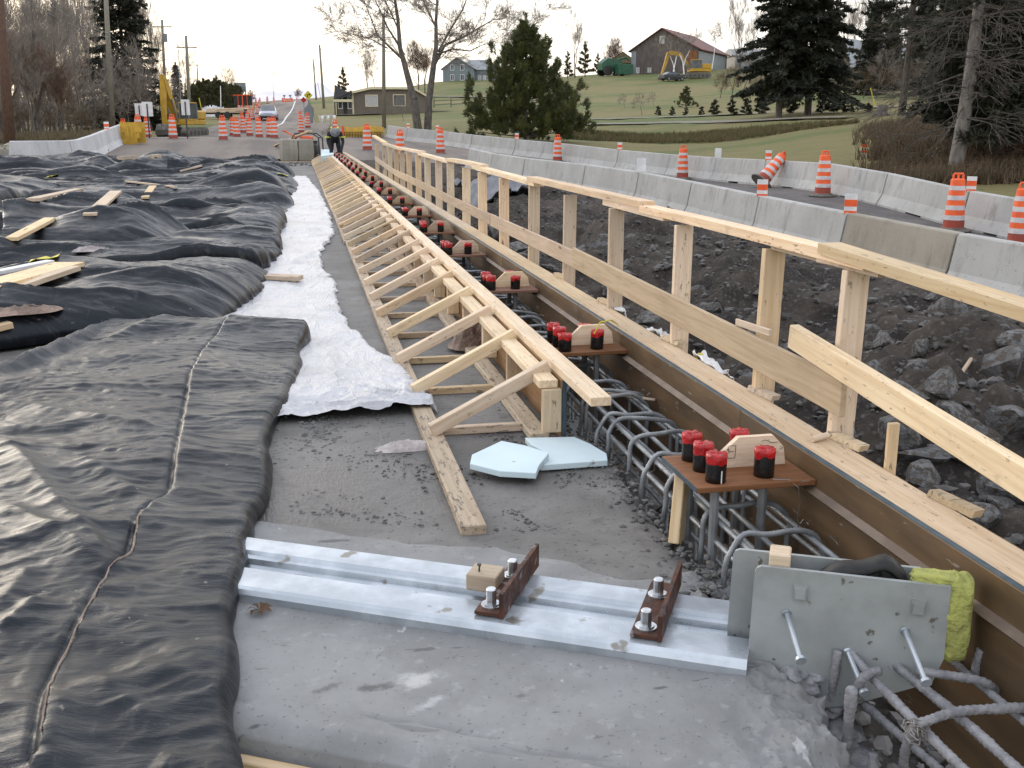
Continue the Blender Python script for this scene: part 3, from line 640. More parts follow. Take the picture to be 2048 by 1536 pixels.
# yellow spray foam at the plate end
bm = bmesh.new(); bmesh.ops.create_grid(bm, x_segments=2, y_segments=2, size=1); bm.free()
def foam(c, r, name, label, seed):
    bm = bmesh.new(); bmesh.ops.create_icosphere(bm, subdivisions=4, radius=1)
    for v in bm.verts:
        p = v.co; k = 1/max(abs(p.x), abs(p.y), abs(p.z))**.7; q_ = p*k; q_ += p*(.16*mnoise.noise(p*3+Vector((seed,0,0)))+.07*mnoise.noise(p*9))
        v.co = Vector((q_.x*r[0], q_.y*r[1], q_.z*r[2]))
    me = bpy.data.meshes.new(name); bm.to_mesh(me); bm.free(); me.materials.append(MT['yellow_foam']); me.polygons.foreach_set('use_smooth', [True]*len(me.polygons))
    M_ = Matrix.Translation(c) @ Matrix(((SK.x, NK.x, 0, 0), (SK.y, NK.y, 0, 0), (0, 0, 1, 0), (0, 0, 0, 1)))
    return tag(put(bpy.data.objects.new(name, me), M_), label, 'foam')
foam(JP(2.005, .11, .20), (.038, .05, .115), 'foam_block', 'yellow spray foam bulging past the outer edge of the end plates', 1)
foam(JP(1.95, .10, .300), (.06, .03, .018), 'foam_block', 'yellow foam lump oozing over the top of the end plates', 5)
# ================================================================== inner formwork (left)
fw = thing('curb_formwork', 'long light timber curb formwork of braces, cross pieces and a top beam on the deck', 'formwork', (1.1, 4, 0))
def run(name, x, z, w, h, y0, y1, mat, parent, L=4.9, up=(0,0,1), jx=.004, jz=.002, bow=0):
    y = y0; i = 0
    while y < y1 - .3:
        e = min(y + L, y1); a = rnd.uniform(-jx, jx); b_ = rnd.uniform(-jx, jx)
        board(name, (x+a, y+.002, z+rnd.uniform(-jz, jz)), (x+b_, e-.002, z+rnd.uniform(-jz, jz)), w, h, mat, parent, up); y = e; i += 1
run('sole_plate', .562, .021, .092, .038, 3.37, 40.6, MT['wood_dirty'], fw, 4.6, jx=.01)
run('inner_plate', 1.035, .021, .089, .038, 4.40, 40.6, MT['wood_dirty'], fw, 3.7)
run('upper_plate', 1.078, .268, .089, .038, 4.42, 40.6, MT['wood'], fw, 4.3)
run('top_beam', 1.178, .312, .089, .040, 3.93, 40.6, MT['wood'], fw, 4.88, jx=.006)
run('plywood_panel', 1.147, .145, .017, .29, 4.41, 40.6, MT['ply_tan'], fw, 2.44)
b = B().box((1.139, 4.398, .0), (1.158, 4.409, .291)); b.obj('panel_edge', MT['ply_edge'], fw, Matrix.Identity(4))
yb = [4.48 + .755*i for i in range(48)]
for i, y in enumerate(yb):
    jy = rnd.uniform(-.04, .04)
    x0 = .535 + rnd.uniform(-.015, .015)
    board('brace', (x0, y+jy, .062), (1.118, y+jy+.16+rnd.uniform(-.06, .06), .318+rnd.uniform(-.01,.006)), .040, .062, MT['wood'], fw, (0, 0, 1))
    board('cross_piece', (.615, y+.12+jy, .021), (1.0, y+.12+jy*.5, .021), .040, .038, MT['wood_dirty'], fw)
    ys_ = 4.42 if i == 0 else y+.02
    board('stud', (1.092, ys_, .041), (1.092, ys_, .247), .089, .038, MT['wood'], fw, (0, 1, 0))
# ================================================================== outer formwork (right)
of = thing('outer_formwork', 'brown plywood outer form capped by a long nailed plank along the excavation', 'formwork', (1.7, 4, 0))
run('cap_plank', 1.758, .315, .148, .038, 1.2, 40.8, MT['wood'], of, 4.9, jx=.004)
run('form_panel', 1.676, .03, .018, .602, 1.2, 40.8, MT['ply'], of, 2.44, jx=.002)
run('panel_top_edge', 1.677, .333, .020, .006, 1.2, 40.8, MT['ply_edge'], of, 4.9, jx=.001, jz=.0005)
y = 1.2
while y < 40:
    V = [(1.666,y+.002,.232),(1.643,y+.002,.216),(1.666,y+.002,.196)]; V += [(a, min(y+4.2, 40.8), c) for a, b_, c in V]
    mesh('ledge_strip', V, [(0,1,2),(5,4,3),(0,3,4,1),(1,4,5,2),(2,5,3,0)], MT['ledge'], of, Matrix.Identity(4)); y += 4.2
run('wale', 1.80, .20, .038, .14, 1.2, 40.8, MT['wood_grey'], of, 4.9)
run('wale', 1.80, -.12, .038, .14, 1.2, 40.8, MT['wood_grey'], of, 4.9)
for y in (2.52, 3.14, 3.82, 4.9, 6.1, 7.25):      # wedge blocks and splinters nailed on the outer edge
    wv = [(1.815, y+.09, .335), (1.85, y+.09, .335), (1.875, y-.09, .335), (1.835, y-.10, .335)]
    V = wv + [(a+.008, b_, c+.020) for a, b_, c in wv]
    mesh('wedge', V, [(3,2,1,0),(4,5,6,7),(0,1,5,4),(1,2,6,5),(2,3,7,6),(3,0,4,7)], MT['wood_dirty'], of, Matrix.Identity(4))
    V = [(1.833, y-.10, .332), (1.90, y-.26, .25), (1.84, y-.42, .30), (1.833, y-.40, .332), (1.833, y-.10, .24), (1.89, y-.26, .20), (1.833, y-.40, .24)]
    mesh('splice_block', V, [(0,1,2,3),(0,4,5,1),(1,5,6,2),(2,6,3)], MT['wood'], of, Matrix.Identity(4))
o = B().tube([(0,0,0),(.075,0,.001)], .0115, 10).obj('dowel', MT['wood_grey'], None, frame(Vector((1.735, 3.175, .346)), Vector((1.80, 3.20, .347)))); tag(o, 'short wooden dowel lying on the cap plank beside the nearest anchor template', 'dowel')
o = board('upright_stake', (1.872, 2.90, .05), (1.876, 2.91, .475), .038, .019, MT['wood'], None, (0, 1, 0)); tag(o, 'short upright timber stake standing outside the cap plank', 'stake')
for i, (y, lab) in enumerate(((5.15, 'scrap of white plastic caught behind the cap plank near the third rail post'), (4.45, 'white plastic rag hanging outside the cap plank by the second rail post'), (5.95, 'small white plastic scrap behind the fourth rail post'))):
    sx_, sy_ = np.meshgrid(np.linspace(-1,1,14), np.linspace(-1,1,18), indexing='ij')
    o = gridmesh('plastic_scrap', 1.90+.045*sx_+.02*vn(sx_*2, sy_*2, i), y+.17*sy_, .335+.03*ridge(sx_*1.5, sy_*2, 8+i, 2)-.16*np.clip(sx_, 0, 1)-.02, MT['white_paint'], thick=.004); tag(o, lab, 'plastic scrap')
pts = [P(1235,648,.34), P(1222,640,.42), P(1200,645,.42), P(1188,668,.36)]
tag(B().tube(pts, .004, 5).obj('yellow_string', MT['yellow_tape'], None), 'loose yellow string curling over the cap plank by the second template', 'string')
tag(B().tube([PX(1393,716,1.88), PX(1397,708,1.88), PX(1403,708,1.88), PX(1407,716,1.88), PX(1406,724,1.88)], .006, 5).obj('yellow_hook', MT['yellow_tape'], None), 'small yellow hooked ribbon behind the cap plank', 'ribbon')

# ================================================================== anchor templates
def cap_mesh(seed, red=.055):
    nn = 20; V = []; Fc = []
    prof = [(.0345,0),(.035,.02),(.035,.05),(.0352,red),(.0358,.078),(.0365,.09),(.034,.099),(.020,.097),(.004,.098)]
    for i, (r_, z) in enumerate(prof):
        for j in range(nn):
            a = 2*math.pi*j/nn; k = 0 if i < 4 else mnoise.noise(Vector((math.cos(a)*2.2, math.sin(a)*2.2, seed*5+z*30)))
            V.append((r_*(1+.10*k*(i > 4))*math.cos(a), r_*(1+.10*k*(i > 4))*math.sin(a), z + (.010*k if i > 4 else (0 if i != 3 else .014*mnoise.noise(Vector((math.cos(a)*1.5, math.sin(a)*1.5, seed*9)))))))
    for i in range(len(prof)-1):
        for j in range(nn): Fc.append((i*nn+j, i*nn+(j+1)%nn, (i+1)*nn+(j+1)%nn, (i+1)*nn+j))
    lo = [f for k, f in enumerate(Fc) if k//nn < 3] + [tuple(range(nn-1,-1,-1))]; hi = [f for k, f in enumerate(Fc) if k//nn >= 3] + [tuple(range((len(prof)-1)*nn, len(prof)*nn))]
    def sub(ff, name, mt):
        used = sorted({i for f in ff for i in f}); mp = {a: b for b, a in enumerate(used)}
        me = bpy.data.meshes.new(name); me.from_pydata([V[i] for i in used], [], [tuple(mp[i] for i in f) for f in ff]); me.materials.append(mt)
        me.polygons.foreach_set('use_smooth', [True]*len(me.polygons)); return me
    return sub(lo, 'sleeve', MT['black_sleeve']), sub(hi, 'red_tape', MT['red_tape'])
CAPS = [cap_mesh(i, rnd.uniform(.060, .072)) for i in range(5)]
MT['rebar'] = simple('cement_splashed_rebar', (.34, .36, .375), (.23, .245, .26), 18, .5, .4, .4, 110, .003, spots=(.10,.075,.06), sscale=40, sth=.68)
MT['shank'] = simple('grey_anchor_rod', (.24, .25, .26), (.15, .155, .16), 9, .6, .2, .2, 60)
ORD = ['nearest','second','third','fourth','fifth','sixth','seventh','eighth','ninth','tenth','eleventh','twelfth','thirteenth','fourteenth','fifteenth','sixteenth','seventeenth','eighteenth','nineteenth','twentieth','twenty-first','twenty-second','twenty-third','twenty-fourth','twenty-fifth','twenty-sixth','twenty-seventh','twenty-eighth','twenty-ninth','thirtieth']
TS = 2.062
def make_template():
    t = thing('anchor_template', 'nearest anchor template, its gusset board marked B, by the joint end plates', 'anchor template', (1.24, 3.0, .242), 0, 'anchor bolt templates along the curb')
    W0 = wm(t)
    B().box((0,0,0), (.424,.345,.020), bev=.002).obj('base_board', MT['ply_red'], t)
    B().box((-.003,.003,.001), (.0,.342,.019)).obj('edge_paint', MT['ply_edge'], t)
    poly = [(.125,.0205),(.395,.0205),(.385,.085),(.345,.128),(.215,.128),(.125,.045)]
    B().prism(poly, -.012, .012, M=Matrix(((1,0,0,0),(0,0,-1,.185),(0,1,0,0),(0,0,0,1)))).obj('gusset', MT['wood'], t)
    for i, (x, y) in enumerate(((.085,.055),(.085,.170),(.088,.285),(.268,.075),(.268,.285))):
        me0, me1 = CAPS[i]
        s_ = put(bpy.data.objects.new('bolt_sleeve', me0), W0 @ Matrix.Translation((x, y, .020)), t); put(bpy.data.objects.new('tape_cap', me1), W0 @ Matrix.Translation((x, y, .020)), s_)
    for x, y in ((.085,.055),(.085,.285),(.268,.075),(.268,.285)):
        B().tube([(x,y,0),(x,y,-.55)], .0165, 8).obj('anchor_rod', MT['shank'], t)
    B().box((.03,.02,-.46), (.34,.33,-.445)).obj('bottom_plate', MT['plate'], t)
    return t
tp = make_template()
for k in range(1, 19):
    if k == 2: tp3 = None
    td = dup(tp, Matrix.Translation((1.24+.012*math.sin(k*1.7), 3.0+TS*k+rnd.uniform(-.02,.02), .242)) @ Matrix.Rotation(rnd.uniform(-.05,.05), 4, 'Z'), ORD[k] + ' anchor template from the joint end plates, capped with red tape')
    for ch in td.children:
        if ch.name.startswith('bolt_sleeve'): ch.matrix_basis = ch.matrix_basis @ Matrix.Rotation(rnd.uniform(0, 6.28), 4, 'Z') @ Matrix.Diagonal((1, 1, rnd.uniform(.9, 1.08), 1)) @ Matrix.Rotation(rnd.uniform(-.05,.05), 4, 'X')
# marker writing on the nearest gusset, white seam strips on two sleeves
W0 = wm(tp); mk = B()
def stroke(pts): mk.tube([(x, .1718, z) for x, z in pts], .0009, 4)
stroke([(.205,.100),(.203,.055)]); stroke([(.205,.100),(.182,.101),(.176,.096),(.177,.084),(.182,.080),(.197,.079)]); stroke([(.182,.078),(.175,.072),(.174,.062),(.180,.056),(.203,.055)])
stroke([(.300,.110),(.312,.114),(.325,.110),(.340,.102),(.360,.104)])
mk.obj('marker_lettering', MT['black'], tp)
for x, y in ((.085,.055),(.085,.170)): B().box((x+.004,y-.0365,.022), (x+.0075,y-.0345,.066)).obj('seam_strip', MT['white_paint'], tp)
B().tube([(.28,.03,.021),(.33,.01,.022),(.355,-.01,.0),(.36,-.02,-.05),(.355,-.02,-.10),(.362,-.02,-.14),(.35,-.025,-.16)], .0016, 4).obj('tie_wire', MT['wire'], tp)
# ================================================================== rebar
cage = thing('rebar_cage', 'long grey rebar cage with looped stirrups in the curb trench', 'rebar', (1.5, 3, -.3))
def ribbed(b, pts, r, step=.014, n=7, lump=0, seed=0):
    pts = [Vector(p) for p in pts]; out = []; rad = []
    # rounded resample (Catmull-Rom)
    q = [pts[0]*2-pts[1]] + pts + [pts[-1]*2-pts[-2]]; dense = []
    for i in range(1, len(q)-2):
        for k in range(14):
            t = k/14; p0, p1, p2, p3 = q[i-1], q[i], q[i+1], q[i+2]
            dense.append(.5*((2*p1)+(-p0+p2)*t+(2*p0-5*p1+4*p2-p3)*t*t+(-p0+3*p1-3*p2+p3)*t**3))
    dense.append(pts[-1]); acc = 0; last = dense[0]; out = [last]
    for p in dense[1:]:
        d = (p-last).length
        while acc + d >= step/2:
            f = (step/2-acc)/d; last = last.lerp(p, f); out.append(last); d = (p-last).length; acc = 0
        acc += d; last = p
    rad = [r*(1.13 if i % 2 else .94)*(1+lump*(.5+.9*mnoise.noise(p*14+Vector((seed,0,0)))+1.0*mnoise.noise(p*55))) for i, p in enumerate(out)]
    return b.tube(out, rad, n)
longs = [(1.352,.112),(1.338,.045),(1.452,.100),(1.50,-.02),(1.60,.092),(1.655,.02),(1.40,-.30),(1.60,-.30)]
for i, (x, z) in enumerate(longs):
    pts = [(x+.006*math.sin(y*1.3+i), y, z+.004*math.sin(y*2.1+i*2)) for y in np.linspace(2.66, 7, 9)]
    ribbed(B(), pts, .0095, .016, 7).obj('longitudinal_bar', MT['rebar'], cage, Matrix.Identity(4), smooth=True)
    B().tube([(x, 7, z), (x, 18, z), (x, 40.5, z)], .0095, 6).obj('longitudinal_bar', MT['rebar'], cage, Matrix.Identity(4))
st = []
for v in range(3):
    j = [rnd.uniform(-.012, .012) for _ in range(12)]
    pts = [(0+j[0],.02+j[9],-.50),(j[1],.01,-.2),(.0+j[2],0,.02),(.012,0,.10+j[3]),(.055,.003,.142),(.14,.01,.140+j[4]),(.25,.02+j[10],.128+j[5]),(.315,.03,.105),(.345,.03+j[11],.05),(.348+j[6],.03,-.03),(.348,.03,-.5)]
    st.append(ribbed(B(), pts, .0098, .016, 8).obj('stirrup', MT['rebar'], cage, Matrix.Translation((1.302, [2.87, 3.105, 3.48][v], 0)), smooth=True))
y = 3.70; k = 0
while y < 38:
    inst(st[k % 3], Matrix.Translation((1.302+rnd.uniform(-.012,.012), y, rnd.uniform(-.012,.008))) @ Matrix.Rotation(rnd.uniform(-.10,.10), 4, 'Z'), cage); y += rnd.choice((.13, .24, .26, .30)) ; k += 1
wr = B()
for i in range(26):
    y = 2.8 + i*.17; x = rnd.choice((1.352, 1.60, 1.64)); z = .12
    p0 = Vector((x, y, z)); pts = [p0]
    for _ in range(5): pts.append(pts[-1] + Vector((rnd.uniform(-.03,.03), rnd.uniform(-.03,.03), rnd.uniform(-.022,.02))))
    wr.tube(pts, .0013, 4)
wr.obj('tie_wires', MT['wire'], cage, Matrix.Identity(4))['kind'] = 'stuff'
o = board('timber_prop', (1.236, 3.165, -.005), (1.285, 3.255, .225), .07, .038, MT['wood'], None, (.8, -.6, 0)); tag(o, 'short timber prop leaning under the nearest anchor template', 'prop')
o = board('lath', (1.40, 4.76, .13), (1.66, 4.60, .115), .03, .008, MT['wood_grey'], None); tag(o, 'thin wood lath lying across the rebar past the end of the top beam', 'lath')
# near cage, caked in cement
MT['caked'] = simple('cement_caked_rebar', (.30, .30, .315), (.20, .20, .215), 30, .9, 0, .9, 90, .008)
nc = thing('rebar_cage', 'cement caked rebar at the very corner in front of the end plates', 'rebar', (1.45, 1.7, -.3))
def bar(name, px, r=.0108, lump=.16, z=None):
    pts = [P(u, v, zz) for u, v, zz in px]
    ribbed(B(), pts, r, .017, 10, lump, px[0][0]).obj(name, MT['caked'], nc, Matrix.Identity(4), smooth=True)
bar('longitudinal_bar', [(1640,1232,.11),(1690,1290,.09),(1730,1340,.06),(1833,1446,.05),(1924,1536,.045),(2010,1620,.04)])
bar('longitudinal_bar', [(1733,1268,.07),(1801,1338,.06),(1916,1432,.055),(2032,1536,.05),(2110,1606,.045)], .0115)
bar('longitudinal_bar', [(1880,1300,.05),(1955,1365,.05),(2018,1417,.05),(2080,1470,.05),(2150,1530,.045)], .0095, .12)
bar('longitudinal_bar', [(1642,1340,-.07),(1725,1406,-.07),(1790,1462,-.07),(1880,1540,-.07),(1960,1610,-.07)], .0098, .2)
bar('stirrup', [(1678,1490,-.22),(1700,1420,-.08),(1722,1362,.06),(1745,1345,.075),(1766,1342,.075)], .0102, .2)
bar('stirrup', [(1830,1341,.085),(1870,1347,.085),(1925,1355,.08),(1970,1365,.075),(1995,1385,.03),(2000,1400,-.03)], .010, .15)
bar('stirrup', [(1805,1560,-.14),(1811,1500,-.02),(1832,1453,.065),(1860,1440,.075),(1895,1428,.075),(1935,1421,.075),(1985,1418,.075),(2050,1416,.075),(2120,1420,.05)], .0105, .18)
bar('tie_bar', [(1730,1292,.055),(1790,1285,.06),(1862,1283,.065)], .010, .2)
bar('upright_bar', [(1690,1520,-.14),(1697,1450,-.02),(1704,1372,.10)], .0115, .25)
bar('upright_bar', [(1655,1440,-.14),(1666,1370,-.02),(1676,1300,.09)], .0098, .2)
bar('upright_bar', [(1745,1580,-.16),(1747,1500,-.06)], .0115, .3)
bar('upright_bar', [(1946,1365,.02),(1955,1320,.08),(1963,1294,.12)], .0105, .15)
ws = B()
for i in range(12):
    p0 = P(1832+rnd.uniform(-12,12), 1462+rnd.uniform(-12,12), .075); a = rnd.uniform(0, 6)
    ws.tube([p0+Vector((.022*math.cos(a+k*1.2), .016*math.sin(a+k*1.2), .012*math.sin(k+a))) for k in range(5)], .0014, 4)
ws.obj('tie_wires', MT['wire'], nc, Matrix.Identity(4))['kind'] = 'stuff'
# lumpy broken concrete between joint and cage
def lumps(name, spec, mat, label):
    b = B()
    for (u, v, z, r_) in spec:
        bm = bmesh.new(); bmesh.ops.create_icosphere(bm, subdivisions=4, radius=1); c = P(u, v, z)
        V = [c + Vector((p.co.x*r_*1.3, p.co.y*r_*1.3, p.co.z*r_*.55))*(1+.7*mnoise.noise(p.co*1.6+c*20)+.35*mnoise.noise(p.co*4+c*30)+.2*mnoise.noise(p.co*11+c*30)) for p in bm.verts]
        b.add(V, [tuple(x.index for x in f.verts) for f in bm.faces]); bm.free()
    return tag(b.obj(name, mat, None, smooth=True), label, kind='stuff')
lumps('concrete_rubble', [(1590,1345,-.02,.06),(1635,1390,-.10,.06),(1650,1470,-.16,.07),(1670,1560,-.18,.08),(1740,1300,-.05,.04),(1800,1320,-.05,.035),(1430,1160,-.07,.05),(1450,1200,-.07,.05)], MT['caked'], 'lumpy broken concrete under the rebar at the joint corner')
# ================================================================== guard rail
gr = thing('guard_rail', 'temporary fresh lumber railing of upright posts, top rails and mid boards beside the excavation', 'railing', (1.88, 3.2, .3))
py = [3.19,3.83,4.82,5.90,7.06,8.20,9.40,10.52,11.7,12.9,14.0,15.2,16.4,17.7,18.9,20.1,21.4,22.8,24.9]
for i, y in enumerate(py):
    ln = .004*rnd.uniform(-1, 1); dx = .022 if i < 2 else 0
    board('post', (1.868+ln, y+.05, -.25), (1.868+dx+ln*3, y+.05+rnd.uniform(-.015,.01), .934), .089, .038, MT['wood'], gr, (0, 1, 0))
def rail(y0, y1, z, x0=1.878, x1=1.878, sag=0, z2=None):
    m_ = 8; V = []; Fc = []; w, h = .0445, .019
    for i in range(m_):
        t_ = i/(m_-1); y = y0+(y1-y0)*t_; x = x0+(x1-x0)*t_; zc = z+((z2 if z2 is not None else z)-z)*t_ + sag*math.sin(math.pi*t_)
        V += [(x-w,y,zc-h),(x+w,y,zc-h),(x+w,y,zc+h),(x-w,y,zc+h)]
    for i in range(m_-1):
        for j in range(4): Fc.append((i*4+j, i*4+(j+1)%4, (i+1)*4+(j+1)%4, (i+1)*4+j))
    Fc += [(3,2,1,0), tuple(range((m_-1)*4, m_*4))]
    # local frame so that the grain runs along the rail
    M_ = frame((x0, y0, z), (x1, y1, z)); Mi = M_.inverted()
    mesh('top_rail', [Mi @ Vector(v) for v in V], Fc, MT['wood'], gr, M_)
rail(1.0, 3.40, .885, 1.90, 1.865, 0, .992)
rail(3.10, 5.48, .970, 1.875, 1.885, .004, .968); rail(3.05, 3.85, .934+.0195, 1.90, 1.90, 0)
rail(5.46, 8.33, .990, 1.885, 1.875, .0, .985); rail(5.1, 6.2, .9535, 1.89, 1.89)
rail(8.1, 11.1, .955, 1.88, 1.88, 0, .968); rail(10.6, 13.2, .992, 1.885, 1.88, .008, .975); rail(13.0, 16.2, .955, 1.88, 1.88, 0, .962)
rail(15.9, 19.0, .99, 1.88, 1.88, 0, .975); rail(18.8, 23.0, .957, 1.88, 1.88, 0, .985); rail(22.6, 25.2, 1.0, 1.88, 1.82, 0, 1.12)
board('top_rail', (1.885, 3.45, .9535), (1.93, 3.02, .9535), .089, .038, MT['wood'], gr)
def midb(y0, y1, z0, z1, h, mat, x=1.811, name='mid_board', th=.022):
    board(name, (x, y0, z0), (x+.001, y1, z1), th, h, mat, gr, (0, 0, 1))
midb(3.12, 6.75, .505, .54, .135, MT['wood_grey']); midb(6.72, 9.9, .53, .515, .115, MT['wood_grey'], 1.816); midb(9.85, 13.0, .52, .51, .105, MT['wood_grey'])
midb(12.9, 16.5, .51, .52, .11, MT['wood_grey'], 1.816); midb(16.4, 20, .52, .51, .11, MT['wood_grey']); midb(19.9, 24.9, .51, .60, .10, MT['wood_grey'], 1.816)
board('loose_rail', (1.79, 3.48, .655), (1.79, 1.6, .488), .038, .089, MT['wood'], gr)
# clean-up lath nailed on the mid board
board('splinter', (1.815, 4.05, .60), (1.815, 3.72, .617), .012, .03, MT['wood_grey'], gr)
# ================================================================== foam sheets, rag, insulation
def slabpoly(name, px, z, th, mat, label, cat, tilt=0):
    pts = [P(u, v, z) for u, v in px]; c = sum(pts, Vector())/len(pts); b = B(); n_ = len(pts)
    V = [Vector((p.x, p.y, z + tilt*(p.y-c.y))) for p in pts] + [Vector((p.x, p.y, z+th + tilt*(p.y-c.y))) for p in pts]
    b.add(V, [tuple(range(n_-1,-1,-1)), tuple(range(n_, 2*n_))] + [(i,(i+1)%n_,n_+(i+1)%n_,n_+i) for i in range(n_)])
    o = b.obj(name, mat, None); bv = o.modifiers.new('b', 'BEVEL'); bv.width = .003; bv.segments = 2
    return tag(o, label, cat)
slabpoly('foam_board', [(1080,942),(1215,932),(1213,918),(1180,898),(1148,884),(1050,886),(1062,900),(1095,918)], .006, .026, MT['blue_foam'], 'pale blue foam board piece with a curved edge by the rebar', 'foam board')
slabpoly('foam_board', [(940,938),(1000,951),(1072,954),(1078,940),(1098,918),(1052,905),(1003,897),(944,922)], .034, .026, MT['blue_foam'], 'pale blue foam board piece lying on top of the other, nearer the sole plate', 'foam board', .05)
slabpoly('foam_board', [(668,325),(668,314),(643,312),(643,330)], .10, .28, MT['blue_foam'], 'pale blue foam panel at the far end of the formwork', 'foam board')
slabpoly('foam_board', [(670,322),(708,322),(706,316),(670,316)], .20, .05, MT['blue_foam'], 'pale blue foam strip across the far end of the curb', 'foam board')
def crumple(name, c, rx, ry, h, mat, label, cat, seed, rz=0, ridge_s=3.):
    s1, s2 = np.meshgrid(np.linspace(-1,1,46), np.linspace(-1,1,46), indexing='ij')
    rr_ = 1+.28*vn(np.arctan2(s2, s1)*1.6+9, s1*0, seed); k = np.clip(1-np.hypot(s1, s2)**2.2, 0, 1)
    u_ = s1*np.sqrt(1-.5*s2*s2); w_ = s2*np.sqrt(1-.5*s1*s1)
    GX = u_*rx*rr_; GY = w_*ry*rr_; GZ = h*(k**.6)*(.35+.5*ridge(s1*ridge_s, s2*ridge_s, seed)) + .004
    gx = GX*math.cos(rz)-GY*math.sin(rz)+c[0]; gy = GX*math.sin(rz)+GY*math.cos(rz)+c[1]
    return tag(gridmesh(name, gx, gy, GZ+c[2], mat), label, cat)
c = P(812, 898, 0); crumple('crumpled_rag', c, .15, .065, .035, MT['paper'], 'crumpled pale rag on the damp deck beside the sole plate', 'rag', 3, -.05)
c = P(965, 690, .0); crumple('insulation_scrap', (c.x-.03, c.y+.0, .02), .16, .26, .16, MT['fleece'], 'torn pinkish insulation stuffed between the second and third studs', 'insulation', 5, -.7, 2.2)
# ================================================================== tarpaulins
n = N('black_tarpaulin'); co = n.coord(rand=False)
col = n.mix(n.ramp(n.noise(co, 1.4, 7, .65), .44, .66), (.005, .006, .0085), (.014, .016, .0185))
col = n.mix(n.ramp(n.noise(n.coord((2, 9, 2), (0, 0, .25), rand=False), 1.7, 6, .7), .50, .68, 0, .85), col, (.058, .056, .054))
col = n.mix(n.ramp(n.noise(n.coord((9, 2, 2), (0, 0, .6), rand=False), 2.2, 5, .7), .60, .72, 0, .5), col, (.05, .052, .056))
col = n.mix(n.ramp(n.noise(co, 26, 3), .70, .76, 0, .7), col, (.20, .18, .15))
n.set('Base Color', col); n.set('Roughness', n.ramp(n.noise(co, 2.5, 5), .3, .7, .24, .42)); n.set('Specular IOR Level', .30); n.set('Specular Tint', (.80, .90, 1.0, 1))
def ridged(sc, rot, s_, det=5):
    t_ = n.node('ShaderNodeTexNoise'); t_.noise_type = 'RIDGED_MULTIFRACTAL'; t_.inputs['Scale'].default_value = s_; t_.inputs['Detail'].default_value = det; t_.inputs['Distortion'].default_value = .5; n.lk(n.coord(sc, (0, 0, rot), rand=False), t_.inputs['Vector']); return t_.outputs['Fac']
w1 = ridged((1.6, 7, 3), .2, 1.5); w2 = ridged((5, 2.4, 3), -.35, 1.5, 4); w3 = n.noise(n.coord((8, 34, 4), (0, 0, .1), rand=False), 1.6, 5, .7, .8)
n.bump(n.math('ADD', n.math('ADD', w1, n.math('MULTIPLY', w2, .6)), n.math('MULTIPLY', w3, .8)), .5, .008); MT['tarp'] = n.m
n = N('white_plastic_film'); co = n.coord(rand=False)
n.set('Base Color', n.mix(n.ramp(n.noise(co, 1.6, 6), .45, .68), (.50, .505, .525), (.38, .385, .405))).set('Roughness', .33)
w1 = n.noise(n.coord((5, 2.2, 4), (0, 0, .2), rand=False), 1.6, 7, .68, 1.2); w1 = ridged((2.2, 1.0, 2), .2, 2.2, 7); wv = n.node('ShaderNodeTexVoronoi', feature='DISTANCE_TO_EDGE'); wv.inputs['Scale'].default_value = 1.6; wd = n.node('ShaderNodeVectorMath', operation='ADD'); wn = n.node('ShaderNodeTexNoise'); wn.inputs['Scale'].default_value = 3.0; n.lk(co, wn.inputs['Vector'])
n.lk(n.coord((5.5, 1.7, 2), (0, 0, .15), rand=False), wd.inputs[0]); n.lk(wn.outputs['Color'], wd.inputs[1]); n.lk(wd.outputs[0], wv.inputs['Vector'])
wv2 = n.node('ShaderNodeTexVoronoi', feature='DISTANCE_TO_EDGE'); wv2.inputs['Scale'].default_value = 5.0; n.lk(wd.outputs[0], wv2.inputs['Vector'])
fold = n.math('ADD', n.ramp(wv.outputs['Distance'], 0, .10, 1, 0), n.math('MULTIPLY', n.ramp(wv2.outputs['Distance'], 0, .16, 1, 0), .45))
n.bump(n.math('ADD', n.math('MULTIPLY', w1, .5), n.math('MULTIPLY', fold, .5)), .6, .010); n.set('Specular IOR Level', .35); MT['film'] = n.m
BVH_V, BVH_F = [], []
def reg(X, Y, Z):
    n_, m_ = X.shape; o_ = len(BVH_V); BVH_V.extend(np.stack([X.ravel(), Y.ravel(), Z.ravel()], 1).tolist()); BVH_F.extend((grid_faces(n_, m_)+o_).tolist())
def segd(X, Y, p, q):
    d = np.array(q)-np.array(p); L2 = (d**2).sum(); t = np.clip(((X-p[0])*d[0]+(Y-p[1])*d[1])/L2, 0, 1)
    dx = X-(p[0]+t*d[0]); dy = Y-(p[1]+t*d[1]); sgn = np.sign((X-p[0])*d[1]-(Y-p[1])*d[0]); return np.hypot(dx, dy), sgn, t
def sab(v): return np.sqrt(v*v+.0012)
def pw(y, tab): return np.interp(y, [a for a, b in tab], [b for a, b in tab])
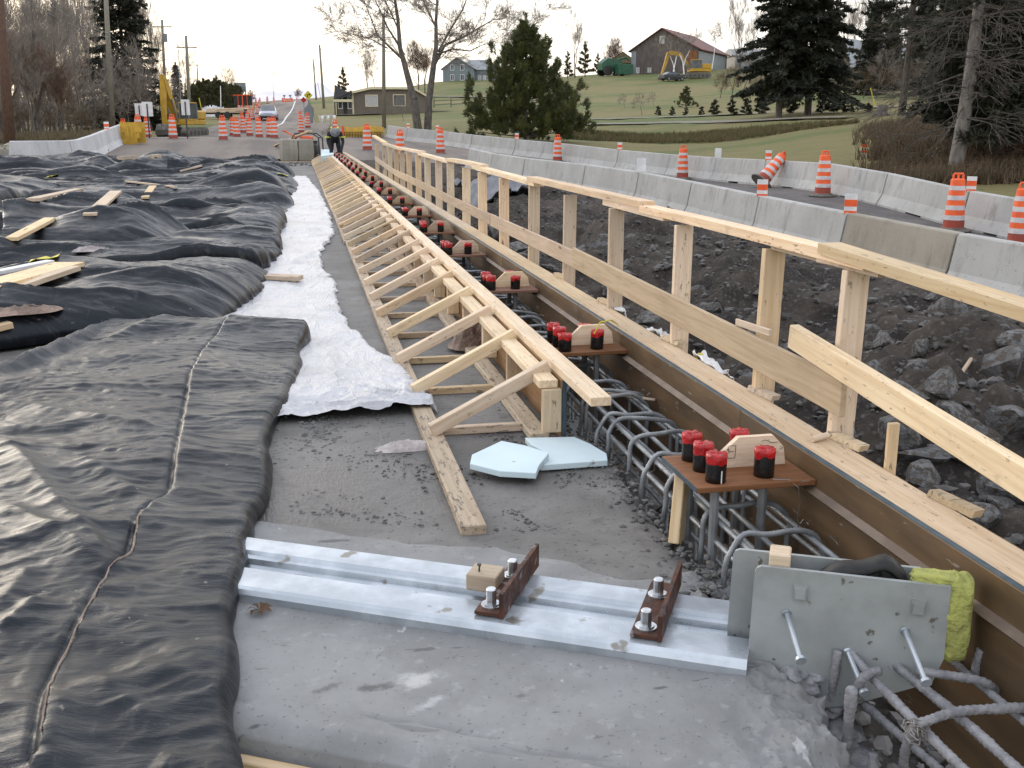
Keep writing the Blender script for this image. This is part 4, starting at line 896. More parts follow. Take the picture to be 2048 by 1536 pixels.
def tarp(name, label, xl, xr, yn, yf, h, seed, nx=150, ny=150, z0=.012, edge_w=.12, wr=1., big=.06, creases=(), seam=None, freq=1., nearroll=.12, farlift=0, nearlift=0, mat=None, aniso=(1, 1), rightlift=0, film=False, tilt=.12, crum=1.):
    s = 1-(1-np.linspace(0, 1, nx))**1.35; t = np.linspace(0, 1, ny)
    SS, TT = np.meshgrid(s, t, indexing='ij')
    # rows bend with the edges
    Y0 = pw(np.array([0.]), [(0, 0)]); 
    YM = pw(SS, yn)*(1-TT) + pw(SS, yf)*TT
    XL = pw(TT, xl); XR = pw(TT, xr) + .03*fbm(TT*9*freq, TT*0, seed+40, 3)
    X = XL*(1-SS) + XR*SS; Y = YM + .05*fbm(X*2.1, YM*0, seed+41, 3)*(1-np.abs(2*TT-1))*0 + .04*vn(X*3, X*0, seed+42)*(TT > .98)
    dR = np.abs(XR-X); e = np.clip(dR/edge_w, 0, 1); prof = np.sqrt(np.clip(1-(1-e)**2, 0, 1))
    if nearroll: dn = np.clip((Y-pw(SS, yn))/nearroll, 0, 1); prof = prof*np.sqrt(np.clip(1-(1-dn)**2, 0, 1))
    Xw = X + .10*fbm(X*1.1, Y*1.1, seed+5, 2); Yw = Y + .10*fbm(X*1.7, Y*1.7, seed+6, 2)
    ca, sa = math.cos(tilt), math.sin(tilt); Xr = Xw*ca+Yw*sa; Yr_ = -Xw*sa+Yw*ca
    H = h + big*fbm(Xr*.5*freq*aniso[0], Yr_*.9*freq*aniso[1], seed, 2) + .55*big*(ridge(Xr*.35*freq*aniso[0], Yr_*1.5*freq*aniso[1], seed+1, 2)-.5)
    fine = crum*(.011*facet(Xr*1.3, Yr_*2.7, seed+2, 10) + .0075*facet(Xw*2.9+.6*Yw, Yw*6.2, seed+3, 10) + .0055*facet(Xw*6.3-.5*Yw, Yw*14, seed+4, 9) + .0034*facet(Xw*17, Yw*31+Xw*4, seed+5, 8))
    gather = .009*wr*np.exp(-(dR/.28)**2)*(ridge(Xw*1.8, Yw*10, seed+4, 2)-.5)*1.5
    H = H + fine + gather
    for p, q, w_, a_, asym in creases:
        d, sg, tt = segd(X, Y, p, q); fall = np.minimum(1, np.minimum(tt, 1-tt)*6+.15)
        H = H + a_*fall*np.where(sg > 0, np.exp(-(np.sqrt(d*d+.0004)-.02)/w_), np.exp(-(np.sqrt(d*d+.0004)-.02)/(w_*asym)))
    if seam:
        D = np.full(X.shape, 9.); G = np.zeros(X.shape)
        for p, q in zip(seam[:-1], seam[1:]):
            d, sg, tt = segd(X, Y, p, q); k = d < D; D = np.where(k, d, D); G = np.where(k, sg, G)
        H = H + np.where(G < 0, .020*np.exp(-D/.16)*np.clip(D/.012, 0, 1), 0) - .014*np.exp(-(D/.013)**2)
    if nearlift: H = H + nearlift*np.exp(-((Y-pw(SS, yn))/.28)**2)*(.55+.45*vn(X*1.3, X*0, seed+60))
    if farlift: H = H + farlift*np.exp(-((pw(SS, yf)-Y)/.3)**2)*(.5+.5*vn(X*1.1, X*0, seed+61))
    if rightlift: H = H + rightlift*np.exp(-(dR/.25)**2)*(.5+.6*vn(Y*1.7, Y*0, seed+62))
    Z = z0 + np.maximum(H*(.58+.42*np.clip(dR/.55, 0, 1)), .012)*prof + .004
    reg(X, Y, Z)
    o = gridmesh(name, X, Y, Z, mat or MT['tarp'], thick=.006)
    return tag(o, label, 'tarpaulin' if not film else 'plastic sheet')
def xy(u, v, z=.13): q = P(u, v, z); return (q.x, q.y)
cr = [(xy(0,870), xy(245,1135), .05, .055, .35), (xy(0,1000), xy(205,1112), .04, .045, .5), (xy(150,905), xy(330,1005), .045, .035, .5), (xy(0,800), xy(330,850), .06, .03, .6), (xy(200,680), xy(470,600), .07, .045, .35),
      (xy(345,895), xy(540,900), .03, .022, .4), (xy(400,700), xy(560,780), .035, .025, .4), (xy(370,830), xy(550,820), .028, .02, .5), (xy(335,960), xy(520,985), .03, .025, .4), (xy(280,1030), xy(500,1060), .03, .02, .4), (xy(250,1300), xy(470,1340), .035, .03, .3), (xy(230,1180), xy(440,1320), .03, .02, .5),
      (xy(170,1330), xy(330,1420), .04, .03, .5), (xy(0,1240), xy(80,1180), .03, .035, .4), (xy(60,1120), xy(0,1200), .03, .03, .5), (xy(210,600), xy(400,640), .06, .03, .6), (xy(90,720), xy(330,700), .05, .02, .6), (xy(300,1480), xy(540,1490), .04, .03, .4), (xy(120,1380), xy(90,1536), .05, .04, .4)]
seam = [xy(u, v, .14) for u, v in ((482,600),(470,628),(400,690),(378,740),(350,880),(335,960),(270,1010),(250,1080),(205,1120),(150,1210),(105,1290),(80,1350),(60,1480))]
tarp('tarpaulin', 'large black insulated tarpaulin with a stitched seam, nearest on the deck', [(0,-2.6),(1,-2.6)], [(0,.02),(.03,-.09),(.06,-.2),(.12,-.215),(.25,-.215),(.4,-.185),(.55,-.17),(.62,-.16),(.72,-.10),(.85,.0),(1,.02)],
     [(0,.4),(.4,.7),(.8,1.25),(1,1.75)], [(0,4.9),(.35,5.7),(.5,7.2),(.75,7.05),(1,6.95)], .10, 3, 330, 600, edge_w=.05, big=.03, wr=.8, crum=1.45, creases=[(a, b_, c_*1.5, d_*.7, max(e_, .5)) for a, b_, c_, d_, e_ in cr], seam=seam, nearroll=.25, farlift=.10, rightlift=.03)
sb = B(); sp = []
for (a, b_), (c_, d_) in zip(seam[6:-1], seam[7:]):
    for k in range(5): f = k/5; sp.append((a+(c_-a)*f+.018+rnd.uniform(-.003,.003), b_+(d_-b_)*f+rnd.uniform(-.004,.004)))
more = [  # name, label, xl, xr, near y, far y ...
 dict(label='rolled black tarpaulin with a fat wrinkled end on the white film', xl=[(0,-6),(1,-7)], xr=[(0,-.62),(.25,-.46),(.6,-.34),(1,-.33)], yn=[(0,5.6),(.6,6.5),(.8,7.1),(1,7.6)], yf=[(0,10.4),(.7,10.4),(1,10.2)], h=.20, seed=13, wr=2.0, crum=1.9, big=.13, edge_w=.34, nearroll=.5, farlift=.02, aniso=(1,1.2), nx=220, ny=200),
 dict(label='black tarpaulin with a drooping lifted corner behind the fat roll', xl=[(0,-5.5),(1,-6)], xr=[(0,-.38),(.5,-.22),(1,-.24)], yn=[(0,9.6),(.5,9.9),(.85,10.0),(1,10.3)], yf=[(0,13),(1,12.9)], h=.26, seed=23, wr=2.2, crum=1.9, big=.15, edge_w=.10, nearroll=.04, nearlift=.16, nx=180, ny=150),
 dict(label='black tarpaulin folded over twice in the middle of the deck', xl=[(0,-7),(1,-7)], xr=[(0,-.32),(.5,-.18),(1,-.24)], yn=[(0,12.3),(.6,12.9),(1,13.1)], yf=[(0,17),(1,16.6)], h=.20, seed=33, wr=2.0, crum=1.9, big=.16, edge_w=.18, nearroll=.06, nearlift=.15, nx=180, ny=150),
 dict(label='wrinkled black tarpaulin strip lying between the folded ones', xl=[(0,-8),(1,-8)], xr=[(0,-.25),(.5,-.10),(1,-.2)], yn=[(0,16.2),(.5,16.4),(1,16.0)], yf=[(0,22.5),(1,21.5)], h=.20, seed=43, wr=2.0, crum=1.9, big=.18, edge_w=.3, nearroll=.2, nearlift=.1, nx=170, ny=140),
 dict(label='black tarpaulin with a yellow tag at its rolled end', xl=[(0,-8.5),(1,-8.5)], xr=[(0,-.12),(.5,.02),(1,-.1)], yn=[(0,21.3),(.6,21.8),(1,21.2)], yf=[(0,27.5),(1,26)], h=.24, seed=53, wr=2.4, crum=1.9, big=.2, edge_w=.3, nearroll=.2, nearlift=.12, nx=160, ny=140),
 dict(label='flat black tarpaulin along the far part of the deck', xl=[(0,-9),(1,-9)], xr=[(0,-1.3),(1,-1.8)], yn=[(0,26.3),(1,26)], yf=[(0,36),(1,34)], h=.16, seed=63, wr=2.0, big=.26, edge_w=.3, nearroll=.3, nx=150, ny=140),
 dict(label='lumpy heap of bunched black tarpaulin next to the concrete blocks', xl=[(0,-3.2),(1,-2.9)], xr=[(0,-.25),(.5,-.1),(1,-.45)], yn=[(0,26.8),(1,26.2)], yf=[(0,31.5),(1,31)], h=.36, seed=73, wr=3, crum=3, big=.22, edge_w=.4, nearroll=.4, freq=1.2, nx=150, ny=140),
 dict(label='crumpled mound of black tarpaulin pushed up in the middle', xl=[(0,-2.9),(.5,-3.3),(1,-2.9)], xr=[(0,-1.25),(.5,-1.1),(1,-1.6)], yn=[(0,11.0),(1,10.6)], yf=[(0,14.5),(1,14.0)], h=.42, seed=83, wr=3.2, crum=1.9, big=.22, edge_w=.75, nearroll=1.6, freq=1.3, nx=140, ny=150),
 dict(label='black tarpaulin ridge bunched up along the far left edge of the deck', xl=[(0,-10.5),(1,-10.8)], xr=[(0,-4.6),(.5,-4.2),(1,-4.7)], yn=[(0,27.5),(1,28.5)], yf=[(0,34.5),(1,33)], h=.40, seed=93, wr=3, crum=3, big=.26, edge_w=.7, nearroll=.5, freq=.9, nx=150, ny=120),
 dict(label='small folded black tarpaulin lying across the others by the yellow tape', xl=[(0,-6.8),(1,-7.2)], xr=[(0,-4.9),(.5,-4.5),(1,-4.2)], yn=[(0,15.6),(1,16.8)], yf=[(0,20.5),(1,20.6)], h=.42, seed=103, wr=1.6, big=.12, edge_w=.12, nearroll=.1, nx=110, ny=110)]
for d in more: tarp('tarpaulin', d.pop('label'), d.pop('xl'), d.pop('xr'), d.pop('yn'), d.pop('yf'), d.pop('h'), d.pop('seed'), **d)
# --- white plastic film between the tarpaulins and the formwork
redge = [(848,-.10),(812,.10)]
def filmx(t): pass
rp = [(552,848),(650,826),(770,792),(838,762),(812,742),(742,690),(692,642),(676,602),(672,572),(650,540),(640,505),(668,470),(661,430),(640,385),(612,352)]
rw = [xy(u, v, .01) for u, v in rp[3:]]; ny_ = 420; nx_ = 130
ty_ = np.linspace(rw[0][1], rw[-1][1], ny_)
ky = np.linspace(0, 1, ny_)**1.7; yy_ = 4.95 + (rw[-1][1]-4.95)*ky
order = sorted(rw, key=lambda p: p[1]); xr_ = np.interp(yy_, [p[1] for p in order], [p[0] for p in order])
sN = np.linspace(0, 1, nx_); SS, YR = np.meshgrid(sN, yy_, indexing='ij'); XR_ = np.repeat(xr_[None, :], nx_, 0)
GX = -.80 + (XR_ + .025*fbm(YR*5, YR*0, 77, 3) + .80)*SS; near = xy(552, 846, .01); GY = YR + (near[1]-YR)*np.clip((1-(YR-4.95)/1.2), 0, 1)*np.clip(1.25-SS*1.25, 0, 1)*.9*(1) 
Xw = GX + .06*fbm(GX*4, GY*3, 201); Yw = GY + .10*fbm(GX*4, GY*3, 202)
GZ = .010 + .010*np.clip(ridge(Xw*3.6, Yw*.8, 203, 2)-.5, 0, 2) + .005*np.clip(ridge(Xw*8, Yw*2.5, 204, 2)-.5, 0, 2) + .006*fbm(GX*2, GY*1.3, 205)  + .016*facet(Xw*3.2+.4*Yw, Yw*.9, 211, 9) + .008*facet(Xw*7-.7*Yw, Yw*2.6, 212, 9) + .004*facet(Xw*15+2*Yw, Yw*7, 213, 8) + .014
bunch = np.exp(-((GY-5.15)/.45)**2); GZ = GZ + bunch*(.05*np.clip(SS*1.4-.1, 0, 1)*(.4+ridge(Xw*3, Yw*8, 206, 3)*.6)); GZ = np.maximum(GZ, .008)
GZ = GZ*np.clip((1-SS)/.015, .25, 1)
tag(gridmesh('plastic_film', GX, GY, GZ, MT['film']), 'crinkled white plastic film spread on the deck beside the tarpaulins', 'plastic sheet')
from mathutils.bvhtree import BVHTree
BT = BVHTree.FromPolygons(BVH_V, BVH_F)
def hit(u, v, fallback=.3):
    d = Vector(ray(u, v)); loc, nor, i, dist = BT.ray_cast(Vector(_C), d.normalized()); return loc if loc is not None else P(u, v, fallback)
def down(x, y):
    loc, nor, i, dist = BT.ray_cast(Vector((x, y, 5)), Vector((0, 0, -1))); return loc.z if loc is not None else 0
sp = [(x, y, down(x, y)+.004) for x, y in sp if down(x, y) > .02]
if len(sp) > 3: tag(B().tube(sp, .0022, 5).obj('stitching_cord', MT['fleece'], None), 'pale loose cord along the seam of the nearest tarpaulin', 'cord')
def lay(name, pa, pb, w, h, mat, label, cat='board', lift=.0):
    a, b_ = hit(*pa), hit(*pb); m_ = (a+b_)/2; dz = max(0, down(m_.x, m_.y)-m_.z); up_ = Vector((0, 0, h/2+lift+dz))
    return tag(board(name, a+up_, b_+up_, w, h, mat), label, cat)
lay('plank', (-60,590), (140,533), .24, .038, MT['wood'], 'wide clean plank jutting in at the left over the black roll')
lay('plank', (-60,612), (150,541), .10, .038, MT['wood_grey'], 'narrow board under the wide clean plank on the left')
lay('plank', (-40,556), (102,527), .09, .03, MT['white_paint'], 'pale thin board behind the wide clean plank')
lay('plank', (24,482), (100,442), .12, .038, MT['wood'], 'short board stub poking from under a tarpaulin fold on the left')
lay('plank', (66,403), (158,381), .14, .038, MT['wood'], 'pale board lying flat on the tarpaulin behind the stub')
lay('plank', (180,432), (232,386), .14, .03, MT['wood'], 'pale board leaning under the crumpled mound')
lay('plank', (252,367), (352,379), .06, .03, MT['wood'], 'thin long lath beyond the crumpled mound', lift=.03)
lay('plank', (290,399), (306,376), .13, .038, MT['wood'], 'short board end standing against the crumpled mound')
lay('plank', (360,344), (404,333), .16, .038, MT['wood_grey'], 'weathered board at the far side of the tarpaulins')
lay('plank', (238,320), (270,318), .12, .10, MT['wood'], 'short timber offcut at the far edge of the deck, the longer one')
lay('plank', (302,317), (320,315), .12, .10, MT['wood'], 'short timber offcut at the far edge of the deck, the smaller one')
lay('plank', (-30,668), (22,655), .10, .04, MT['wood'], 'timber end at the left frame edge beside the pale cloth')
o = board('plank', (-.32, 9.62, .06), (-.02, 9.50, .055), .14, .04, MT['wood'], None); tag(o, 'timber end sticking out from under the tarpaulin onto the white film', 'board')
def ribbon(px, w, label):
    a = [hit(*p)+Vector((0,0,.012)) for p in px]; V = []; 
    for i, p in enumerate(a): V += [p+Vector((0,-w/2,.01*(i%2))), p+Vector((0,w/2,.012*((i+1)%2)))]
    o = mesh('ribbon', V, [(2*i,2*i+2,2*i+3,2*i+1) for i in range(len(a)-1)], MT['yellow_tape'], None); sm = o.modifiers.new('t','SOLIDIFY'); sm.thickness = .003
    tag(o, label, 'ribbon')
ribbon([(90,358),(98,354),(106,353),(116,350)], .16, 'yellow ribbon tag on the small folded tarpaulin')
ribbon([(60,526),(75,521),(90,519),(104,520),(118,514)], .09, 'bright yellow ribbon beside the wide clean plank')
ribbon([(555,348),(565,350),(576,353)], .10, 'yellow label on the rolled tarpaulin end by the white film')
c = hit(180, 501); crumple('cloth_scrap', (c.x, c.y, c.z-.01), .16, .06, .05, MT['paper'], 'pale cloth scrap on the black tarpaulin', 'cloth', 11)
c = hit(40, 610, .2); crumple('cloth', (c.x, c.y, c.z-.05), .24, .16, .05, MT['fleece'], 'pale cloth showing in the gap under the tarpaulin fold at the left edge', 'cloth', 15, .3)
# ================================================================== concrete barriers
def barrier_mat(name, a, b_, stain):
    n = N(name); co = n.coord((1, 1, 1)); col = n.mix(n.ramp(n.noise(co, 1.0, 6, .6), .36, .64), a, b_)
    col = n.mix(n.ramp(n.noise(n.coord((2.2, 2.2, .35)), 2.2, 5, .7), .50, .70, 0, .8), col, stain)
    col = n.mix(n.ramp(n.noise(co, 30, 2), .67, .72, 0, .7), col, (.10, .095, .09))
    n.set('Base Color', col).set('Roughness', .85); n.bump(n.noise(co, 22, 6, .7), .25, .008); return n.m
MT['conc'] = barrier_mat('barrier_concrete', (.43, .43, .42), (.36, .36, .345), (.25, .245, .23))
MT['conc_old'] = barrier_mat('aged_barrier_concrete', (.32, .295, .25), (.25, .23, .19), (.19, .165, .13))
MT['conc_white'] = barrier_mat('whitish_barrier_concrete', (.58, .58, .585), (.50, .50, .50), (.36, .35, .33))
def barrier(p0, p1, mat, label, group, h=.81, marker=None, dz=0):
    p0 = Vector((p0[0], p0[1], T(*p0)+dz)); p1 = Vector((p1[0], p1[1], T(*p1)+dz)); d = p1-p0; L = d.length-.03
    t = thing('concrete_barrier', label, 'barrier', p0, 0, group)
    M_ = Matrix.Translation(p0) @ Matrix.Rotation(math.atan2(d.y, d.x), 4, 'Z') @ Matrix.Rotation(-math.asin(d.z/d.length), 4, 'Y')
    pr = [(-.30,0),(-.30,.07),(-.285,.085),(-.165,.30),(-.085,h-.02),(-.07,h),(.07,h),(.085,h-.02),(.165,.30),(.285,.085),(.30,.07),(.30,0)]
    V = []; Fc = []; k = len(pr)
    secs = [(.015,.02,0),(.035,0,0),(L*.40,0,0),(L*.40+.01,0,.055),(L*.60-.01,0,.055),(L*.60,0,0),(L-.02,0,0),(L,.02,0)]
    for x, ins, zb in secs:
        for y, z in pr: V.append((x, y*(1-ins*2), max(z, zb) - ins*(z > h-.05)))
    for i in range(len(secs)-1):
        for j in range(k): Fc.append((i*k+j, (i+1)*k+j, (i+1)*k+(j+1)%k, i*k+(j+1)%k))
    Fc += [tuple(range(k)), tuple(range(len(secs)*k-1, (len(secs)-1)*k-1, -1))]
    mesh('body', V, Fc, mat, t, M_)
    hk = B()
    hk.tube([(L*.5+dx, -.30, .12+dz_) for dx, dz_ in ((-.06,.0),(-.04,.03),(.0,.0),(.04,-.02),(.06,.02))], .010, 5); hk.obj('lifting_hook', MT['dark_steel'], t, M_)
    if marker:
        mb = B().box((-.02,-.115,h), (.02,.115,h+.33)) if marker == 'white' else B().box((-.02,-.10,h-.06), (.02,.10,h+.30))
        Mm = Matrix.Translation(M_ @ Vector((.02, 0, 0))) @ Matrix.Rotation(math.atan2(p0.y, p0.x)+.0, 4, 'Z')
        mp = mb.obj('marker_panel', MT['white_paint'], t, Mm)
        if marker == 'orange':
            for z0_, z1_ in ((h+.10, h+.21), (h-.04, h+.03)): B().box((-.024,-.098,z0_), (.024,.098,z1_)).obj('orange_stripe', MT['orange'], mp, Mm)
    return t, M_, L
nb_mark = {2:'orange',4:'orange',5:'orange',6:None,7:'white'}
for i in range(len(NB)-1):
    mk_ = {4:'orange', 5:'orange', 7:'white'}.get(i)
    lab = ORD[i] + ' barrier, counted from the near end, in the row along the excavation'
    if i == 3: lab = 'brownish stained barrier at the bend of the row along the excavation'
    barrier(NB[i], NB[i+1], MT['conc_old'] if i == 3 else MT['conc'], lab, 'barriers along the excavation', marker=mk_, dz=-.06)
for i in range(len(FB)-1):
    mk_ = {4:'orange', 7:'orange', 8:'white', 10:'orange', 12:'orange', 14:'orange', 15:'orange'}.get(i)
    t, M_, L = barrier(FB[i], FB[i+1], MT['conc'], ORD[i] + ' barrier, counted from the near end, in the row along the lawn', 'barriers along the lawn', marker=mk_, dz=-.01)
    if i == 4:
        cu = bpy.data.curves.new('marking', 'FONT'); cu.body = '125'; cu.size = .13; tob = bpy.data.objects.new('marking', cu); cu = bpy.data.meshes.new_from_object(tob); bpy.data.objects.remove(tob); cu.materials.clear(); cu.materials.append(MT['black'])
        Mt = M_ @ Matrix.Translation((.55, .116, .66)) @ Matrix.Rotation(math.pi, 4, 'Z') @ Matrix.Rotation(R(90-7), 4, 'X')
        put(bpy.data.objects.new('marker_lettering', cu), Mt, t)
LB = [(-7.5, 30.5),(-6.85,34.2),(-7.35,38.4),(-7.65,42.6),(-7.75,46.8),(-7.8,51)]
for i in range(len(LB)-1): barrier(LB[i], LB[i+1], MT['conc_white'], ORD[i] + ' whitish barrier, counted from the tarpaulins, beside the bare woods', 'whitish barriers by the woods', h=.84, marker='orange' if i == 4 else None)
o = B().box((-1.9,-.35,0), (1.9,.35,.75), bev=.03).obj('concrete_block', MT['conc_old'], None, Matrix.Translation((-10.0, 33.6, -.05))); tag(o, 'long weathered concrete block with debris on top at the left edge of the deck', 'concrete block')
pts = [(-10.0+rnd.uniform(-1.8,1.8), 33.6+rnd.uniform(-.3,.3), .70, rnd.uniform(.05,.16)) for _ in range(40)]
scatter_stones('rubble', pts, MT['conc_old'], 'broken concrete scraps on the long weathered block')
# ================================================================== traffic drums
def make_drum():
    t = thing('traffic_drum', 'x', 'traffic drum', (0,0,0), 0, 'orange and white traffic drums')
    prof = [(.235,.07),(.215,.12),(.213,.22)]; zs = [.22,.35,.47,.60,.72,.85,.97,1.06,1.09]
    r_ = lambda z: .215 - .075*(z-.15)/.95
    B().lathe([(.36,0),(.37,.02),(.36,.045),(.27,.05),(.25,.085),(.24,.085)], 20).obj('rubber_base', MT['rubber_base'], t)
    B().lathe([(.225,.06),(.215,.10),(r_(.25),.25)], 20).obj('lower_skirt', MT['orange_base'], t, smooth=False)
    B().lathe([(r_(.25),.25)]+[(r_(z), z) for z in (.5,.75,1.0)]+[(r_(1.08), 1.08),(r_(1.08)-.03, 1.10)], 20).obj('body', MT['orange'], t, smooth=False)
    for z0_, z1_ in ((.245,.345),(.455,.55),(.66,.755),(.865,.955)): B().lathe([(r_(z0_)+.004, z0_),(r_(z1_)+.004, z1_)], 20).obj('reflective_band', MT['reflect'], t)
    hb = B()
    hb.tube([(-.10,0,1.08),(-.10,0,1.17),(-.085,0,1.20),(.085,0,1.20),(.10,0,1.17),(.10,0,1.08)], .022, 8).box((-.02,-.018,1.08),(.02,.018,1.19))
    hb.obj('handle', MT['orange'], t); return t
drum0 = make_drum(); used = [False]
def drum(pos, label, rz=None, M=None):
    M_ = M if M is not None else Matrix.Translation(pos) @ Matrix.Rotation(rz if rz is not None else rnd.uniform(-.4,.4), 4, 'Z')
    if not used[0]:
        used[0] = True; 
        for ch in drum0.children:
            ch.matrix_basis = ch.matrix_basis
        put(drum0, M_); drum0['label'] = label; WM[drum0.name] = M_
        for ch in drum0.children: WM[ch.name] = M_.copy()
        return drum0
    return dup(drum0, M_, label)
def hitT(u, v, n_=60):
    z = 0; 
    for _ in range(n_): q = P(u, v, z); z = .6*z + .4*T(q.x, q.y)
    return Vector((q.x, q.y, T(q.x, q.y)))
def lane(u, off=.72):
    best = None
    for y in np.linspace(14, 74, 900):
        x = float(interp(FB, y))-off
        if off > 3: x = float(interp(NB, y))+.8
        uu = 1024 + FPX*((np.array([x, y, 0])-_C) @ _R)/((np.array([x, y, T(x, y) if best is None else best[3]])-_C) @ _F)
        if best is None or abs(uu-u) < best[0]: best = (abs(uu-u), x, y, T(x, y))
    return Vector((best[1], best[2], best[3]+.012))
for u, v, lab in ((1905,444,'nearest whole traffic drum standing in the detour lane against the lawn barriers'),(2036,461,'traffic drum cut by the right frame edge in the detour lane'),(1645,397,'traffic drum in the detour lane in front of the brown brush'),(1365,343,'traffic drum in the detour lane below the small pine on the field'),
                  (1115,317,'traffic drum in the detour lane in front of the round pine'),(881,309,'traffic drum in the detour lane in front of the two trunk tree'),(801,320,'traffic drum behind the far end posts of the railing'),(735,303,'traffic drum just left of the railing end')):
    q = hitT(u, v) if u < 900 else lane(u); drum(q, lab)
# the knocked over drum leaning on a barrier
q = lane(1522, .85); yb_ = Vector((1, -.2, 0)).normalized()
bx = Vector(_R); ax = (bx*.62 + Vector((0, 0, 1))*.72 + Vector((-bx.y, bx.x, 0))*.25).normalized(); x_ = ax.orthogonal().normalized(); y_ = ax.cross(x_)
M_ = Matrix(((x_.x,y_.x,ax.x,q.x),(x_.y,y_.y,ax.y,q.y),(x_.z,y_.z,ax.z,q.z+.16),(0,0,0,1)))
drum(None, 'tilted traffic drum leaning against the lawn barriers', M=M_)
far_drums = [(347,289,50),(447,290,50),(519,276,59),(549,281,56),(540,278,60),(500,268,66),(474,270,60),(466,262,66),(487,264,70),(672,283,60),(603,268,72),(616,262,80),(601,247,88),(614,246,96),
  (485,246,82),(496,240,92),(506,233,104),(498,228,112),(514,226,124),(505,222,136),(519,219,150),(512,215,165),(495,215,150),(520,214,176),(485,219,134),(478,214,150),(548,206,178),(535,208,170),(572,208,190),(594,206,190)]
for i, (u, v, d) in enumerate(far_drums):
    q = onT(u, d); 
    lab = {0:'traffic drum standing alone on the dirt left of the road lanes',1:'front drum of the cluster closing the road, farthest left',9:'traffic drum right behind the crouching worker',12:'traffic drum on the right shoulder of the road by the road signs',13:'traffic drum beside the shoulder drum, farther back',10:'traffic drum behind the red power machine',11:'second traffic drum behind the red power machine'}.get(i, ORD[i] + ' drum out along the line of drums beside the oncoming car')
    drum(q, lab)
for u, v, d, lab in ((249,268,60,'traffic drum behind the yellow form panels, leftmost'),(279,289,50,'traffic drum beside the yellow form panels in front of the sign backs'),(296,278,58,'traffic drum right of the yellow form panels')): drum(onT(u, d), lab)
# ================================================================== trees
def tubes_fast(segs, n=4):
    """segs: list of (p0, p1, r0, r1) -> one vertex/face array"""
    if not segs: return [], []
    A = np.array([s_[0] for s_ in segs]); Bq_ = np.array([s_[1] for s_ in segs]); r0 = np.array([s_[2] for s_ in segs]); r1 = np.array([s_[3] for s_ in segs])
    d = Bq_-A; d /= np.maximum(np.linalg.norm(d, axis=1, keepdims=True), 1e-6); ref = np.where(np.abs(d[:, 2:3]) > .9, np.array([[1., 0, 0]]), np.array([[0, 0, 1.]]))
    a = np.cross(d, ref); a /= np.linalg.norm(a, axis=1, keepdims=True); b_ = np.cross(d, a); V = np.zeros((len(segs), 2*n, 3))
    for j in range(n):
        w_ = a*math.cos(6.2832*j/n) + b_*math.sin(6.2832*j/n); V[:, j] = A + w_*r0[:, None]; V[:, n+j] = Bq_ + w_*r1[:, None]
    base = (np.arange(len(segs))*2*n)[:, None]; F_ = [base + np.array([[j, (j+1)%n, n+(j+1)%n, n+j]]) for j in range(n)]
    return V.reshape(-1, 3), np.concatenate(F_).tolist()
def grow(rr, p, d, L, r, depth, segs, up=.12, spread=.55, nb=(2, 4), wob=.16, minr=.004, thick=None):
    k = max(2, int(3+depth*.6)); pts = [p]; rad = [r]; dd = d.copy()
    for i in range(k):
        dd = (dd + Vector((rr.gauss(0, wob), rr.gauss(0, wob), rr.gauss(0, wob*.6)+up*.4))).normalized(); pts.append(pts[-1]+dd*(L/k)); rad.append(max(minr, r*(1-.55*(i+1)/k)))
    for i in range(k): (thick if (thick is not None and r > .045) else segs).append((tuple(pts[i]), tuple(pts[i+1]), rad[i], rad[i+1]))
    if depth <= 0: return
    for _ in range(rr.randint(*nb)):
        t = rr.uniform(.3, 1.0); i = min(k-1, int(t*k)); q = pts[i].lerp(pts[i+1], t*k-i)
        ax = Vector((rr.gauss(0, 1), rr.gauss(0, 1), rr.gauss(0, .5))); ax = (ax - dd*ax.dot(dd)).normalized(); a = rr.uniform(spread*.5, spread*1.4)
        nd = (dd*math.cos(a) + ax*math.sin(a)); nd.z += up; nd.normalize(); grow(rr, q, nd, L*rr.uniform(.5, .8), max(minr, rad[i]*rr.uniform(.45, .7)), depth-1, segs, up, spread, nb, wob, minr, thick)
    grow(rr, pts[-1], dd, L*rr.uniform(.55, .8), max(minr, rad[-1]), depth-1, segs, up, spread, nb, wob, minr, thick)
def bare_tree(seed, h, r, depth=6, spread=.5, up=.14, mat='twig', bark='bark', nb=(2, 3), minr=.006, clear=.25):
    rr = random.Random(seed); thick = []; segs = []; p = Vector((0, 0, -.2)); d = Vector((rr.gauss(0,.04), rr.gauss(0,.04), 1)).normalized()
    grow(rr, p, d, h*.36, r, depth, segs, up, spread, nb, .10, minr, thick)
    t = bpy.data.objects.new('bare_tree', None); put(t)
    V, F_ = tubes_fast(thick, 7); mesh('trunk', V, F_, MT[bark], t, smooth=True)
    V, F_ = tubes_fast(segs, 3); mesh('crown', V, F_, MT[mat], t); return t
def place(t, pos, scale, rz, label, cat='tree', group=None, first=False):
    M_ = Matrix.Translation(pos) @ Matrix.Rotation(rz, 4, 'Z') @ Matrix.Diagonal((scale, scale, scale, 1))
    if t.get('placed'): o = dup(t, M_); del o['placed']
    else:
        o = t; put(o, M_); t['placed'] = 1
        for ch in t.children: WM[ch.name] = M_ @ WM[ch.name]
    tag(o, label, cat, group)
    return o
bt = [bare_tree(11, 10, .16, 6), bare_tree(12, 11, .14, 6, .42, .2), bare_tree(13, 9, .13, 6, .62, .1), bare_tree(14, 8, .10, 6, .6, .12, 'twig_warm', nb=(2,4))]
slim = [bare_tree(21, 14, .13, 5, .22, .34, 'twig', 'bark_pale', (3,4)), bare_tree(22, 13, .10, 5, .26, .3, 'twig', 'bark_pale', (3,4))]
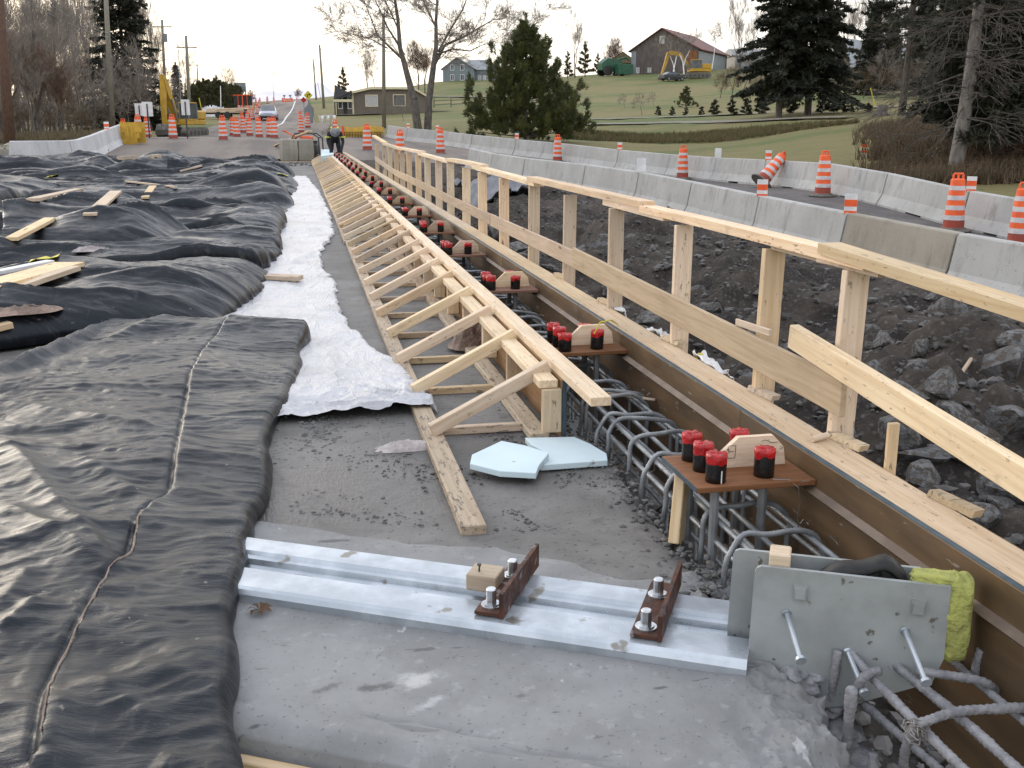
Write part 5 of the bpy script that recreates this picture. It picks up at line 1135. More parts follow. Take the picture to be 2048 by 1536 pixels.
shrub = [bare_tree(31, 4.5, .05, 5, .75, .12, 'twig', 'bark', (3,4), .004), bare_tree(32, 3.5, .05, 5, .8, .08, 'brush', 'bark', (3,4), .004)]
used_names = set()
WL = [(-60,52,1,1.0),(20,58,0,1.12),(55,64,1,1.0),(88,54,1,1.05),(112,75,0,1.0),(-10,75,2,1.2),(140,66,2,.85),(60,84,3,1.2),(100,95,2,1.1),(158,82,3,.9),(-40,95,0,1.4),(188,62,1,.72),(196,96,3,1.0),(20,100,1,1.2),(70,50,2,.62),(130,52,3,.55),(0,48,3,.8),(35,50,2,.75),(165,58,2,.6),(5,62,1,1.0),(40,70,0,1.1),(75,72,3,1.1),(120,62,1,.9),(95,110,0,1.5),(45,115,1,1.5),(150,110,0,1.3),(-20,110,1,1.6),(128,90,2,1.1),(172,100,0,1.1),(15,85,3,1.3),(85,52,3,.7)]
for i, (u, d, v_, s_) in enumerate(WL):
    place(bt[v_], onT(u, d), s_, rnd.uniform(0, 6), ('bare grey tree with a forked trunk standing just left of the pale pole' if u == 188 else 'leafless grey tree in the tangled woods left of the road'), group='bare trees of the woods left of the road')
for i, (u, d, s_) in enumerate(((164,110,1.25),(178,118,1.1),(206,112,1.2),(212,100,1.0),(292,118,1.1),(303,125,1.25),(312,132,1.05))):
    place(slim[i % 2], onT(u, d), s_, rnd.uniform(0, 6), 'tall narrow bare poplar behind the pale utility pole and the spruce', group='narrow bare poplars')
for i, (u, d, s_, v_) in enumerate(((250,70,1.0,0),(262,78,1.5,0),(280,72,1.6,0),(292,84,1.7,0),(305,80,1.3,0),(240,84,1.4,0),(318,95,1.4,0),(160,56,.8,1),(110,58,.9,0),(60,56,.9,1),(20,54,.9,0),(-30,54,.9,1),(85,62,1.0,0),(135,60,.9,1),(205,66,.8,1),(180,70,1.0,0),(0,64,1.2,0),(40,66,1.2,1),(70,68,1.2,0),(95,70,1.2,1),(120,72,1.3,0),(150,74,1.2,1),(170,82,1.3,0),(30,60,1.1,0),(55,58,1.0,1),(190,88,1.3,1),(220,92,1.3,0),(145,66,1.0,0),(235,96,1.5,0),(270,92,1.6,1),(300,98,1.5,0))):
    place(shrub[v_], onT(u, d), s_, rnd.uniform(0, 6), 'tangled leafless shrub at the edge of the woods', 'shrub', 'leafless shrubs by the woods')
for u, d, s_, v_, lab in ((372,165,1.15,0,'bare spreading tree behind the third roadside pole'),(450,240,1.0,2,'bare tree above the cedar hedge, left of the dark sign panel'),(466,250,1.1,0,'bare tree above the cedar hedge, close behind the dark sign panel'),(505,250,.7,3,'small bare tree right of the dark sign panel'),(596,240,.55,3,'small bare tree at the crest of the road'),
    (835,175,1.35,3,'rounded bare tree on the hill left of the grey house'),(850,180,1.2,3,'rounded bare tree behind the two trunk tree on the hill'),(735,190,.9,1,'reddish bare tree behind the bungalow roof'),(752,195,.8,2,'second reddish bare tree behind the bungalow roof'),
    (1150,195,1.15,1,'bare tree on the hill crest between the round pine and the barn'),(1232,215,1.1,3,'round bare tree next to the barn'),(1218,220,.9,3,'low round bare tree behind the green machine'),
    (1475,150,1.4,1,'pale bare tree beside the barn roof'),(1500,160,1.25,0,'pale bare tree behind the dark spruces'),(1725,150,1.3,1,'bare tree over the grey roof among the evergreens'),(1745,160,1.35,1,'tall bare tree over the grey roof, right one'),(1700,165,1.2,0,'bare tree behind the big spruce'),(1790,140,1.1,2,'bare tree behind the tall dark pine'),(1850,120,1.0,2,'bare tree in the dark grove'),(1640,140,.9,2,'bare tree low behind the spruces')):
    place(bt[v_], onT(u, d), s_, rnd.uniform(0, 6), lab)
for u, d, s_, v_, lab in ((1440,128,1.2,1,'brown bare bush clump at the top of the field, left end'),(1462,126,1.5,1,'brown bare bush in the clump at the top of the field'),(1485,122,1.4,0,'grey bare bush in the clump at the top of the field'),(1510,118,1.2,1,'brown bare bush in front of the spruces'),(1540,124,1.2,1,'brown bare bush behind the pale birch trunk'),(1680,120,1.3,1,'brown bare bush behind the roadside spruce trunk'),(1710,118,1.3,0,'grey bare bush under the grey roof'),(1770,110,1.2,1,'brown bare bush behind the stump'),(1725,104,1.25,1,'brown bare bush under the grey roof, left'),(1752,102,1.3,0,'grey bare bush before the grey roofed house'),(1800,104,1.35,1,'brown bare bush before the grey roofed house, right'),(1830,98,1.2,0,'grey bare bush by the tall dark pine'),(1860,95,1.2,1,'brown bare bush by the bare trunked pine'),
    (670,60,.32,1,'low dry brown shrub beside the yellow form panel'),(655,62,.3,1,'low dry shrub near the folded white stands'),(400,100,.5,1,'dry brown shrub by the lumber trailer'),(388,98,.4,1,'dry brown shrub behind the white sign back')):
    place(shrub[v_], onT(u, d), s_, rnd.uniform(0, 6), lab, 'shrub')
for u, d, lab in ((1284,98,'thin bare sapling on the lawn'),(1250,108,'tiny bare bush on the lawn, left'),(1308,108,'tiny bare bush on the lawn, right'),(807,95,'thin bare sapling below the bungalow window')): place(shrub[0], onT(u, d), .42 if 'tiny' in lab else .55, 1, lab, 'sapling')
# two trunk tree: main limbs measured, twigs grown on
def limb_tree(name, limbs, depth_, label, twigs, mat='twig', seed=5, bark='bark'):
    rr = random.Random(seed); base = PD(limbs[0][0][0], limbs[0][0][1], depth_); t = thing(name, label, 'tree', (base.x, base.y, T(base.x, base.y)))
    thick = []; segs = []
    for limb in limbs:
        pts = [PD(u, v, depth_+dd) for u, v, r_, dd in limb]; rs = [r_ for u, v, r_, dd in limb]
        pts[0].z -= .15
        for i in range(len(pts)-1):
            m_ = 4
            for k in range(m_):
                a = pts[i].lerp(pts[i+1], k/m_); b_ = pts[i].lerp(pts[i+1], (k+1)/m_); ra = rs[i]+(rs[i+1]-rs[i])*k/m_; rb = rs[i]+(rs[i+1]-rs[i])*(k+1)/m_
                thick.append((tuple(a), tuple(b_), ra, rb))
                if ra < twigs and rr.random() < .8:
                    ax = (b_-a).normalized(); s_ = Vector((rr.gauss(0,1), rr.gauss(0,1), rr.gauss(.1,.7))).normalized(); nd = (ax*.6+s_*.8).normalized()
                    grow(rr, b_, nd, rr.uniform(.6, 1.7), max(.02, rb*.4), 4, segs, .06, .6, (2,3), .16, .0075)
        if rs[-1] < twigs: grow(rr, pts[-1], (pts[-1]-pts[-2]).normalized(), 1.6, rs[-1], 5, segs, .05, .6, (2,3), .16, .0075)
    if bark == 'white_paint':
        n_ = 0
        for limb in limbs: k = (len(limb)-1)*4; V, F_ = tubes_fast(thick[n_:n_+k], 6); mesh('stem', V, F_, MT[bark], t, Matrix.Identity(4)); n_ += k
    else: V, F_ = tubes_fast(thick, 8); mesh('trunk', V, F_, MT[bark], t, Matrix.Identity(4), smooth=True)
    V, F_ = tubes_fast(segs, 3); mesh('crown', V, F_, MT[mat], t, Matrix.Identity(4)); return t
limb_tree('bare_tree', [[(836,256,.30,0),(828,200,.26,0),(812,140,.20,.2),(800,95,.16,.3),(796,40,.12,.4),(790,0,.10,.5),(780,-60,.05,.6)], [(855,256,.28,.5),(858,200,.24,.5),(866,140,.20,.5),(872,95,.15,.6),(872,40,.11,.8),(876,-20,.08,.9),(884,-80,.04,1)],
   [(866,130,.13,.5),(890,90,.09,.8),(925,75,.075,1.2),(960,55,.05,1.5),(985,40,.03,2),(1010,36,.018,2)], [(876,100,.09,.6),(900,60,.07,.2),(925,20,.05,0),(940,-20,.03,0)], [(812,120,.10,.3),(780,95,.075,0),(755,70,.05,-.4),(735,20,.03,-.6),(728,0,.02,-.6)], [(800,90,.09,.3),(775,55,.06,.6),(760,20,.045,1),(745,-10,.03,1)],
   [(775,92,.05,0),(745,80,.035,.2),(722,72,.02,.3),(710,70,.015,.3)], [(872,105,.08,.6),(905,98,.055,.2),(940,102,.04,0),(965,90,.025,0),(985,85,.015,0)], [(797,55,.06,.4),(770,0,.045,.2),(755,-30,.03,0)], [(872,50,.07,.8),(850,10,.05,1),(838,-30,.03,1.2)]], 71, 'big bare tree with two leaning trunks behind the lawn barriers', .14, seed=3)
limb_tree('birch_tree', [[(1345,150,.10,0),(1352,118,.07,0),(1353,112,.05,0)], [(1350,150,.10,.3),(1347,130,.07,.3),(1340,112,.03,.3)], [(1368,147,.12,.2),(1366,125,.09,.2),(1359,108,.05,.2)], [(1366,135,.07,.2),(1372,115,.05,.2),(1380,100,.03,.2)], [(1424,136,.08,.5),(1428,110,.06,.5),(1430,92,.03,.5)]], 172, 'clump of thin white birch stems in front of the barn excavator', .06, 'twig', 9, 'white_paint')
# ---------- conifers
def needles(V, F_, c, ax, n, L, w, rr, cone=.9):
    """n blade triangles bristling from c around the axis ax"""
    for _ in range(n):
        s_ = Vector((rr.gauss(0, 1), rr.gauss(0, 1), rr.gauss(0, 1))).normalized(); d = (ax*rr.uniform(.3, 1.0)+s_*cone).normalized(); q = c+ax*rr.uniform(-.4, .5)*L
        side = d.cross(s_.cross(d)+Vector((.01,.02,.03))).normalized()*w; k = len(V); V += [q-side, q+side, q+d*L*rr.uniform(.7, 1.15)]; F_.append((k, k+1, k+2))
def finish(t, name, V, F_, mat): return mesh(name, V, F_, MT[mat], t)
def spruce(seed, h, rbase, mat='spruce', n_wh=34, clear=.06, droop=.35, dens=1.0, gap=.12, topr=.03, L=.28, w=.055, bark='bark'):
    rr = random.Random(seed); t = bpy.data.objects.new('spruce_tree', None); put(t); V = []; F_ = []; segs = []
    z = h*clear
    while z < h*.985:
        k = (z-h*clear)/(h*(1-clear)); R_ = rbase*((1-k)**.85)*rr.uniform(.78, 1.1)+topr*h*.1
        nb_ = rr.randint(5, 7) if k < .8 else 4
        a0 = rr.uniform(0, 6.28)
        for j in range(nb_):
            if rr.random() < gap: continue
            a = a0+6.283*j/nb_+rr.uniform(-.3, .3); Lb = R_*rr.uniform(.7, 1.12); dr = droop*rr.uniform(.6, 1.3); pts = []; m_ = max(3, int(Lb/.34))
            for i in range(m_+1):
                f = i/m_; pts.append(Vector((math.cos(a)*Lb*f, math.sin(a)*Lb*f, z - dr*Lb*(f**1.3)*.8 + .22*Lb*f*f*(k) + .14*Lb*max(0, f-.7))))
            for i in range(m_): segs.append((tuple(pts[i]), tuple(pts[i+1]), .03*(1-i/m_)+.006, .03*(1-(i+1)/m_)+.006))
            for i in range(m_):
                f = (i+1)/m_
                if f < .22: continue
                ax = (pts[i+1]-pts[i]).normalized(); wd = Lb*.34*(1-f*.75)+.06
                for q in range(max(1, int(5*dens))):
                    off = Vector((-math.sin(a), math.cos(a), 0))*rr.uniform(-1, 1)*wd; c = pts[i].lerp(pts[i+1], rr.random())+off+Vector((0, 0, -abs(rr.gauss(0, .10))-.25*off.length)); tip = (ax+off*.7/max(wd, .1)+Vector((0,0,-.25))).normalized()
                    needles(V, F_, c, tip, int(6*dens)+2, L, w, rr, .55)
        z += h/n_wh*rr.uniform(.75, 1.15)*(1.15-.5*k)
    for _ in range(10): needles(V, F_, Vector((0,0,h*rr.uniform(.93, 1))), Vector((0,0,1)), 6, L, w, rr, .5)
    tr = [((0,0,-.3),(0,0,h*.35),h*.017,h*.012),((0,0,h*.35),(0,0,h),h*.012,.01)]
    Vt, Ft = tubes_fast(tr, 9); mesh('trunk', Vt, Ft, MT[bark], t, smooth=True); Vt, Ft = tubes_fast(segs, 4); mesh('branch_wood', Vt, Ft, MT['bark'], t); finish(t, 'crown', V, F_, mat); return t
def clump_pine(seed, h, R0, n, mat='pine', L=.26, w=.022, tuft=22, z0=.0, lobes=26, pw_=.9, name='pine_tree'):
    """dense pine: shoots that turn upward, gathered into many uneven boughs"""
    rr = random.Random(seed); t = bpy.data.objects.new(name, None); put(t); V = []; F_ = []; segs = []
    bough = []
    for i in range(lobes):
        k = (i+.5)/lobes; z = h*(z0+(1-z0)*(k**1.15)); Rk = R0*((1-k)**pw_)*(.72+.38*rr.random())+.12; a = i*2.399+rr.uniform(-.4, .4); bough.append((a, z*.93, Rk))
    for a, z, Rk in bough:
        st_ = Vector((0, 0, z*.9)); e = Vector((math.cos(a)*Rk, math.sin(a)*Rk, z+.10*Rk)); segs.append((tuple(st_), tuple(e), .05, .015))
        knobs = [(st_.lerp(e, .35+.68*rr.random()**.6) + Vector((rr.gauss(0,.24*Rk), rr.gauss(0,.24*Rk), rr.gauss(.05,.10*Rk)))) for _k in range(max(2, int(4+7*Rk/R0)))]
        for _ in range(int(n/lobes*(.5+1.4*Rk/R0))):
            c = rr.choice(knobs); hh = rr.random(); sp_ = (.06+.085*min(1, R0/3))*(1.25-hh); c = c + Vector((rr.gauss(0, sp_), rr.gauss(0, sp_), (hh-.35)*.42*min(1.5, R0*.5)))
            out = Vector((c.x, c.y, 0)); out = out.normalized()*.55 if out.length > .01 else out; ax = (out+Vector((rr.gauss(0,.2), rr.gauss(0,.2), .9))).normalized()
            needles(V, F_, c, ax, tuft, L, w, rr, .55)
    for i in range(12): needles(V, F_, Vector((rr.gauss(0,.06), rr.gauss(0,.06), h*(.90+.012*i))), Vector((0,0,1)), tuft, L, w, rr, .5)
    Vt, Ft = tubes_fast([((0,0,-.2),(0,0,h*.5),h*.018,h*.012),((0,0,h*.5),(0,0,h*.97),h*.012,.012)], 8); mesh('trunk', Vt, Ft, MT['bark'], t, smooth=True)
    Vt, Ft = tubes_fast(segs, 4); mesh('branch_wood', Vt, Ft, MT['bark'], t); finish(t, 'crown', V, F_, mat); return t
pn = clump_pine(5, 8.0, 4.1, 5200, 'pine', .30, .022, 18, .02, 60, .70)
place(pn, onT(1051, 66), .93, .5, 'big round dark green pine standing alone behind the lawn barriers')
sp1 = spruce(3, 15, 4.3, n_wh=38, dens=1.2); place(sp1, onT(260, 82), 1.0, 0, 'tall dark spruce with drooping branches behind the pale utility pole')
sp2 = spruce(4, 16, 3.9, 'spruce', 38, .155, .5, 1.45, .05, L=.26, w=.06, bark='bark_pale'); place(sp2, onT(1557, 79), 1.0, 1, 'dark spruce with a pale trunk on the lawn, left of the pair')
sp3 = spruce(6, 16.5, 4.4, 'spruce', 40, .13, .5, 1.5, .04, L=.26, w=.06); place(sp3, onT(1615, 79), 1.0, 2, 'dark broad spruce on the lawn, right of the pair')
sp9 = spruce(8, 7, 2.0, n_wh=22, dens=1.1)
for u, d, s_, lab in ((1738,112,1.35,'dark evergreen before the grey roofed house, left one'),(1838,108,1.5,'dark evergreen before the grey roofed house, right one'),(1778,118,1.2,'dark evergreen before the grey roofed house, middle one'),(1872,100,1.3,'dark evergreen behind the drive near the bare trunked pine')): place(sp9, onT(u, d), s_, u*.1, lab)
place(sp9, onT(1680, 130), .9, 0, 'small evergreen in the shade right of the spruce pair')
cb = clump_pine(15, 1.8, .75, 150, 'pine', .2, .022, 14, .05, 14, .7); place(cb, onT(1371, 106), 1.05, 0, 'small young pine alone on the field', 'tree')
cn = clump_pine(17, 3.6, .62, 260, 'cedar', .22, .02, 14, .1, 14, .8, 'cedar_tree'); place(cn, onT(938, 168), .95, 0, 'small conical cedar in front of the grey house', 'tree')
for u, d, s_, lab in ((1135,190,1.3,'dark evergreen on the hill crest, left of the bare crest tree'),(1170,192,1.7,'dark evergreen on the hill crest, right of the bare crest tree'),(1195,198,1.1,'low evergreen by the green machine'),(688,165,1.3,'small evergreen behind the bungalow porch'),(487,235,1.0,'dark evergreen tip beside the dark sign panel'),(436,215,1.5,'dark evergreen above the cedar hedge')):
    place(cn, onT(u, d), s_, rnd.uniform(0,6), lab)
place(spruce(9, 7, 1.9, n_wh=22, dens=.8), onT(358, 150), 1.0, 0, 'dark evergreen behind the yellow excavator cab')
# row of little cedars
cs = clump_pine(19, 1.3, .32, 130, 'spruce', .15, .018, 12, .02, 10, .55, 'cedar_shrub')
for i, (u, h_) in enumerate(((1316,17),(1344,16),(1372,15),(1403,16),(1429,27),(1463,27),(1492,28),(1523,32),(1587,30),(1645,28),(1668,34),(1685,26),(1703,13),(1736,14),(1771,10))):
    place(cs, onT(u, 96-.045*(u-1316)), h_*.0355, i, ORD[i] + ' cedar shrub from the left in the row along the drive', 'shrub', 'small cedars along the drive')
hg = clump_pine(27, 3.6, 1.5, 520, 'cedar', .3, .05, 14, .02, 24, .35, 'cedar_tree')
for i, (u, d, s_) in enumerate(((400,150,1.1),(411,152,1.2),(422,154,1.15),(433,156,1.2),(444,158,1.1),(455,160,1.0),(465,162,.95),(474,164,.9),(389,148,1.0))):
    place(hg, onT(u, d), s_, i, 'dense olive cedar in the clipped hedge behind the lumber trailer', 'hedge tree', 'cedars of the roadside hedge')
# tall pines on the right
def tall_pine(name, base_u, d, top_u, h, r, label, dead, crown, seed, bark='bark', nw=.017, nl=.22):
    rr = random.Random(seed); q = onT(base_u, d); t = thing(name, label, 'tree', q)
    dirx = (PD(top_u, 0, d)-PD(base_u, 0, d)); n_ = 14; pts = []
    for i in range(n_+1):
        f = i/n_; pts.append(Vector((q.x, q.y, q.z-.2)) + Vector((dirx.x, dirx.y, 0))*f*1.0 + Vector((0,0,(h+.2)*f)) + Vector((.05*math.sin(f*7), 0, 0)))
    segs = [(tuple(pts[i]), tuple(pts[i+1]), r*(1-.6*i/n_), r*(1-.6*(i+1)/n_)) for i in range(n_)]
    V, F_ = tubes_fast(segs, 12); mesh('trunk', V, F_, MT[bark], t, Matrix.Identity(4), smooth=True)
    segs = []; V = []; F_ = []; at_ = lambda z: pts[min(n_-1, int(z/h*n_))].lerp(pts[min(n_, int(z/h*n_)+1)], z/h*n_-int(z/h*n_)) if z < h else pts[-1]
    for _ in range(dead):
        z = rr.uniform(.12, .75)*h; a = rr.uniform(0, 6.28); p = at_(z); dd = Vector((math.cos(a), math.sin(a), rr.uniform(-.35, .15))); grow(rr, p, dd.normalized(), rr.uniform(1.0, 2.0), .028, 3, segs, -.02, .5, (2,3), .14, .005)
    for _ in range(crown[0]):
        z = rr.uniform(crown[1], 1.0)*h; a = rr.uniform(0, 6.28); p = at_(z); Lb = rr.uniform(.6, 1)*crown[2]*(1.15-.6*(z/h-crown[1])/(1-crown[1])); e = p+Vector((math.cos(a)*Lb, math.sin(a)*Lb, rr.uniform(-.15, .35)*Lb*.6)); segs.append((tuple(p), tuple(e), .035, .012))
        for _ in range(crown[3]):
            f = rr.random()**.7; c = p.lerp(e, .3+.75*f)+Vector((rr.gauss(0,.26), rr.gauss(0,.26), rr.gauss(0,.13))); ax = ((e-p).normalized()+Vector((rr.gauss(0,.5), rr.gauss(0,.5), rr.uniform(-.1,.8)))).normalized(); needles(V, F_, c, ax, 13, nl, nw, rr, .9)
    Vt, Ft = tubes_fast(segs, 4); mesh('branch_wood', Vt, Ft, MT['bark'], t, Matrix.Identity(4)); mesh('crown', V, F_, MT['spruce'], t, Matrix.Identity(4)); return t
tall_pine('pine_tree', 1906, 31.5, 1938, 9.5, .235, 'near pine with a bare grey trunk and dead side branches', 46, (40, .50, 2.4, 34), 1, 'bark_pale')
tall_pine('pine_tree', 1802, 69, 1812, 14, .26, 'tall dark pine with ragged tufts between the stump and the near pine', 14, (60, .30, 3.2, 40), 2, nw=.036, nl=.30)
tall_pine('pine_tree', 2010, 38, 2030, 11, .20, 'dark dense pine at the right frame edge, left of two', 20, (150, .10, 3.4, 60), 3, nw=.032, nl=.30)
tall_pine('pine_tree', 2090, 33, 2095, 11, .20, 'dark dense pine at the right frame edge, cut by the frame', 16, (150, .10, 3.4, 60), 4, nw=.032, nl=.30)
tall_pine('pine_tree', 1965, 58, 1975, 14, .22, 'dark dense pine behind the near bare trunk', 20, (130, .12, 3.6, 52), 5, nw=.045, nl=.34)
tall_pine('pine_tree', 2060, 62, 2070, 15, .24, 'tall dark pine in the depth of the right grove', 10, (130, .12, 3.8, 52), 6, nw=.045, nl=.34)
tall_pine('pine_tree', 1880, 88, 1885, 13, .22, 'dark pine behind the drive in the right grove', 10, (100, .15, 3.2, 44), 7, nw=.05, nl=.36)
# brush and grass as uncountable growth
def tufts(name, pts, mat, label, h, n=5, w=.012, seed=1, lean=.5):
    rr = random.Random(seed); V = []; F_ = []
    for x, y, z, s_ in pts:
        for _ in range(n):
            a = rr.uniform(0, 6.28); l_ = rr.uniform(0, lean)*h*s_; b_ = rr.uniform(0, 6.28); q = Vector((x+rr.gauss(0,.06), y+rr.gauss(0,.06), z)); k = len(V)
            V += [q+Vector((math.cos(b_)*w, math.sin(b_)*w, 0)), q-Vector((math.cos(b_)*w, math.sin(b_)*w, 0)), q+Vector((math.cos(a)*l_, math.sin(a)*l_, h*s_*rr.uniform(.6, 1.1)))]; F_.append((k, k+1, k+2))
    return tag(mesh(name, V, F_, mat), label, kind='stuff')
def region(us, ds, n, seed, dens=None):
    rr = random.Random(seed); out = []
    while len(out) < n:
        u = rr.uniform(*us); d = rr.uniform(*ds); q = PD(u, 300, d)
        if dens and not dens(u, d, q, rr): continue
        out.append((q.x, q.y, 0, rr.uniform(.5, 1.3)))
    a = np.array(out); zz = Tn(a[:,0], a[:,1]); return [(p[0], p[1], z, p[3]) for p, z in zip(out, zz)]
tufts('grass', region((1130,1760), (64,83), 5000, 1, lambda u, d, q, rr: abs(d-(84-.028*(u-1130))+7.5) < 4.2), simple('bank_grass', (.11,.105,.042), (.16,.125,.06), 1.2, .95), 'rough grass on the bank below the gravel path', .30, 5, .03, 2, .8)
tufts('undergrowth', region((1700,2150), (29,58), 8000, 2, lambda u, d, q, rr: mnoise.noise(Vector((q.x*.35, q.y*.35, 1))) > -.28 and u > 1735+rr.gauss(0,22)+(58-d)*1.2), MT['brush'], 'dry brown undergrowth on the slope under the pines', .55, 7, .02, 3, .8)
tufts('undergrowth', region((-120,235), (47,75), 5000, 4), MT['straw'], 'dry brown weeds along the edge of the left woods', .5, 6, .02, 5, .7)
pts = region((1735,2150), (29,56), 9000, 6, lambda u, d, q, rr: u > 1750+(56-d)*1.2)
V = []; F_ = []; rr = random.Random(8)
for x, y, z, s_ in pts:
    a = rr.uniform(0, 6.28); k = len(V); r_ = .05*s_; t_ = rr.uniform(-.5,.5); zz = z+.03+rr.random()**2*.5
    V += [Vector((x+math.cos(a+q*1.57)*r_*(1 if q%2 else .6), y+math.sin(a+q*1.57)*r_, zz+t_*r_*math.cos(q*1.57))) for q in range(4)]; F_.append((k,k+1,k+2,k+3))
tag(mesh('leaves', V, F_, MT['dead_leaf']), 'brown fallen and clinging leaves over the slope under the pines', kind='stuff')
for i, (u, v, d) in enumerate(((1963,300,33),(1995,305,34),(2025,300,33.5),(2045,312,32.5))):
    q = onT(u, d); rr = random.Random(i); V = []; F_ = []; segs = []
    grow(rr, q, Vector((0,0,1)), .5, .016, 3, segs, .1, .6, (2,3)); 
    for _ in range(170):
        c = q+Vector((rr.gauss(0,.22), rr.gauss(0,.2), .55+rr.gauss(0,.22))); needles(V, F_, c, Vector((0,0,-1)), 3, .09, .03, rr, .8)
    t = thing('oak_shrub', 'small shrub holding rusty brown leaves, ' + ('left most by the near pine trunk','second from the near pine trunk','third from the near pine trunk','at the right frame edge')[i], 'shrub', q)
    Vt, Ft = tubes_fast(segs, 4); mesh('stem', Vt, Ft, MT['bark'], t, Matrix.Identity(4)); mesh('leaves', V, F_, MT['dead_leaf'], t, Matrix.Identity(4))
# tree stump
q = onT(1763, 71); st_ = thing('tree_stump', 'pale weathered tree stump on the lawn by the drive', 'stump', q)
B().tube([q+Vector((0,0,-.1)), q+Vector((0,0,.25)), q+Vector((.02,0,.72))], [.48,.36,.33], 12).obj('stump', MT['bark_pale'], st_, Matrix.Identity(4))
for a in range(5): B().tube([q+Vector((math.cos(a*1.3)*.25, math.sin(a*1.3)*.25, .22)), q+Vector((math.cos(a*1.3)*.65, math.sin(a*1.3)*.65, .0))], [.12,.05], 6).obj('root', MT['bark_pale'], st_, Matrix.Identity(4))
# ================================================================== buildings
def bframe(u, d, rz, dz=0):
    q = onT(u, d); return Matrix.Translation((q.x, q.y, q.z+dz)) @ Matrix.Rotation(rz, 4, 'Z')
def wall_with(b, M): pass
def bthing(name, label, cat, M_):
    t = bpy.data.objects.new(name, None); put(t, M_); return tag(t, label, cat)
def window(t, M_, x, y, z, w, h, ny=-1, frame_m='trim', glass='glass', bars=1, fw=.09, name='window'):
    """window on a wall facing local -y"""
    f = B().box((x-w/2-fw, y-.05, z-fw), (x-w/2, y+.04, z+h+fw)).box((x+w/2, y-.05, z-fw), (x+w/2+fw, y+.04, z+h+fw)).box((x-w/2, y-.05, z-fw), (x+w/2, y+.04, z)).box((x-w/2, y-.05, z+h), (x+w/2, y+.04, z+h+fw))
    for k in range(1, bars): f.box((x-w/2+w*k/bars-.03, y-.045, z), (x-w/2+w*k/bars+.03, y+.03, z+h))
    o = f.obj(name, MT[frame_m], t, M_); B().box((x-w/2, y-.012, z), (x+w/2, y-.002, z+h)).obj('pane', MT[glass], o, M_); return o
# taupe bungalow: its long clipped gable wall faces the road
d0 = 118; M_ = bframe(707, d0, R(-9)); bh = bthing('bungalow', 'low taupe bungalow with cream trim and a porch', 'house', M_)
sc_ = d0/FPX; Wd = 147*sc_
def gable(b, prof, y0, y1): b.prism(prof, y0, y1, M=Matrix(((1,0,0,0),(0,0,1,0),(0,1,0,0),(0,0,0,1))))
eL, eR, hp_ = 42*sc_, 34*sc_, 51*sc_
wb = B(); gable(wb, [(0,-.6),(Wd,-.6),(Wd,eR+.1),(Wd-26*sc_,hp_-.02),(36*sc_,hp_),(0,eL)], 0, 9); wb.obj('wall', MT['siding'], bh, M_)
for k in range(14): B().box((.02, -.012, .1+k*.19), (Wd-.02, .0, .115+k*.19)).obj('siding_board', MT['siding'], bh, M_)
ro = B()
def slab2(b, p, q, y0, y1, th=.14): b.prism([p, q, (q[0], q[1]+th), (p[0], p[1]+th)], y0, y1, M=Matrix(((1,0,0,0),(0,0,1,0),(0,1,0,0),(0,0,0,1))))
slab2(ro, (-1.5, eL-.55), (36*sc_, hp_+.02), -.25, 9.3); slab2(ro, (36*sc_, hp_+.021), (Wd-26*sc_, hp_+.0), -.25, 9.3); slab2(ro, (Wd-26*sc_, hp_+.001), (Wd+.3, eR+.0), -.25, 9.3); ro.obj('roof', MT['shingle'], bh, M_)
tr = B(); slab2(tr, (-.05, eL-.06), (36*sc_, hp_-.10), -.34, -.252, .26); slab2(tr, (36*sc_, hp_-.10), (Wd-26*sc_, hp_-.11), -.34, -.252, .24); slab2(tr, (Wd-26*sc_, hp_-.10), (Wd+.3, eR-.12), -.34, -.252, .24); tr.box((-.09,-.06,-.1),(.09,.02,eL)).box((Wd-.12,-.06,-.1),(Wd+.02,.02,eR)).obj('trim', MT['trim'], bh, M_)
window(bh, M_, 37*sc_, 0, 1.0, 22*sc_, 20*sc_, glass='curtain'); window(bh, M_, 92*sc_, 0, 1.05, 22*sc_, 20*sc_)
pb = B().box((-1.9,.3,-.5), (-.0,.4,eL-.2)); pb.obj('porch_wall', MT['siding'], bh, M_)
window(bh, M_, -1.50, .30, .75, .38, 1.3, frame_m='white_paint'); window(bh, M_, -.38, .30, .75, .38, 1.3, frame_m='white_paint'); B().box((-1.15,.27,0), (-.72,.299,2.05)).obj('door', MT['black'], bh, M_)
pr_ = B(); slab2(pr_, (-2.1, eL-.85), (-.02, eL-.05), -.9, 3.2, .16); pr_.prism([(-2.1,eL-.85),(-.0,eL-.2),(-1.9,eL+.9)], -.9, -.82, M=Matrix(((1,0,0,0),(0,0,1,0),(0,1,0,0),(0,0,0,1)))); pr_.obj('porch_roof', MT['shingle'], bh, M_)
B().box((-2.15,-.98,eL-1.0), (-.0,-.9,eL-.72)).obj('fascia', MT['trim'], bh, M_)
for x in (-2.0, -1.72): B().box((x-.06,-.8,-.3), (x+.06,-.7,eL-.85)).obj('porch_post', MT['black'], bh, M_)
B().box((-1.98,-.80,1.15),(-1.6,-.77,1.75)).obj('porch_panel', simple('green_white_panel', (.30,.52,.25), (.65,.70,.62), 3), bh, M_)
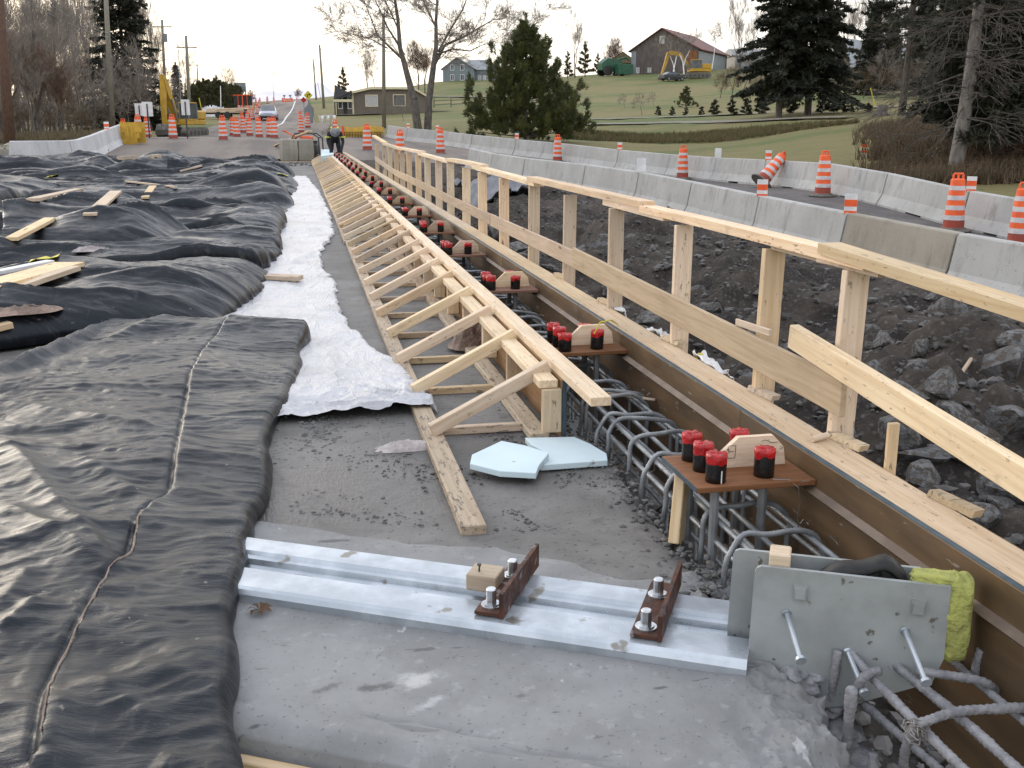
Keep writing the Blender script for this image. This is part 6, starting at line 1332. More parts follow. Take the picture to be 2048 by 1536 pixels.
# grey two storey house on the hill
d0 = 205; sc_ = d0/FPX; M_ = bframe(886, d0, R(-16)); gh = bthing('farmhouse', 'grey two storey farmhouse on the hill with a hipped tin roof', 'house', M_)
Wg = 62*sc_; eH = 27*sc_; rH = 46*sc_
wb = B(); gable(wb, [(0,-1),(Wg,-1),(Wg,eH),(28*sc_,rH),(0,eH)], 0, 11); wb.obj('wall', MT['grey_siding'], gh, M_)
wb = B().box((Wg+.002,2.5,-1),(Wg+48*sc_,11,eH-.2)); wb.obj('wing_wall', MT['grey_siding'], gh, M_)
ro = B(); slab2(ro, (-.4, eH-.35), (28*sc_, rH+.05), -.3, 11.3); slab2(ro, (28*sc_, rH+.05), (Wg+.4, eH-.3), -.3, 11.3); ro.obj('roof', MT['grey_roof'], gh, M_)
B().add([(Wg-1.8,2.2,eH-.25),(Wg+50*sc_,2.2,eH-.25),(Wg+50*sc_,11.3,eH-.25),(Wg-1.8,11.3,eH-.25),(Wg-2,6.5,rH),(Wg+22*sc_,6.5,rH)], [(0,1,5,4),(1,2,5),(2,3,4,5),(3,0,4),(0,3,2,1)]).obj('wing_roof', MT['grey_roof'], gh, M_)
for x, z in ((19,23),(39,23),(19,4),(39,4)): window(gh, M_, x*sc_, 0, z*sc_, 6*sc_, 10*sc_, frame_m='white_paint', bars=2)
for x in (71, 81, 90): window(gh, M_, x*sc_, 2.5, 3*sc_, 5*sc_, 10*sc_, frame_m='white_paint', glass='curtain')
# barn
d0 = 192; sc_ = d0/FPX; M_ = bframe(1262, d0, R(-37)); bn = bthing('barn', 'large weathered barn with a rusty red roof on the hilltop', 'barn', M_)
Wb = 136*sc_; eB = 46*sc_; rB = 84*sc_; pk = 62*sc_; Lb_ = 21
wb = B(); gable(wb, [(0,-1.5),(Wb,-1.5),(Wb,eB),(pk,rB),(0,eB)], 0, Lb_); wb.obj('wall', MT['barn_wood'], bn, M_)
for k in range(30):
    x = Wb*(k+.5)/30; top = (eB+(rB-eB)*x/pk) if x < pk else (rB+(eB-rB)*(x-pk)/(Wb-pk)); B().box((x-.02,-.03,-1.2),(x+.02,-.002,top-.3)).obj('board_batten', MT['barn_wood'], bn, M_)
ro = B(); slab2(ro, (-.5, eB-.35), (pk, rB+.05), -.5, Lb_+.4, .18); slab2(ro, (pk, rB+.05), (Wb+.6, eB-.3), -.5, Lb_+.4, .18); ro.obj('roof', MT['barn_roof'], bn, M_)
B().box((-.03,-.06,-1),(10*sc_,-.003,eB-.2)).obj('tin_sheet', MT['barn_tin'], bn, M_)
B().box((Wb-22*sc_,-.06,-1),(Wb-2*sc_,-.003,eB-.4)).obj('orange_boards', MT['barn_orange'], bn, M_); B().box((Wb+.003,.2,-1),(Wb+.06,Lb_-1,eB-.4)).obj('tin_sheet', MT['barn_tin'], bn, M_)
window(bn, M_, 62*sc_, 0, 58*sc_, 8*sc_, 12*sc_, frame_m='white_paint', glass='curtain'); window(bn, M_, 14*sc_, 0, 3*sc_, 5*sc_, 9*sc_, frame_m='white_paint', glass='curtain'); window(bn, M_, 38*sc_, 0, 3*sc_, 8*sc_, 9*sc_, frame_m='barn_tin', glass='curtain')
M2 = M_ @ Matrix.Translation((Wb+2, 20, 0)) @ Matrix.Rotation(R(30), 4, 'Z'); sh = bthing('shed', 'long low grey shed behind the barn and the dark spruces', 'shed', M2); B().box((0,0,-2),(26,9,4.2)).obj('wall', MT['barn_tin'], sh, M2); ro = B().prism([(-.4,4.1),(9.4,4.1),(4.5,5.6)], -.4, 26.4, M=Matrix(((0,0,1,0),(1,0,0,0),(0,1,0,0),(0,0,0,1)))); ro.obj('roof', MT['grey_roof'], sh, M2)
M2 = bframe(1246, 215, R(-14)); sh = bthing('shed', 'small tan roofed shed left of the barn', 'shed', M2); B().box((-3.5,0,-1),(3,6,2.2)).obj('wall', MT['barn_wood'], sh, M2); B().prism([(-3.9,2.1),(3.4,2.1),(-.2,4.4)], -.3, 6.3, M=Matrix(((1,0,0,0),(0,0,1,0),(0,1,0,0),(0,0,0,1)))).obj('roof', MT['straw'], sh, M2)
d0 = 135; M2 = bframe(1700, d0, R(-22), 0); hh = bthing('house', 'grey roofed house half hidden behind the evergreens at the right', 'house', M2); sc_ = d0/FPX
B().box((0,0,-2),(9,9,2.6)).obj('wall', MT['siding'], hh, M2); V = [(-.5,-.6,2.4),(9.5,-.6,2.4),(9.5,9.6,2.4),(-.5,9.6,2.4),(-.5,4.5,6.4),(9.5,4.5,5.0)]; mesh('roof', V, [(0,1,5,4),(2,3,4,5),(1,2,5),(3,0,4),(3,2,1,0)], MT['grey_roof'], hh, M2)
window(hh, M2, 3, 0, .6, 1.2, 1.3); window(hh, M2, 6.4, 0, .6, 1.2, 1.3)
# ================================================================== fence, poles, wires
fp = [onT(u, d) for u, d in ((868,131),(902,131),(936,131),(975,131),(1010,130),(1045,130),(1080,129),(1115,128),(1158,127))]
fe = thing('rail_fence', 'split rail fence of weathered posts and two rails on the lawn', 'fence', fp[0])
for p in fp: B().tube([p+Vector((0,0,-.3)), p+Vector((.02,0,1.15))], [.10,.08], 6).obj('post', MT['pole_wood'], fe, Matrix.Identity(4))
for a, b_ in zip(fp[:-1], fp[1:]):
    for z in (.35, .85): B().tube([a+Vector((-.1,-.05,z+rnd.uniform(-.06,.06))), b_+Vector((.1,-.05,z+rnd.uniform(-.06,.06)))], [.07,.055], 6).obj('rail', MT['pole_wood'], fe, Matrix.Identity(4))
tops = {}
def pole(key, ub, d, ut, vt, r, label, mat='pole_wood', arm=None, extra=None):
    q = onT(ub, d); top = PD(ut, vt, d); t = thing('utility_pole', label, 'utility pole', q)
    B().tube([q+Vector((0,0,-.3)), q.lerp(top, .5), top], [r, r*.85, r*.68], 10).obj('pole', MT[mat], t, Matrix.Identity(4), smooth=True); tops[key] = top
    if arm:
        z, L = arm; c = q.lerp(top, z); ca = B().box((-L/2,-.05,-.06),(L/2,.05,.06), M=Matrix.Translation(c) @ Matrix.Rotation(YAW, 4, 'Z')).obj('cross_arm', MT[mat], t, Matrix.Identity(4))
        for k in (-.42, 0, .42): B().tube([c+Vector((k*L,0,.06)), c+Vector((k*L,0,.22))], [.04,.03], 6).obj('insulator', MT['white_paint'], ca, Matrix.Identity(4))
    return t
pole('a', 20, 44, -2, -20, .24, 'thick brown pole at the left frame edge', 'pole_brown')
pole('b', 226, 68, 209, -60, .20, 'tall pale utility pole in front of the dark spruce')
t = pole('c', 333, 118, 324, 40, .20, 'weathered utility pole behind the excavator boom', arm=(.93, 2.2))
B().lathe([(.25,0),(.25,.9)], 10, c=tuple(PD(331, 84, 118))).obj('transformer', MT['barn_tin'], t, Matrix.Identity(4))
pole('d', 380, 118, 372, 72, .22, 'utility pole right of the excavator cab', arm=(.86, 2.4)); pole('e', 398, 215, 394, 128, .17, 'far utility pole with two cross arms above the cedar hedge', arm=(.97, 3.2))
pole('f', 362, 140, 357, 100, .09, 'thin pale pole between the roadside poles', 'barn_tin'); pole('g', 548, 225, 546, 147, .08, 'slim lamp pole standing at the crest of the road', 'barn_tin', arm=(.99, 1.2))
pole('h', 648, 140, 639, 90, .19, 'leaning utility pole left of the bungalow, the nearer one'); pole('i', 633, 185, 626, 118, .17, 'utility pole left of the bungalow, the farther one')
pole('j', 768, 80, 767, 28, .17, 'straight utility pole in front of the bungalow wall'); pole('k', 1670, 92, 1676, -40, .17, 'utility pole rising between the evergreens on the right'); pole('l', 442, 118, 441, 172, .06, 'thin light post behind the lumber trailer', 'white_paint')
def wire(a, b_, sag, label, r=.018):
    a = Vector(a); b_ = Vector(b_); pts = [a.lerp(b_, i/14)-Vector((0,0,sag*4*(i/14)*(1-i/14))) for i in range(15)]
    tag(B().tube(pts, r, 4).obj('power_line', MT['barn_tin'], None), label, 'wire')
pb_ = PD(219, 75, 68); pb2 = PD(217, 66, 68); pc_ = PD(330, 113, 118); pc2 = PD(331, 104, 118)
wire(PD(40,-8,44), pb_, .25, 'lower power line running from the upper left to the pale pole'); wire(PD(78,-8,44), pb2, .25, 'upper power line running from the upper left to the pale pole')
wire(pb_, pc_, 1.2, 'lower power line from the pale pole to the pole behind the excavator'); wire(pb2, pc2, 1.0, 'upper power line from the pale pole to the pole behind the excavator')
wire(tops['c'], tops['d'], .4, 'power line between the two poles by the excavator'); wire(PD(280,52,90), PD(350,58,118), .1, 'short power line over the spruce to the excavator pole')
wire(PD(394,130,215), PD(376,96,118), .5, 'power line to the far pole with two cross arms'); wire(tops['h'], PD(672,182,130), .1, 'guy wire of the leaning pole by the bungalow', .03); wire(tops['i'], PD(645,215,185), .1, 'guy wire of the farther pole by the bungalow', .04)
for u0, v0, u1, v1, d, lab in ((108,264,104,282,54,'short yellow stake behind the whitish barriers, left'),(406,215,398,196,110,'yellow guy guard leaning by the cedar hedge'),(1751,215,1741,176,88,'yellow guy guard standing behind the stump'),(142,275,141,280,54,'small yellow stake behind the whitish barriers, right')):
    a = PD(u0, v0+3, d); b_ = PD(u1, v1, d); 
    if v0 > v1: a.z = T(a.x, a.y)-.1
    tag(B().tube([a, b_], .045, 6).obj('yellow_guard', MT['yellow_tape'], None), lab, 'stake')
# ================================================================== signs
def face_M(q): return Matrix.Translation(q) @ Matrix.Rotation(YAW+.02, 4, 'Z')
def signback(u, v0, v1, w, d, base_v, lab):
    q = onT(u, d); M_ = face_M(q); s_ = d/FPX; z1 = (base_v-v0)*s_; z0_ = (base_v-v1)*s_; t = bthing('road_sign', lab, 'sign', M_)
    B().box((-w*s_/2,-.02,z0_),(w*s_/2,.0,z1), bev=.015).obj('panel', MT['white_paint'], t, M_); B().box((-.03,-.05,0),(.03,-.021,z1-.1)).obj('post', MT['dark_steel'], t, M_)
    B().box((-.5,-.5,-.02),(.5,.5,.05)).obj('base', MT['rubber_base'], t, M_)
signback(284, 222, 246, 18, 52, 290, 'blank white sign back on a post, leftmost of three'); signback(300, 218, 246, 21, 51, 290, 'blank white sign back on a post, middle of three'); signback(376, 213, 243, 17, 51, 290, 'blank white sign back on a post in front of the excavator')
def diamond(u, v, r, d, mat, lab, arrow=False):
    q = onT(u, d); c = PD(u, v, d); M_ = face_M(q); s_ = d/FPX; t = bthing('road_sign', lab, 'sign', M_); zc = c.z-q.z; a = r*s_
    B().prism([(0,-a),(a,0),(0,a),(-a,0)], -.02, .0, M=Matrix.Translation((0,-.03,zc)) @ Matrix.Rotation(R(90),4,'X')).obj('panel', MT[mat], t, M_)
    B().box((-.04,-.01,0),(.04,.02,zc+.3)).obj('post', MT['barn_tin'], t, M_)
    if arrow: B().prism([(-.30*a,-.45*a),(-.1*a,-.45*a),(-.05*a,-.05*a),(.25*a,.10*a),(.25*a,-.12*a),(.55*a,.25*a),(.2*a,.48*a),(.2*a,.28*a),(-.2*a,.12*a)], 0, .012, M=Matrix.Translation((0,-.036,zc)) @ Matrix.Rotation(R(90),4,'X')).obj('arrow_mark', MT['black'], t, M_)
diamond(619, 191, 9, 95, 'yellow_tape', 'yellow diamond warning sign with a black bent arrow by the road', True)
diamond(609, 200, 6, 110, 'red_tape', 'small red orange diamond sign left of the yellow one'); 
q = onT(620, 88); M_ = face_M(q); t = bthing('road_sign', 'grey backs of two stacked road sign panels facing away', 'sign', M_); s_ = 88/FPX
B().prism([(-9*s_,0),(9*s_,0),(9*s_,16*s_),(0,26*s_),(-9*s_,16*s_)], 0, .02, M=Matrix.Translation((0,-.0,17*s_)) @ Matrix.Rotation(R(90),4,'X')).obj('panel', MT['barn_tin'], t, M_); B().box((-7*s_,-.03,4*s_),(7*s_,-.01,18*s_)).obj('panel', MT['barn_tin'], t, M_); B().box((-.05,.03,-.2),(.05,.08,44*s_)).obj('post', MT['barn_tin'], t, M_)
# arrow board trailer
q = onT(487, 130); M_ = face_M(q); s_ = 130/FPX; t = bthing('message_board', 'dark message board on an orange trailer mast beside the drums', 'message board', M_)
B().box((-18*s_,0,16*s_),(18*s_,.25,35*s_)).obj('panel', MT['black'], t, M_)
fr = B().box((-19*s_,-.06,35*s_),(19*s_,.3,36.5*s_)).box((-9.5*s_,-.08,16*s_),(-8.5*s_,-.01,35*s_)).box((8.5*s_,-.08,16*s_),(9.5*s_,-.01,35*s_)).box((-.9*s_,-.12,-3*s_),(.9*s_,-.0,35*s_)); fr.obj('mast_frame', MT['orange'], t, M_)
B().box((-12*s_,-.5,-1*s_),(9*s_,1.2,4*s_)).obj('trailer', MT['orange'], t, M_)
for x in (-8, 6): B().tube([(x*s_,-.7,.3),(x*s_,-.5,.3)], .33, 12).obj('wheel', MT['black'], t, M_)
q = onT(482, 165); M_ = face_M(q); s_ = 165/FPX; t = bthing('road_sign', 'large tan grey sign panel rising behind the message board', 'sign', M_); B().box((-12*s_,0,28*s_),(12*s_,.1,46*s_)).obj('panel', MT['barn_tin'], t, M_)
for x in (-10, 10): B().box((x*s_-.08,.11,-.3),(x*s_+.08,.2,44*s_)).obj('post', MT['barn_tin'], t, M_)
# barricade at the crest
q = onT(575, 185); M_ = face_M(q); s_ = 185/FPX; t = bthing('barricade', 'orange barricade with signs across the crest of the road', 'barricade', M_)
for z in (5, 9): B().box((-11*s_,-.05,z*s_),(11*s_,.05,(z+2.2)*s_)).obj('board', MT['orange'], t, M_)
for x in (-9, 9): B().box((x*s_-.08,.06,-.2),(x*s_+.08,.2,13*s_)).obj('leg', MT['orange'], t, M_)
for x in (-6, 6): B().box((x*s_-2.5*s_,.06,15*s_),(x*s_+2.5*s_,.12,18*s_)).obj('sign_plate', MT['barn_tin'], t, M_); B().box((x*s_-.06,.125,9*s_),(x*s_+.06,.2,18*s_)).obj('sign_post', MT['dark_steel'], t, M_)
q = onT(561, 186); s_ = 186/FPX
B().lathe([(.6,0),(.7,.02),(.2,.3)], 8); scatter_stones('rubble', [(q.x+rnd.gauss(0,.8), q.y, q.z, rnd.uniform(.15,.4)) for _ in range(30)], MT['soil'], 'small dark spoil pile at the crest of the road')
# small orange survey stand
q = onT(1727, 40.5); M_ = face_M(q); t = bthing('survey_stand', 'small orange stand with white legs on the lawn', 'stand', M_)
for x in (-.11, .11): B().tube([(x*1.1,0,-.05),(x,.02,.52)], .014, 6).obj('leg', MT['white_paint'], t, M_)
for z in (.24, .46): B().box((-.13,-.02,z),(.13,.0,z+.09)).obj('crossbar', MT['orange'], t, M_)
# folded white stands
for i, (u, lab) in enumerate(((643,'left'),(655,'middle'),(667,'right'))):
    q = onT(u, 92); M_ = face_M(q) @ Matrix.Rotation(.5, 4, 'Z'); t = bthing('folding_barricade', 'white folding barricade beside the road near the bungalow, '+lab+' of three', 'barricade', M_)
    for sgn in (-1, 1):
        Mp = M_ @ Matrix.Rotation(sgn*.28, 4, 'Y'); b = B().box((sgn*.04-.02,-.3,0),(sgn*.04+.02,-.22,.75)).box((sgn*.04-.02,.22,0),(sgn*.04+.02,.3,.75)).box((sgn*.04-.02,-.22,.45),(sgn*.04+.02,.22,.75))
        b.obj('panel', MT['white_paint'], t, M_ @ Matrix.Translation((-sgn*.0,0,.02)) @ Matrix.Rotation(-sgn*.26, 4, 'Y'))
# yellow formwork panels with mesh
q0 = hitT(688, 269); q1 = hitT(766, 277); t = thing('form_panel', 'long battered yellow form panel with a wire mesh leaning on it', 'form panel', q0); L = (q1-q0).length; M_ = frame(q0, Vector((q1.x,q1.y,q0.z)))
n_ = 12; V = []
for i in range(n_+1):
    x = L*i/n_; s_ = .06*math.sin(i*1.1)
    V += [(x, .30+s_*.5, .30), (x, .50+s_, .30), (x, .50+s_, .72-.05*math.sin(i*.6)), (x, .44+s_, .73-.05*math.sin(i*.6))]
Fc = [(4*i+j, 4*i+(j+1)%4, 4*i+4+(j+1)%4, 4*i+4+j) for i in range(n_) for j in range(4)]+[(3,2,1,0), tuple(range(4*n_, 4*n_+4))]
mesh('upper_panel', V, Fc, MT['yellow'], t, M_); B().box((0,.15,0),(L*.97,.22,.45)).obj('lower_panel', MT['yellow'], t, M_)
wm_ = B()
for i in range(15): wm_.tube([(L*i/14,.10,-.1),(L*i/14,.10,.36)], .018, 4)
for z in (.05,.2,.35): wm_.tube([(0,.08,z),(L,.08,z)], .014, 4)
wm_.obj('wire_mesh', MT['dark_steel'], t, M_); B().box((-.15,.0,0),(-.02,.3,.78)).obj('end_post', MT['orange'], t, M_)
q0 = hitT(247, 291); q1 = hitT(276, 291); t = thing('form_panel', 'bright yellow form panels stacked behind the whitish barriers', 'form panel', q0); M_ = frame(q0, Vector((q1.x,q1.y,q0.z))); L = (q1-q0).length
for k, (z0_, z1_) in enumerate(((.0,.30),(.31,.55),(.56,.80))): B().box((0+.1*k,0,z0_),(L+.1*k,.06,z1_)).obj('panel', MT['yellow'], t, M_)
B().box((-.15,.3,.1),(L*1.5,.36,1.0)).obj('panel', MT['yellow'], t, M_)
for x in (0.2, L*.6): B().box((x,-.03,0),(x+.08,.0,.8)).obj('rib', MT['yellow'], t, M_)
# ================================================================== machines
def loft(name, secs, mat, parent, M_, smooth=False):
    k = len(secs[0]); V = [p for s_ in secs for p in s_]; Fc = [(i*k+j, i*k+(j+1)%k, (i+1)*k+(j+1)%k, (i+1)*k+j) for i in range(len(secs)-1) for j in range(k)]+[tuple(range(k-1,-1,-1)), tuple(range((len(secs)-1)*k, len(secs)*k))]
    return mesh(name, V, Fc, mat, parent, M_, smooth)
def excavator(M_, label, S_, boom, stick, bucket, cab=True):
    t = bthing('excavator', label, 'excavator', M_); y_ = MT['yellow']
    for y in (-1.25, 1.25):
        o = B(); prof = [(-1.9,.0),(1.9,.0),(2.25,.35),(2.25,.55),(1.9,.85),(-1.9,.85),(-2.25,.55),(-2.25,.35)]
        o.prism([(x*S_,z*S_) for x, z in prof], (y-.3)*S_, (y+.3)*S_, M=Matrix(((1,0,0,0),(0,0,1,0),(0,1,0,0),(0,0,0,1)))); tk = o.obj('track', MT['rubber_base'], t, M_)
        for x in (-1.5,-.75,0,.75,1.5): B().tube([(x*S_,(y-.33)*S_,.35*S_),(x*S_,(y+.33)*S_,.35*S_)], .22*S_, 10).obj('roller', MT['dark_steel'], tk, M_)
    B().box((-2.3*S_,-1.3*S_,1.05*S_),(1.3*S_,1.3*S_,1.5*S_), bev=.05).box((-2.5*S_,-1.3*S_,1.5*S_),(-.6*S_,1.3*S_,2.35*S_), bev=.1).obj('body', y_, t, M_)
    B().box((-.6*S_,.35*S_,1.5*S_),(1.25*S_,1.3*S_,1.6*S_)).box((-.6*S_,.35*S_,2.95*S_),(1.25*S_,1.3*S_,3.05*S_), bev=.02).obj('cab', y_, t, M_)
    B().box((-.55*S_,.40*S_,1.6*S_),(1.2*S_,1.25*S_,2.95*S_)).obj('cab_glass', MT['glass'], t, M_)
    cp = B()
    for x in (-.58, 1.18):
        for y in (.37, 1.24): cp.box((x*S_,y*S_,1.6*S_),((x+.09)*S_,(y+.09)*S_,2.95*S_))
    cp.obj('cab_post', MT['barn_tin'], t, M_)
    def arm(name, pts, wid, hts):
        secs = [[((x)*S_,-wid*S_,(z-h_)*S_),(x*S_,wid*S_,(z-h_)*S_),(x*S_,wid*S_,(z+h_)*S_),(x*S_,-wid*S_,(z+h_)*S_)] if abs(pts[-1][0]-pts[0][0]) > abs(pts[-1][1]-pts[0][1]) else [((x-h_)*S_,-wid*S_,z*S_),((x-h_)*S_,wid*S_,z*S_),((x+h_)*S_,wid*S_,z*S_),((x+h_)*S_,-wid*S_,z*S_)] for (x, z), h_ in zip(pts, hts)]
        return loft(name, secs, y_, t, M_)
    arm('boom', boom, .24, [.22,.36,.34,.2][:len(boom)]); arm('stick', stick, .18, [.28,.26,.14][:len(stick)])
    mb_ = [(boom[1][0]*S_, 0, boom[1][1]*S_-.3*S_), (1.3*S_, 0, 1.3*S_)]
    for y in (-.32, .32): B().tube([(p[0], y*S_, p[2]) for p in mb_], .08*S_, 8).obj('hydraulic_cylinder', MT['bolt'], t, M_)
    bx, bz = bucket; prof = [(0,.5),(.55,.45),(.75,.0),(.55,-.45),(.0,-.6),(-.55,-.55),(-.1,.1)]
    B().prism([((bx+x)*S_,(bz+z)*S_) for x, z in prof], -.55*S_, .55*S_, M=Matrix(((1,0,0,0),(0,0,1,0),(0,1,0,0),(0,0,0,1)))).obj('bucket', MT['rubber_base'], t, M_); return t
q = onT(366, 66); M_ = Matrix.Translation(q) @ Matrix.Rotation(R(205), 4, 'Z')
excavator(Matrix.Translation(q) @ Matrix.Rotation(R(250), 4, 'Z'), 'yellow excavator with its raised boom parked left of the road', .70, [(1.0,1.6),(2.3,3.6),(2.9,4.9),(3.0,5.0)], [(3.0,5.35),(3.25,3.2),(3.35,1.3)], (3.3,.65))
q = onT(1392, 176); excavator(Matrix.Translation(q) @ Matrix.Rotation(R(176), 4, 'Z'), 'yellow excavator parked before the barn on the hill', .98, [(1.2,1.8),(3.0,3.9),(4.6,4.2),(5.2,4.1)], [(5.1,4.3),(5.6,2.4),(6.3,.3)], (6.1,.1))
def car(M_, label, paint):
    t = bthing('car', label, 'car', M_); secs = []
    for x, z0_, z1_, w in ((-2.15,.38,.80,.70),(-2.05,.28,.95,.82),(-1.3,.22,1.0,.86),(-.2,.2,.98,.87),(.9,.2,.95,.87),(1.6,.24,.86,.85),(2.05,.30,.72,.76),(2.18,.38,.60,.66)):
        secs.append([(x,-w,z0_),(x,w,z0_),(x,w*1.02,(z0_+z1_)/2),(x,w*.92,z1_),(x,-w*.92,z1_),(x,-w*1.02,(z0_+z1_)/2)])
    loft('body', secs, paint, t, M_)
    cs_ = [[(x,-w,z0_),(x,w,z0_),(x,w2,z1_),(x,-w2,z1_)] for x, z0_, z1_, w, w2 in ((-1.75,.95,1.0,.74,.70),(-1.1,.97,1.40,.76,.60),(.0,.96,1.43,.76,.60),(.95,.94,.97,.76,.72))]; loft('windows', cs_, MT['glass'], t, M_)
    B().box((-1.05,-.56,1.415),(.02,.56,1.45), bev=.012).obj('roof', paint, t, M_)
    for x in (-1.35, 1.35):
        for y in (-.80, .80):
            o = B().tube([(x,y-.1,.31),(x,y+.1,.31)], .31, 16).obj('wheel', MT['black'], t, M_); B().tube([(x,y-.11,.31),(x,y+.11,.31)], .17, 10).obj('rim', MT['barn_tin'], o, M_)
    for y in (-.58, .58): B().box((2.02,y-.17,.56),(2.16,y+.17,.70), bev=.03).obj('headlight', MT['white_paint'], t, M_)
    B().box((2.05,-.42,.55),(2.175,.42,.64)).obj('grille', MT['black'], t, M_); B().box((2.0,-.80,.30),(2.22,.80,.44), bev=.03).obj('bumper', MT['dark_steel'], t, M_)
    for y in (-.95, .95): B().box((.62,y-.08,.95),(.75,y+.08,1.08), bev=.02).obj('mirror', paint, t, M_)
    return t
q = onT(538, 104); car(Matrix.Translation(q+Vector((0,0,.03))) @ Matrix.Rotation(R(-91), 4, 'Z'), 'silver blue car driving toward the bridge', simple('silver_blue_paint', (.42,.45,.52), (.38,.41,.48), 1, .3, .3))
q = onT(1345, 172); car(Matrix.Translation(q) @ Matrix.Rotation(R(15), 4, 'Z'), 'dark car parked below the barn excavator', MT['black'])
# green farm machine
q = onT(1222, 190); M_ = Matrix.Translation(q) @ Matrix.Rotation(R(10), 4, 'Z'); t = bthing('farm_machine', 'green farm machine parked left of the barn', 'farm machine', M_); gm = simple('green_paint', (.02,.11,.055), (.015,.07,.04), 2, .5)
loft('body', [[(-2.4,-1,1.0),(-2.4,1,1.0),(-2.4,1,2.2),(-2.4,-1,2.2)],[(-1.2,-1.2,.8),(-1.2,1.2,.8),(-1.2,1.2,3.1),(-1.2,-1.2,3.1)],[(1.3,-1.2,.8),(1.3,1.2,.8),(1.3,1.1,2.9),(1.3,-1.1,2.9)],[(2.2,-1,.9),(2.2,1,.9),(2.2,1,1.8),(2.2,-1,1.8)]], gm, t, M_)
for x, r_ in ((-1.3,.9),(1.6,.6)): 
    for y in (-1.3, 1.3): B().tube([(x,y-.2,r_),(x,y+.2,r_)], r_, 14).obj('wheel', MT['black'], t, M_)
B().tube([(.8,-.3,2.8),(2.6,-.5,3.3),(3.4,-.5,2.9)], .18, 8).obj('unloading_pipe', gm, t, M_)
q = onT(1249, 188); M_ = Matrix.Translation(q) @ Matrix.Rotation(R(5), 4, 'Z'); t = bthing('container', 'small green container beside the green farm machine', 'container', M_); B().box((-1.5,-1,.2),(1.3,1,2.0), bev=.04).obj('body', gm, t, M_); B().box((-1.0,-1.04,.5),(-.1,-1.0,1.7)).obj('door', gm, t, M_)
# lumber trailer
q = onT(463, 108); M_ = face_M(q) @ Matrix.Rotation(.15, 4, 'Z'); t = bthing('flatbed_trailer', 'flat trailer standing behind the drums at the roadside', 'trailer', M_)
B().box((-2.6,-.9,.62),(1.8,.9,.74)).obj('bed', MT['wood_grey'], t, M_); B().box((-2.5,-.7,.45),(1.7,.7,.618)).obj('chassis', MT['dark_steel'], t, M_)
for x in (-1.2,-.3,1.5):
    for y in (-.85,.85): B().tube([(x,y-.1,.36),(x,y+.1,.36)], .36, 12).obj('wheel', MT['black'], t, M_)
for i in range(12):
    x0 = rnd.uniform(-2.7,-.9); z = .79+.10*(i//4)+rnd.uniform(0,.02); y = -.7+.45*(i % 4); tag(board('timber', tuple(M_ @ Vector((x0,y,z))), tuple(M_ @ Vector((x0+rnd.uniform(1.8,3.2),y+rnd.uniform(-.2,.2),z+rnd.uniform(-.03,.16)))), .2, .08, MT['wood']), 'pale timber piled loosely on the flat trailer', 'timber', 'timbers on the flat trailer')
for i, (u, v) in enumerate(((427,214),(438,215),(416,217))):
    q = onT(u, 116); o = crumple('plastic_sheet', (q.x, q.y, q.z), .9, .6, 1.2, MT['white_paint'], 'white plastic bundle behind the flat trailer, ' + ('middle','right','left')[i] + ' one', 'bundle', 20+i)
# ================================================================== far end of the deck: blocks, machine, worker
q = P(594, 324, 0); M_ = Matrix.Translation((q.x, q.y, .0)) @ Matrix.Rotation(R(8), 4, 'Z')
for i, (x, lab) in enumerate(((-.28,'left'),(.30,'right'))):
    s1 = B(); sec = []
    for z, w, dd in ((.0,.20,.32),(.06,.29,.40),(.3,.30,.42),(.62,.29,.42),(.80,.285,.40),(.84,.25,.36)): sec.append([(x-w+.02*i,-dd,z),(x+w-.01,-dd,z),(x+w-.01,dd,z),(x-w+.02*i,dd,z)])
    o = loft('concrete_block', sec, MT['conc_old'], None, M_); bv = o.modifiers.new('b','BEVEL'); bv.width = .03; bv.segments = 2; tag(o, 'weathered concrete block at the far end of the deck, ' + lab + ' of the two', 'concrete block')
o = board('skid_plank', tuple(M_ @ Vector((-.75,-.35,.02))), tuple(M_ @ Vector((.75,-.35,.02))), .14, .04, MT['wood_dirty']); tag(o, 'dirty plank in front of the two concrete blocks', 'board')
o = board('long_plank', tuple(P(528, 301, .10)), tuple(PD(620, 262, 38)), .16, .045, MT['wood']); tag(o, 'long clean plank slanting up onto the concrete blocks', 'board')
q = P(612, 308, 0); y0_ = 42.5; c = PY(613, 300, y0_); zb = T(c.x, c.y); M_ = Matrix.Translation((c.x, c.y, zb)) @ Matrix.Rotation(R(-15), 4, 'Z'); t = bthing('plate_compactor', 'red engine powered machine with a dark tube frame behind the concrete blocks', 'machine', M_)
B().box((-.5,-.35,.05),(.55,.35,.13), bev=.02).obj('base_plate', MT['rust'], t, M_); B().box((-.15,-.25,.14),(.45,.25,.55), bev=.05).obj('engine', MT['dark_steel'], t, M_); B().box((-.2,-.22,.56),(.25,.22,.86), bev=.06).obj('fuel_tank', MT['orange'], t, M_)
B().lathe([(.16,0),(.16,.12)], 12, c=(.3,0,.56)).obj('air_filter', MT['black'], t, M_)
fr = B()
for y in (-.32,.32): fr.tube([(-.45,y,.12),(-.5,y,.75),(-.35,y,.95),(.35,y,.95),(.58,y,.80),(.6,y,.12)], .028, 8)
fr.tube([(-.35,-.32,.95),(-.35,.32,.95)], .028, 8).tube([(.58,-.32,.8),(.58,.32,.8)], .028, 8); fr.obj('tube_frame', MT['black'], t, M_); B().tube([(-.4,0,.8),(-.75,0,1.0),(-.85,-.2,1.05),(-.85,.2,1.05)], .025, 8).obj('handle', MT['orange'], t, M_)
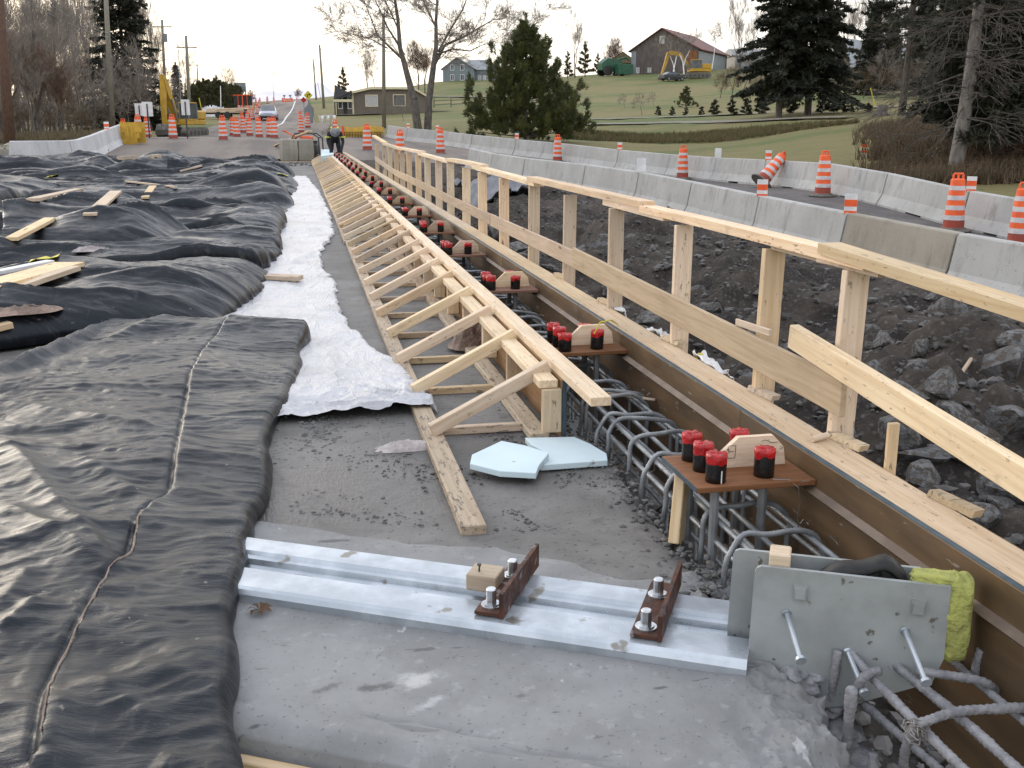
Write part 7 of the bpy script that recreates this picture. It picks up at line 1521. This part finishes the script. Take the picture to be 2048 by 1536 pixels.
# worker bending over the far end of the curb
c = P(668, 311, 0.0); wy = 38.6; c = PY(671, 309, wy); Mw = Matrix.Translation((c.x, c.y, max(.02, T(c.x, c.y) if wy > 41 else .02))) @ Matrix.Rotation(R(180), 4, 'Z')
pw_ = bthing('person', 'worker in dark helmet and dark jacket with yellow bands bending over the far curb', 'person', Mw)
jn = {'pel':(0,-.28,.80,.150),'wa':(0,-.12,.93,.150),'ch':(0,.14,1.06,.185),'nk':(0,.34,1.08,.075),'hd':(0,.46,1.06,.100),'ht':(0,.54,1.02,.085),
  'ls':(.20,.20,1.03,.085),'le':(.27,.30,.76,.060),'lw':(.20,.44,.52,.042),'lp':(.18,.48,.45,.036),'rs':(-.20,.20,1.03,.085),'re':(-.28,.26,.75,.060),'rw':(-.22,.42,.50,.042),'rp':(-.20,.46,.43,.036),
  'lh':(.11,-.28,.76,.115),'lk':(.14,-.05,.44,.080),'la':(.14,-.16,.09,.055),'lt':(.15,.04,.05,.048),'rh':(-.11,-.28,.76,.115),'rk':(-.14,-.05,.44,.080),'ra':(-.14,-.16,.09,.055),'rt':(-.15,.04,.05,.048)}
ed = [('pel','wa'),('wa','ch'),('ch','nk'),('nk','hd'),('hd','ht'),('ch','ls'),('ls','le'),('le','lw'),('lw','lp'),('ch','rs'),('rs','re'),('re','rw'),('rw','rp'),('pel','lh'),('lh','lk'),('lk','la'),('la','lt'),('pel','rh'),('rh','rk'),('rk','ra'),('ra','rt')]
for sd, pn_ in (('l','lp'),('r','rp')):
    px_, pyy, pz, _ = jn[pn_]
    for k, (ox, ln_) in enumerate(((-.028,.075),(-.010,.085),(.010,.082),(.026,.065))):
        jn[f'{sd}f{k}a'] = (px_+ox, pyy+.03, pz-.035, .011); jn[f'{sd}f{k}b'] = (px_+ox*1.1, pyy+.035, pz-.035-ln_, .009); ed += [(pn_, f'{sd}f{k}a'), (f'{sd}f{k}a', f'{sd}f{k}b')]
    sg = -1 if sd == 'l' else 1; jn[f'{sd}tha'] = (px_+sg*.045, pyy+.0, pz-.01, .012); jn[f'{sd}thb'] = (px_+sg*.055, pyy+.035, pz-.045, .010); ed += [(pn_, f'{sd}tha'), (f'{sd}tha', f'{sd}thb')]
keys = list(jn); me = bpy.data.meshes.new('body'); me.from_pydata([jn[k][:3] for k in keys], [(keys.index(a), keys.index(b_)) for a, b_ in ed], []); me.update()
ob = bpy.data.objects.new('body', me); put(ob, Mw, pw_)
skm = ob.modifiers.new('skin', 'SKIN'); skm.use_smooth_shade = True
for i, k in enumerate(keys): me.skin_vertices[0].data[i].radius = (jn[k][3], jn[k][3])
me.skin_vertices[0].data[0].use_root = True
sd_ = ob.modifiers.new('sub', 'SUBSURF'); sd_.levels = 1; sd_.render_levels = 2
MT['cloth_dark'] = simple('dark_workwear', (.012,.013,.017), (.02,.02,.026), 8, .9); MT['skin'] = simple('skin', (.42,.26,.19), (.38,.23,.17), 8, .6); MT['hivis'] = simple('yellow_band', (.62,.62,.06), (.5,.5,.08), 6, .7); me.materials.append(MT['cloth_dark'])
hm_ = B(); n_ = 16
Mh = Mw @ Matrix.Translation((0,.47,1.07)) @ Matrix.Rotation(R(-62), 4, 'X')
hm_.lathe([(.150,.0),(.142,.05),(.125,.10),(.09,.145),(.04,.168),(.002,.172)], 18).lathe([(.175,-.005),(.170,.01)], 18); hm_.obj('helmet', MT['shank'], pw_, Mh, smooth=True)
fc = B().lathe([(.075,-.20),(.095,-.15),(.105,-.08),(.11,-.006)], 14).box((-.015,.095,-.10),(.015,.125,-.06)).box((-.05,.10,-.05),(-.025,.108,-.04)).box((.025,.10,-.05),(.05,.108,-.04)).box((-.03,.094,-.145),(.03,.102,-.135)).box((-.125,-.02,-.10),(-.10,.02,-.04)).box((.10,-.02,-.10),(.125,.02,-.04)); fc.obj('face', MT['skin'], pw_, Mh)
vb = B()
for sg in (-1, 1):
    vb.tube([(sg*.10,-.20,1.03),(sg*.11,.0,1.19),(sg*.11,.16,1.25),(sg*.12,.28,1.19)], .030, 8)
    vb.tube([(sg*.155,.21,.90),(sg*.24,.34,.90),(sg*.34,.27,.90),(sg*.30,.16,.93),(sg*.20,.15,.93)], .026, 8)
vb.obj('reflective_band', MT['hivis'], pw_, Mw)
# plastic scraps and crumbs at the far end
scatter_stones('rubble', [(rnd.uniform(-.6,1.0), 36+rnd.uniform(0,3), .0, rnd.uniform(.02,.07)) for _ in range(60)], MT['crumb'], 'scraps and clods at the far end of the deck')
for ob_ in list(S.objects):
    if 'placed' in ob_: del ob_['placed']
    if ob_.name.startswith('branch_wood'): ob_['kind'] = 'stuff'
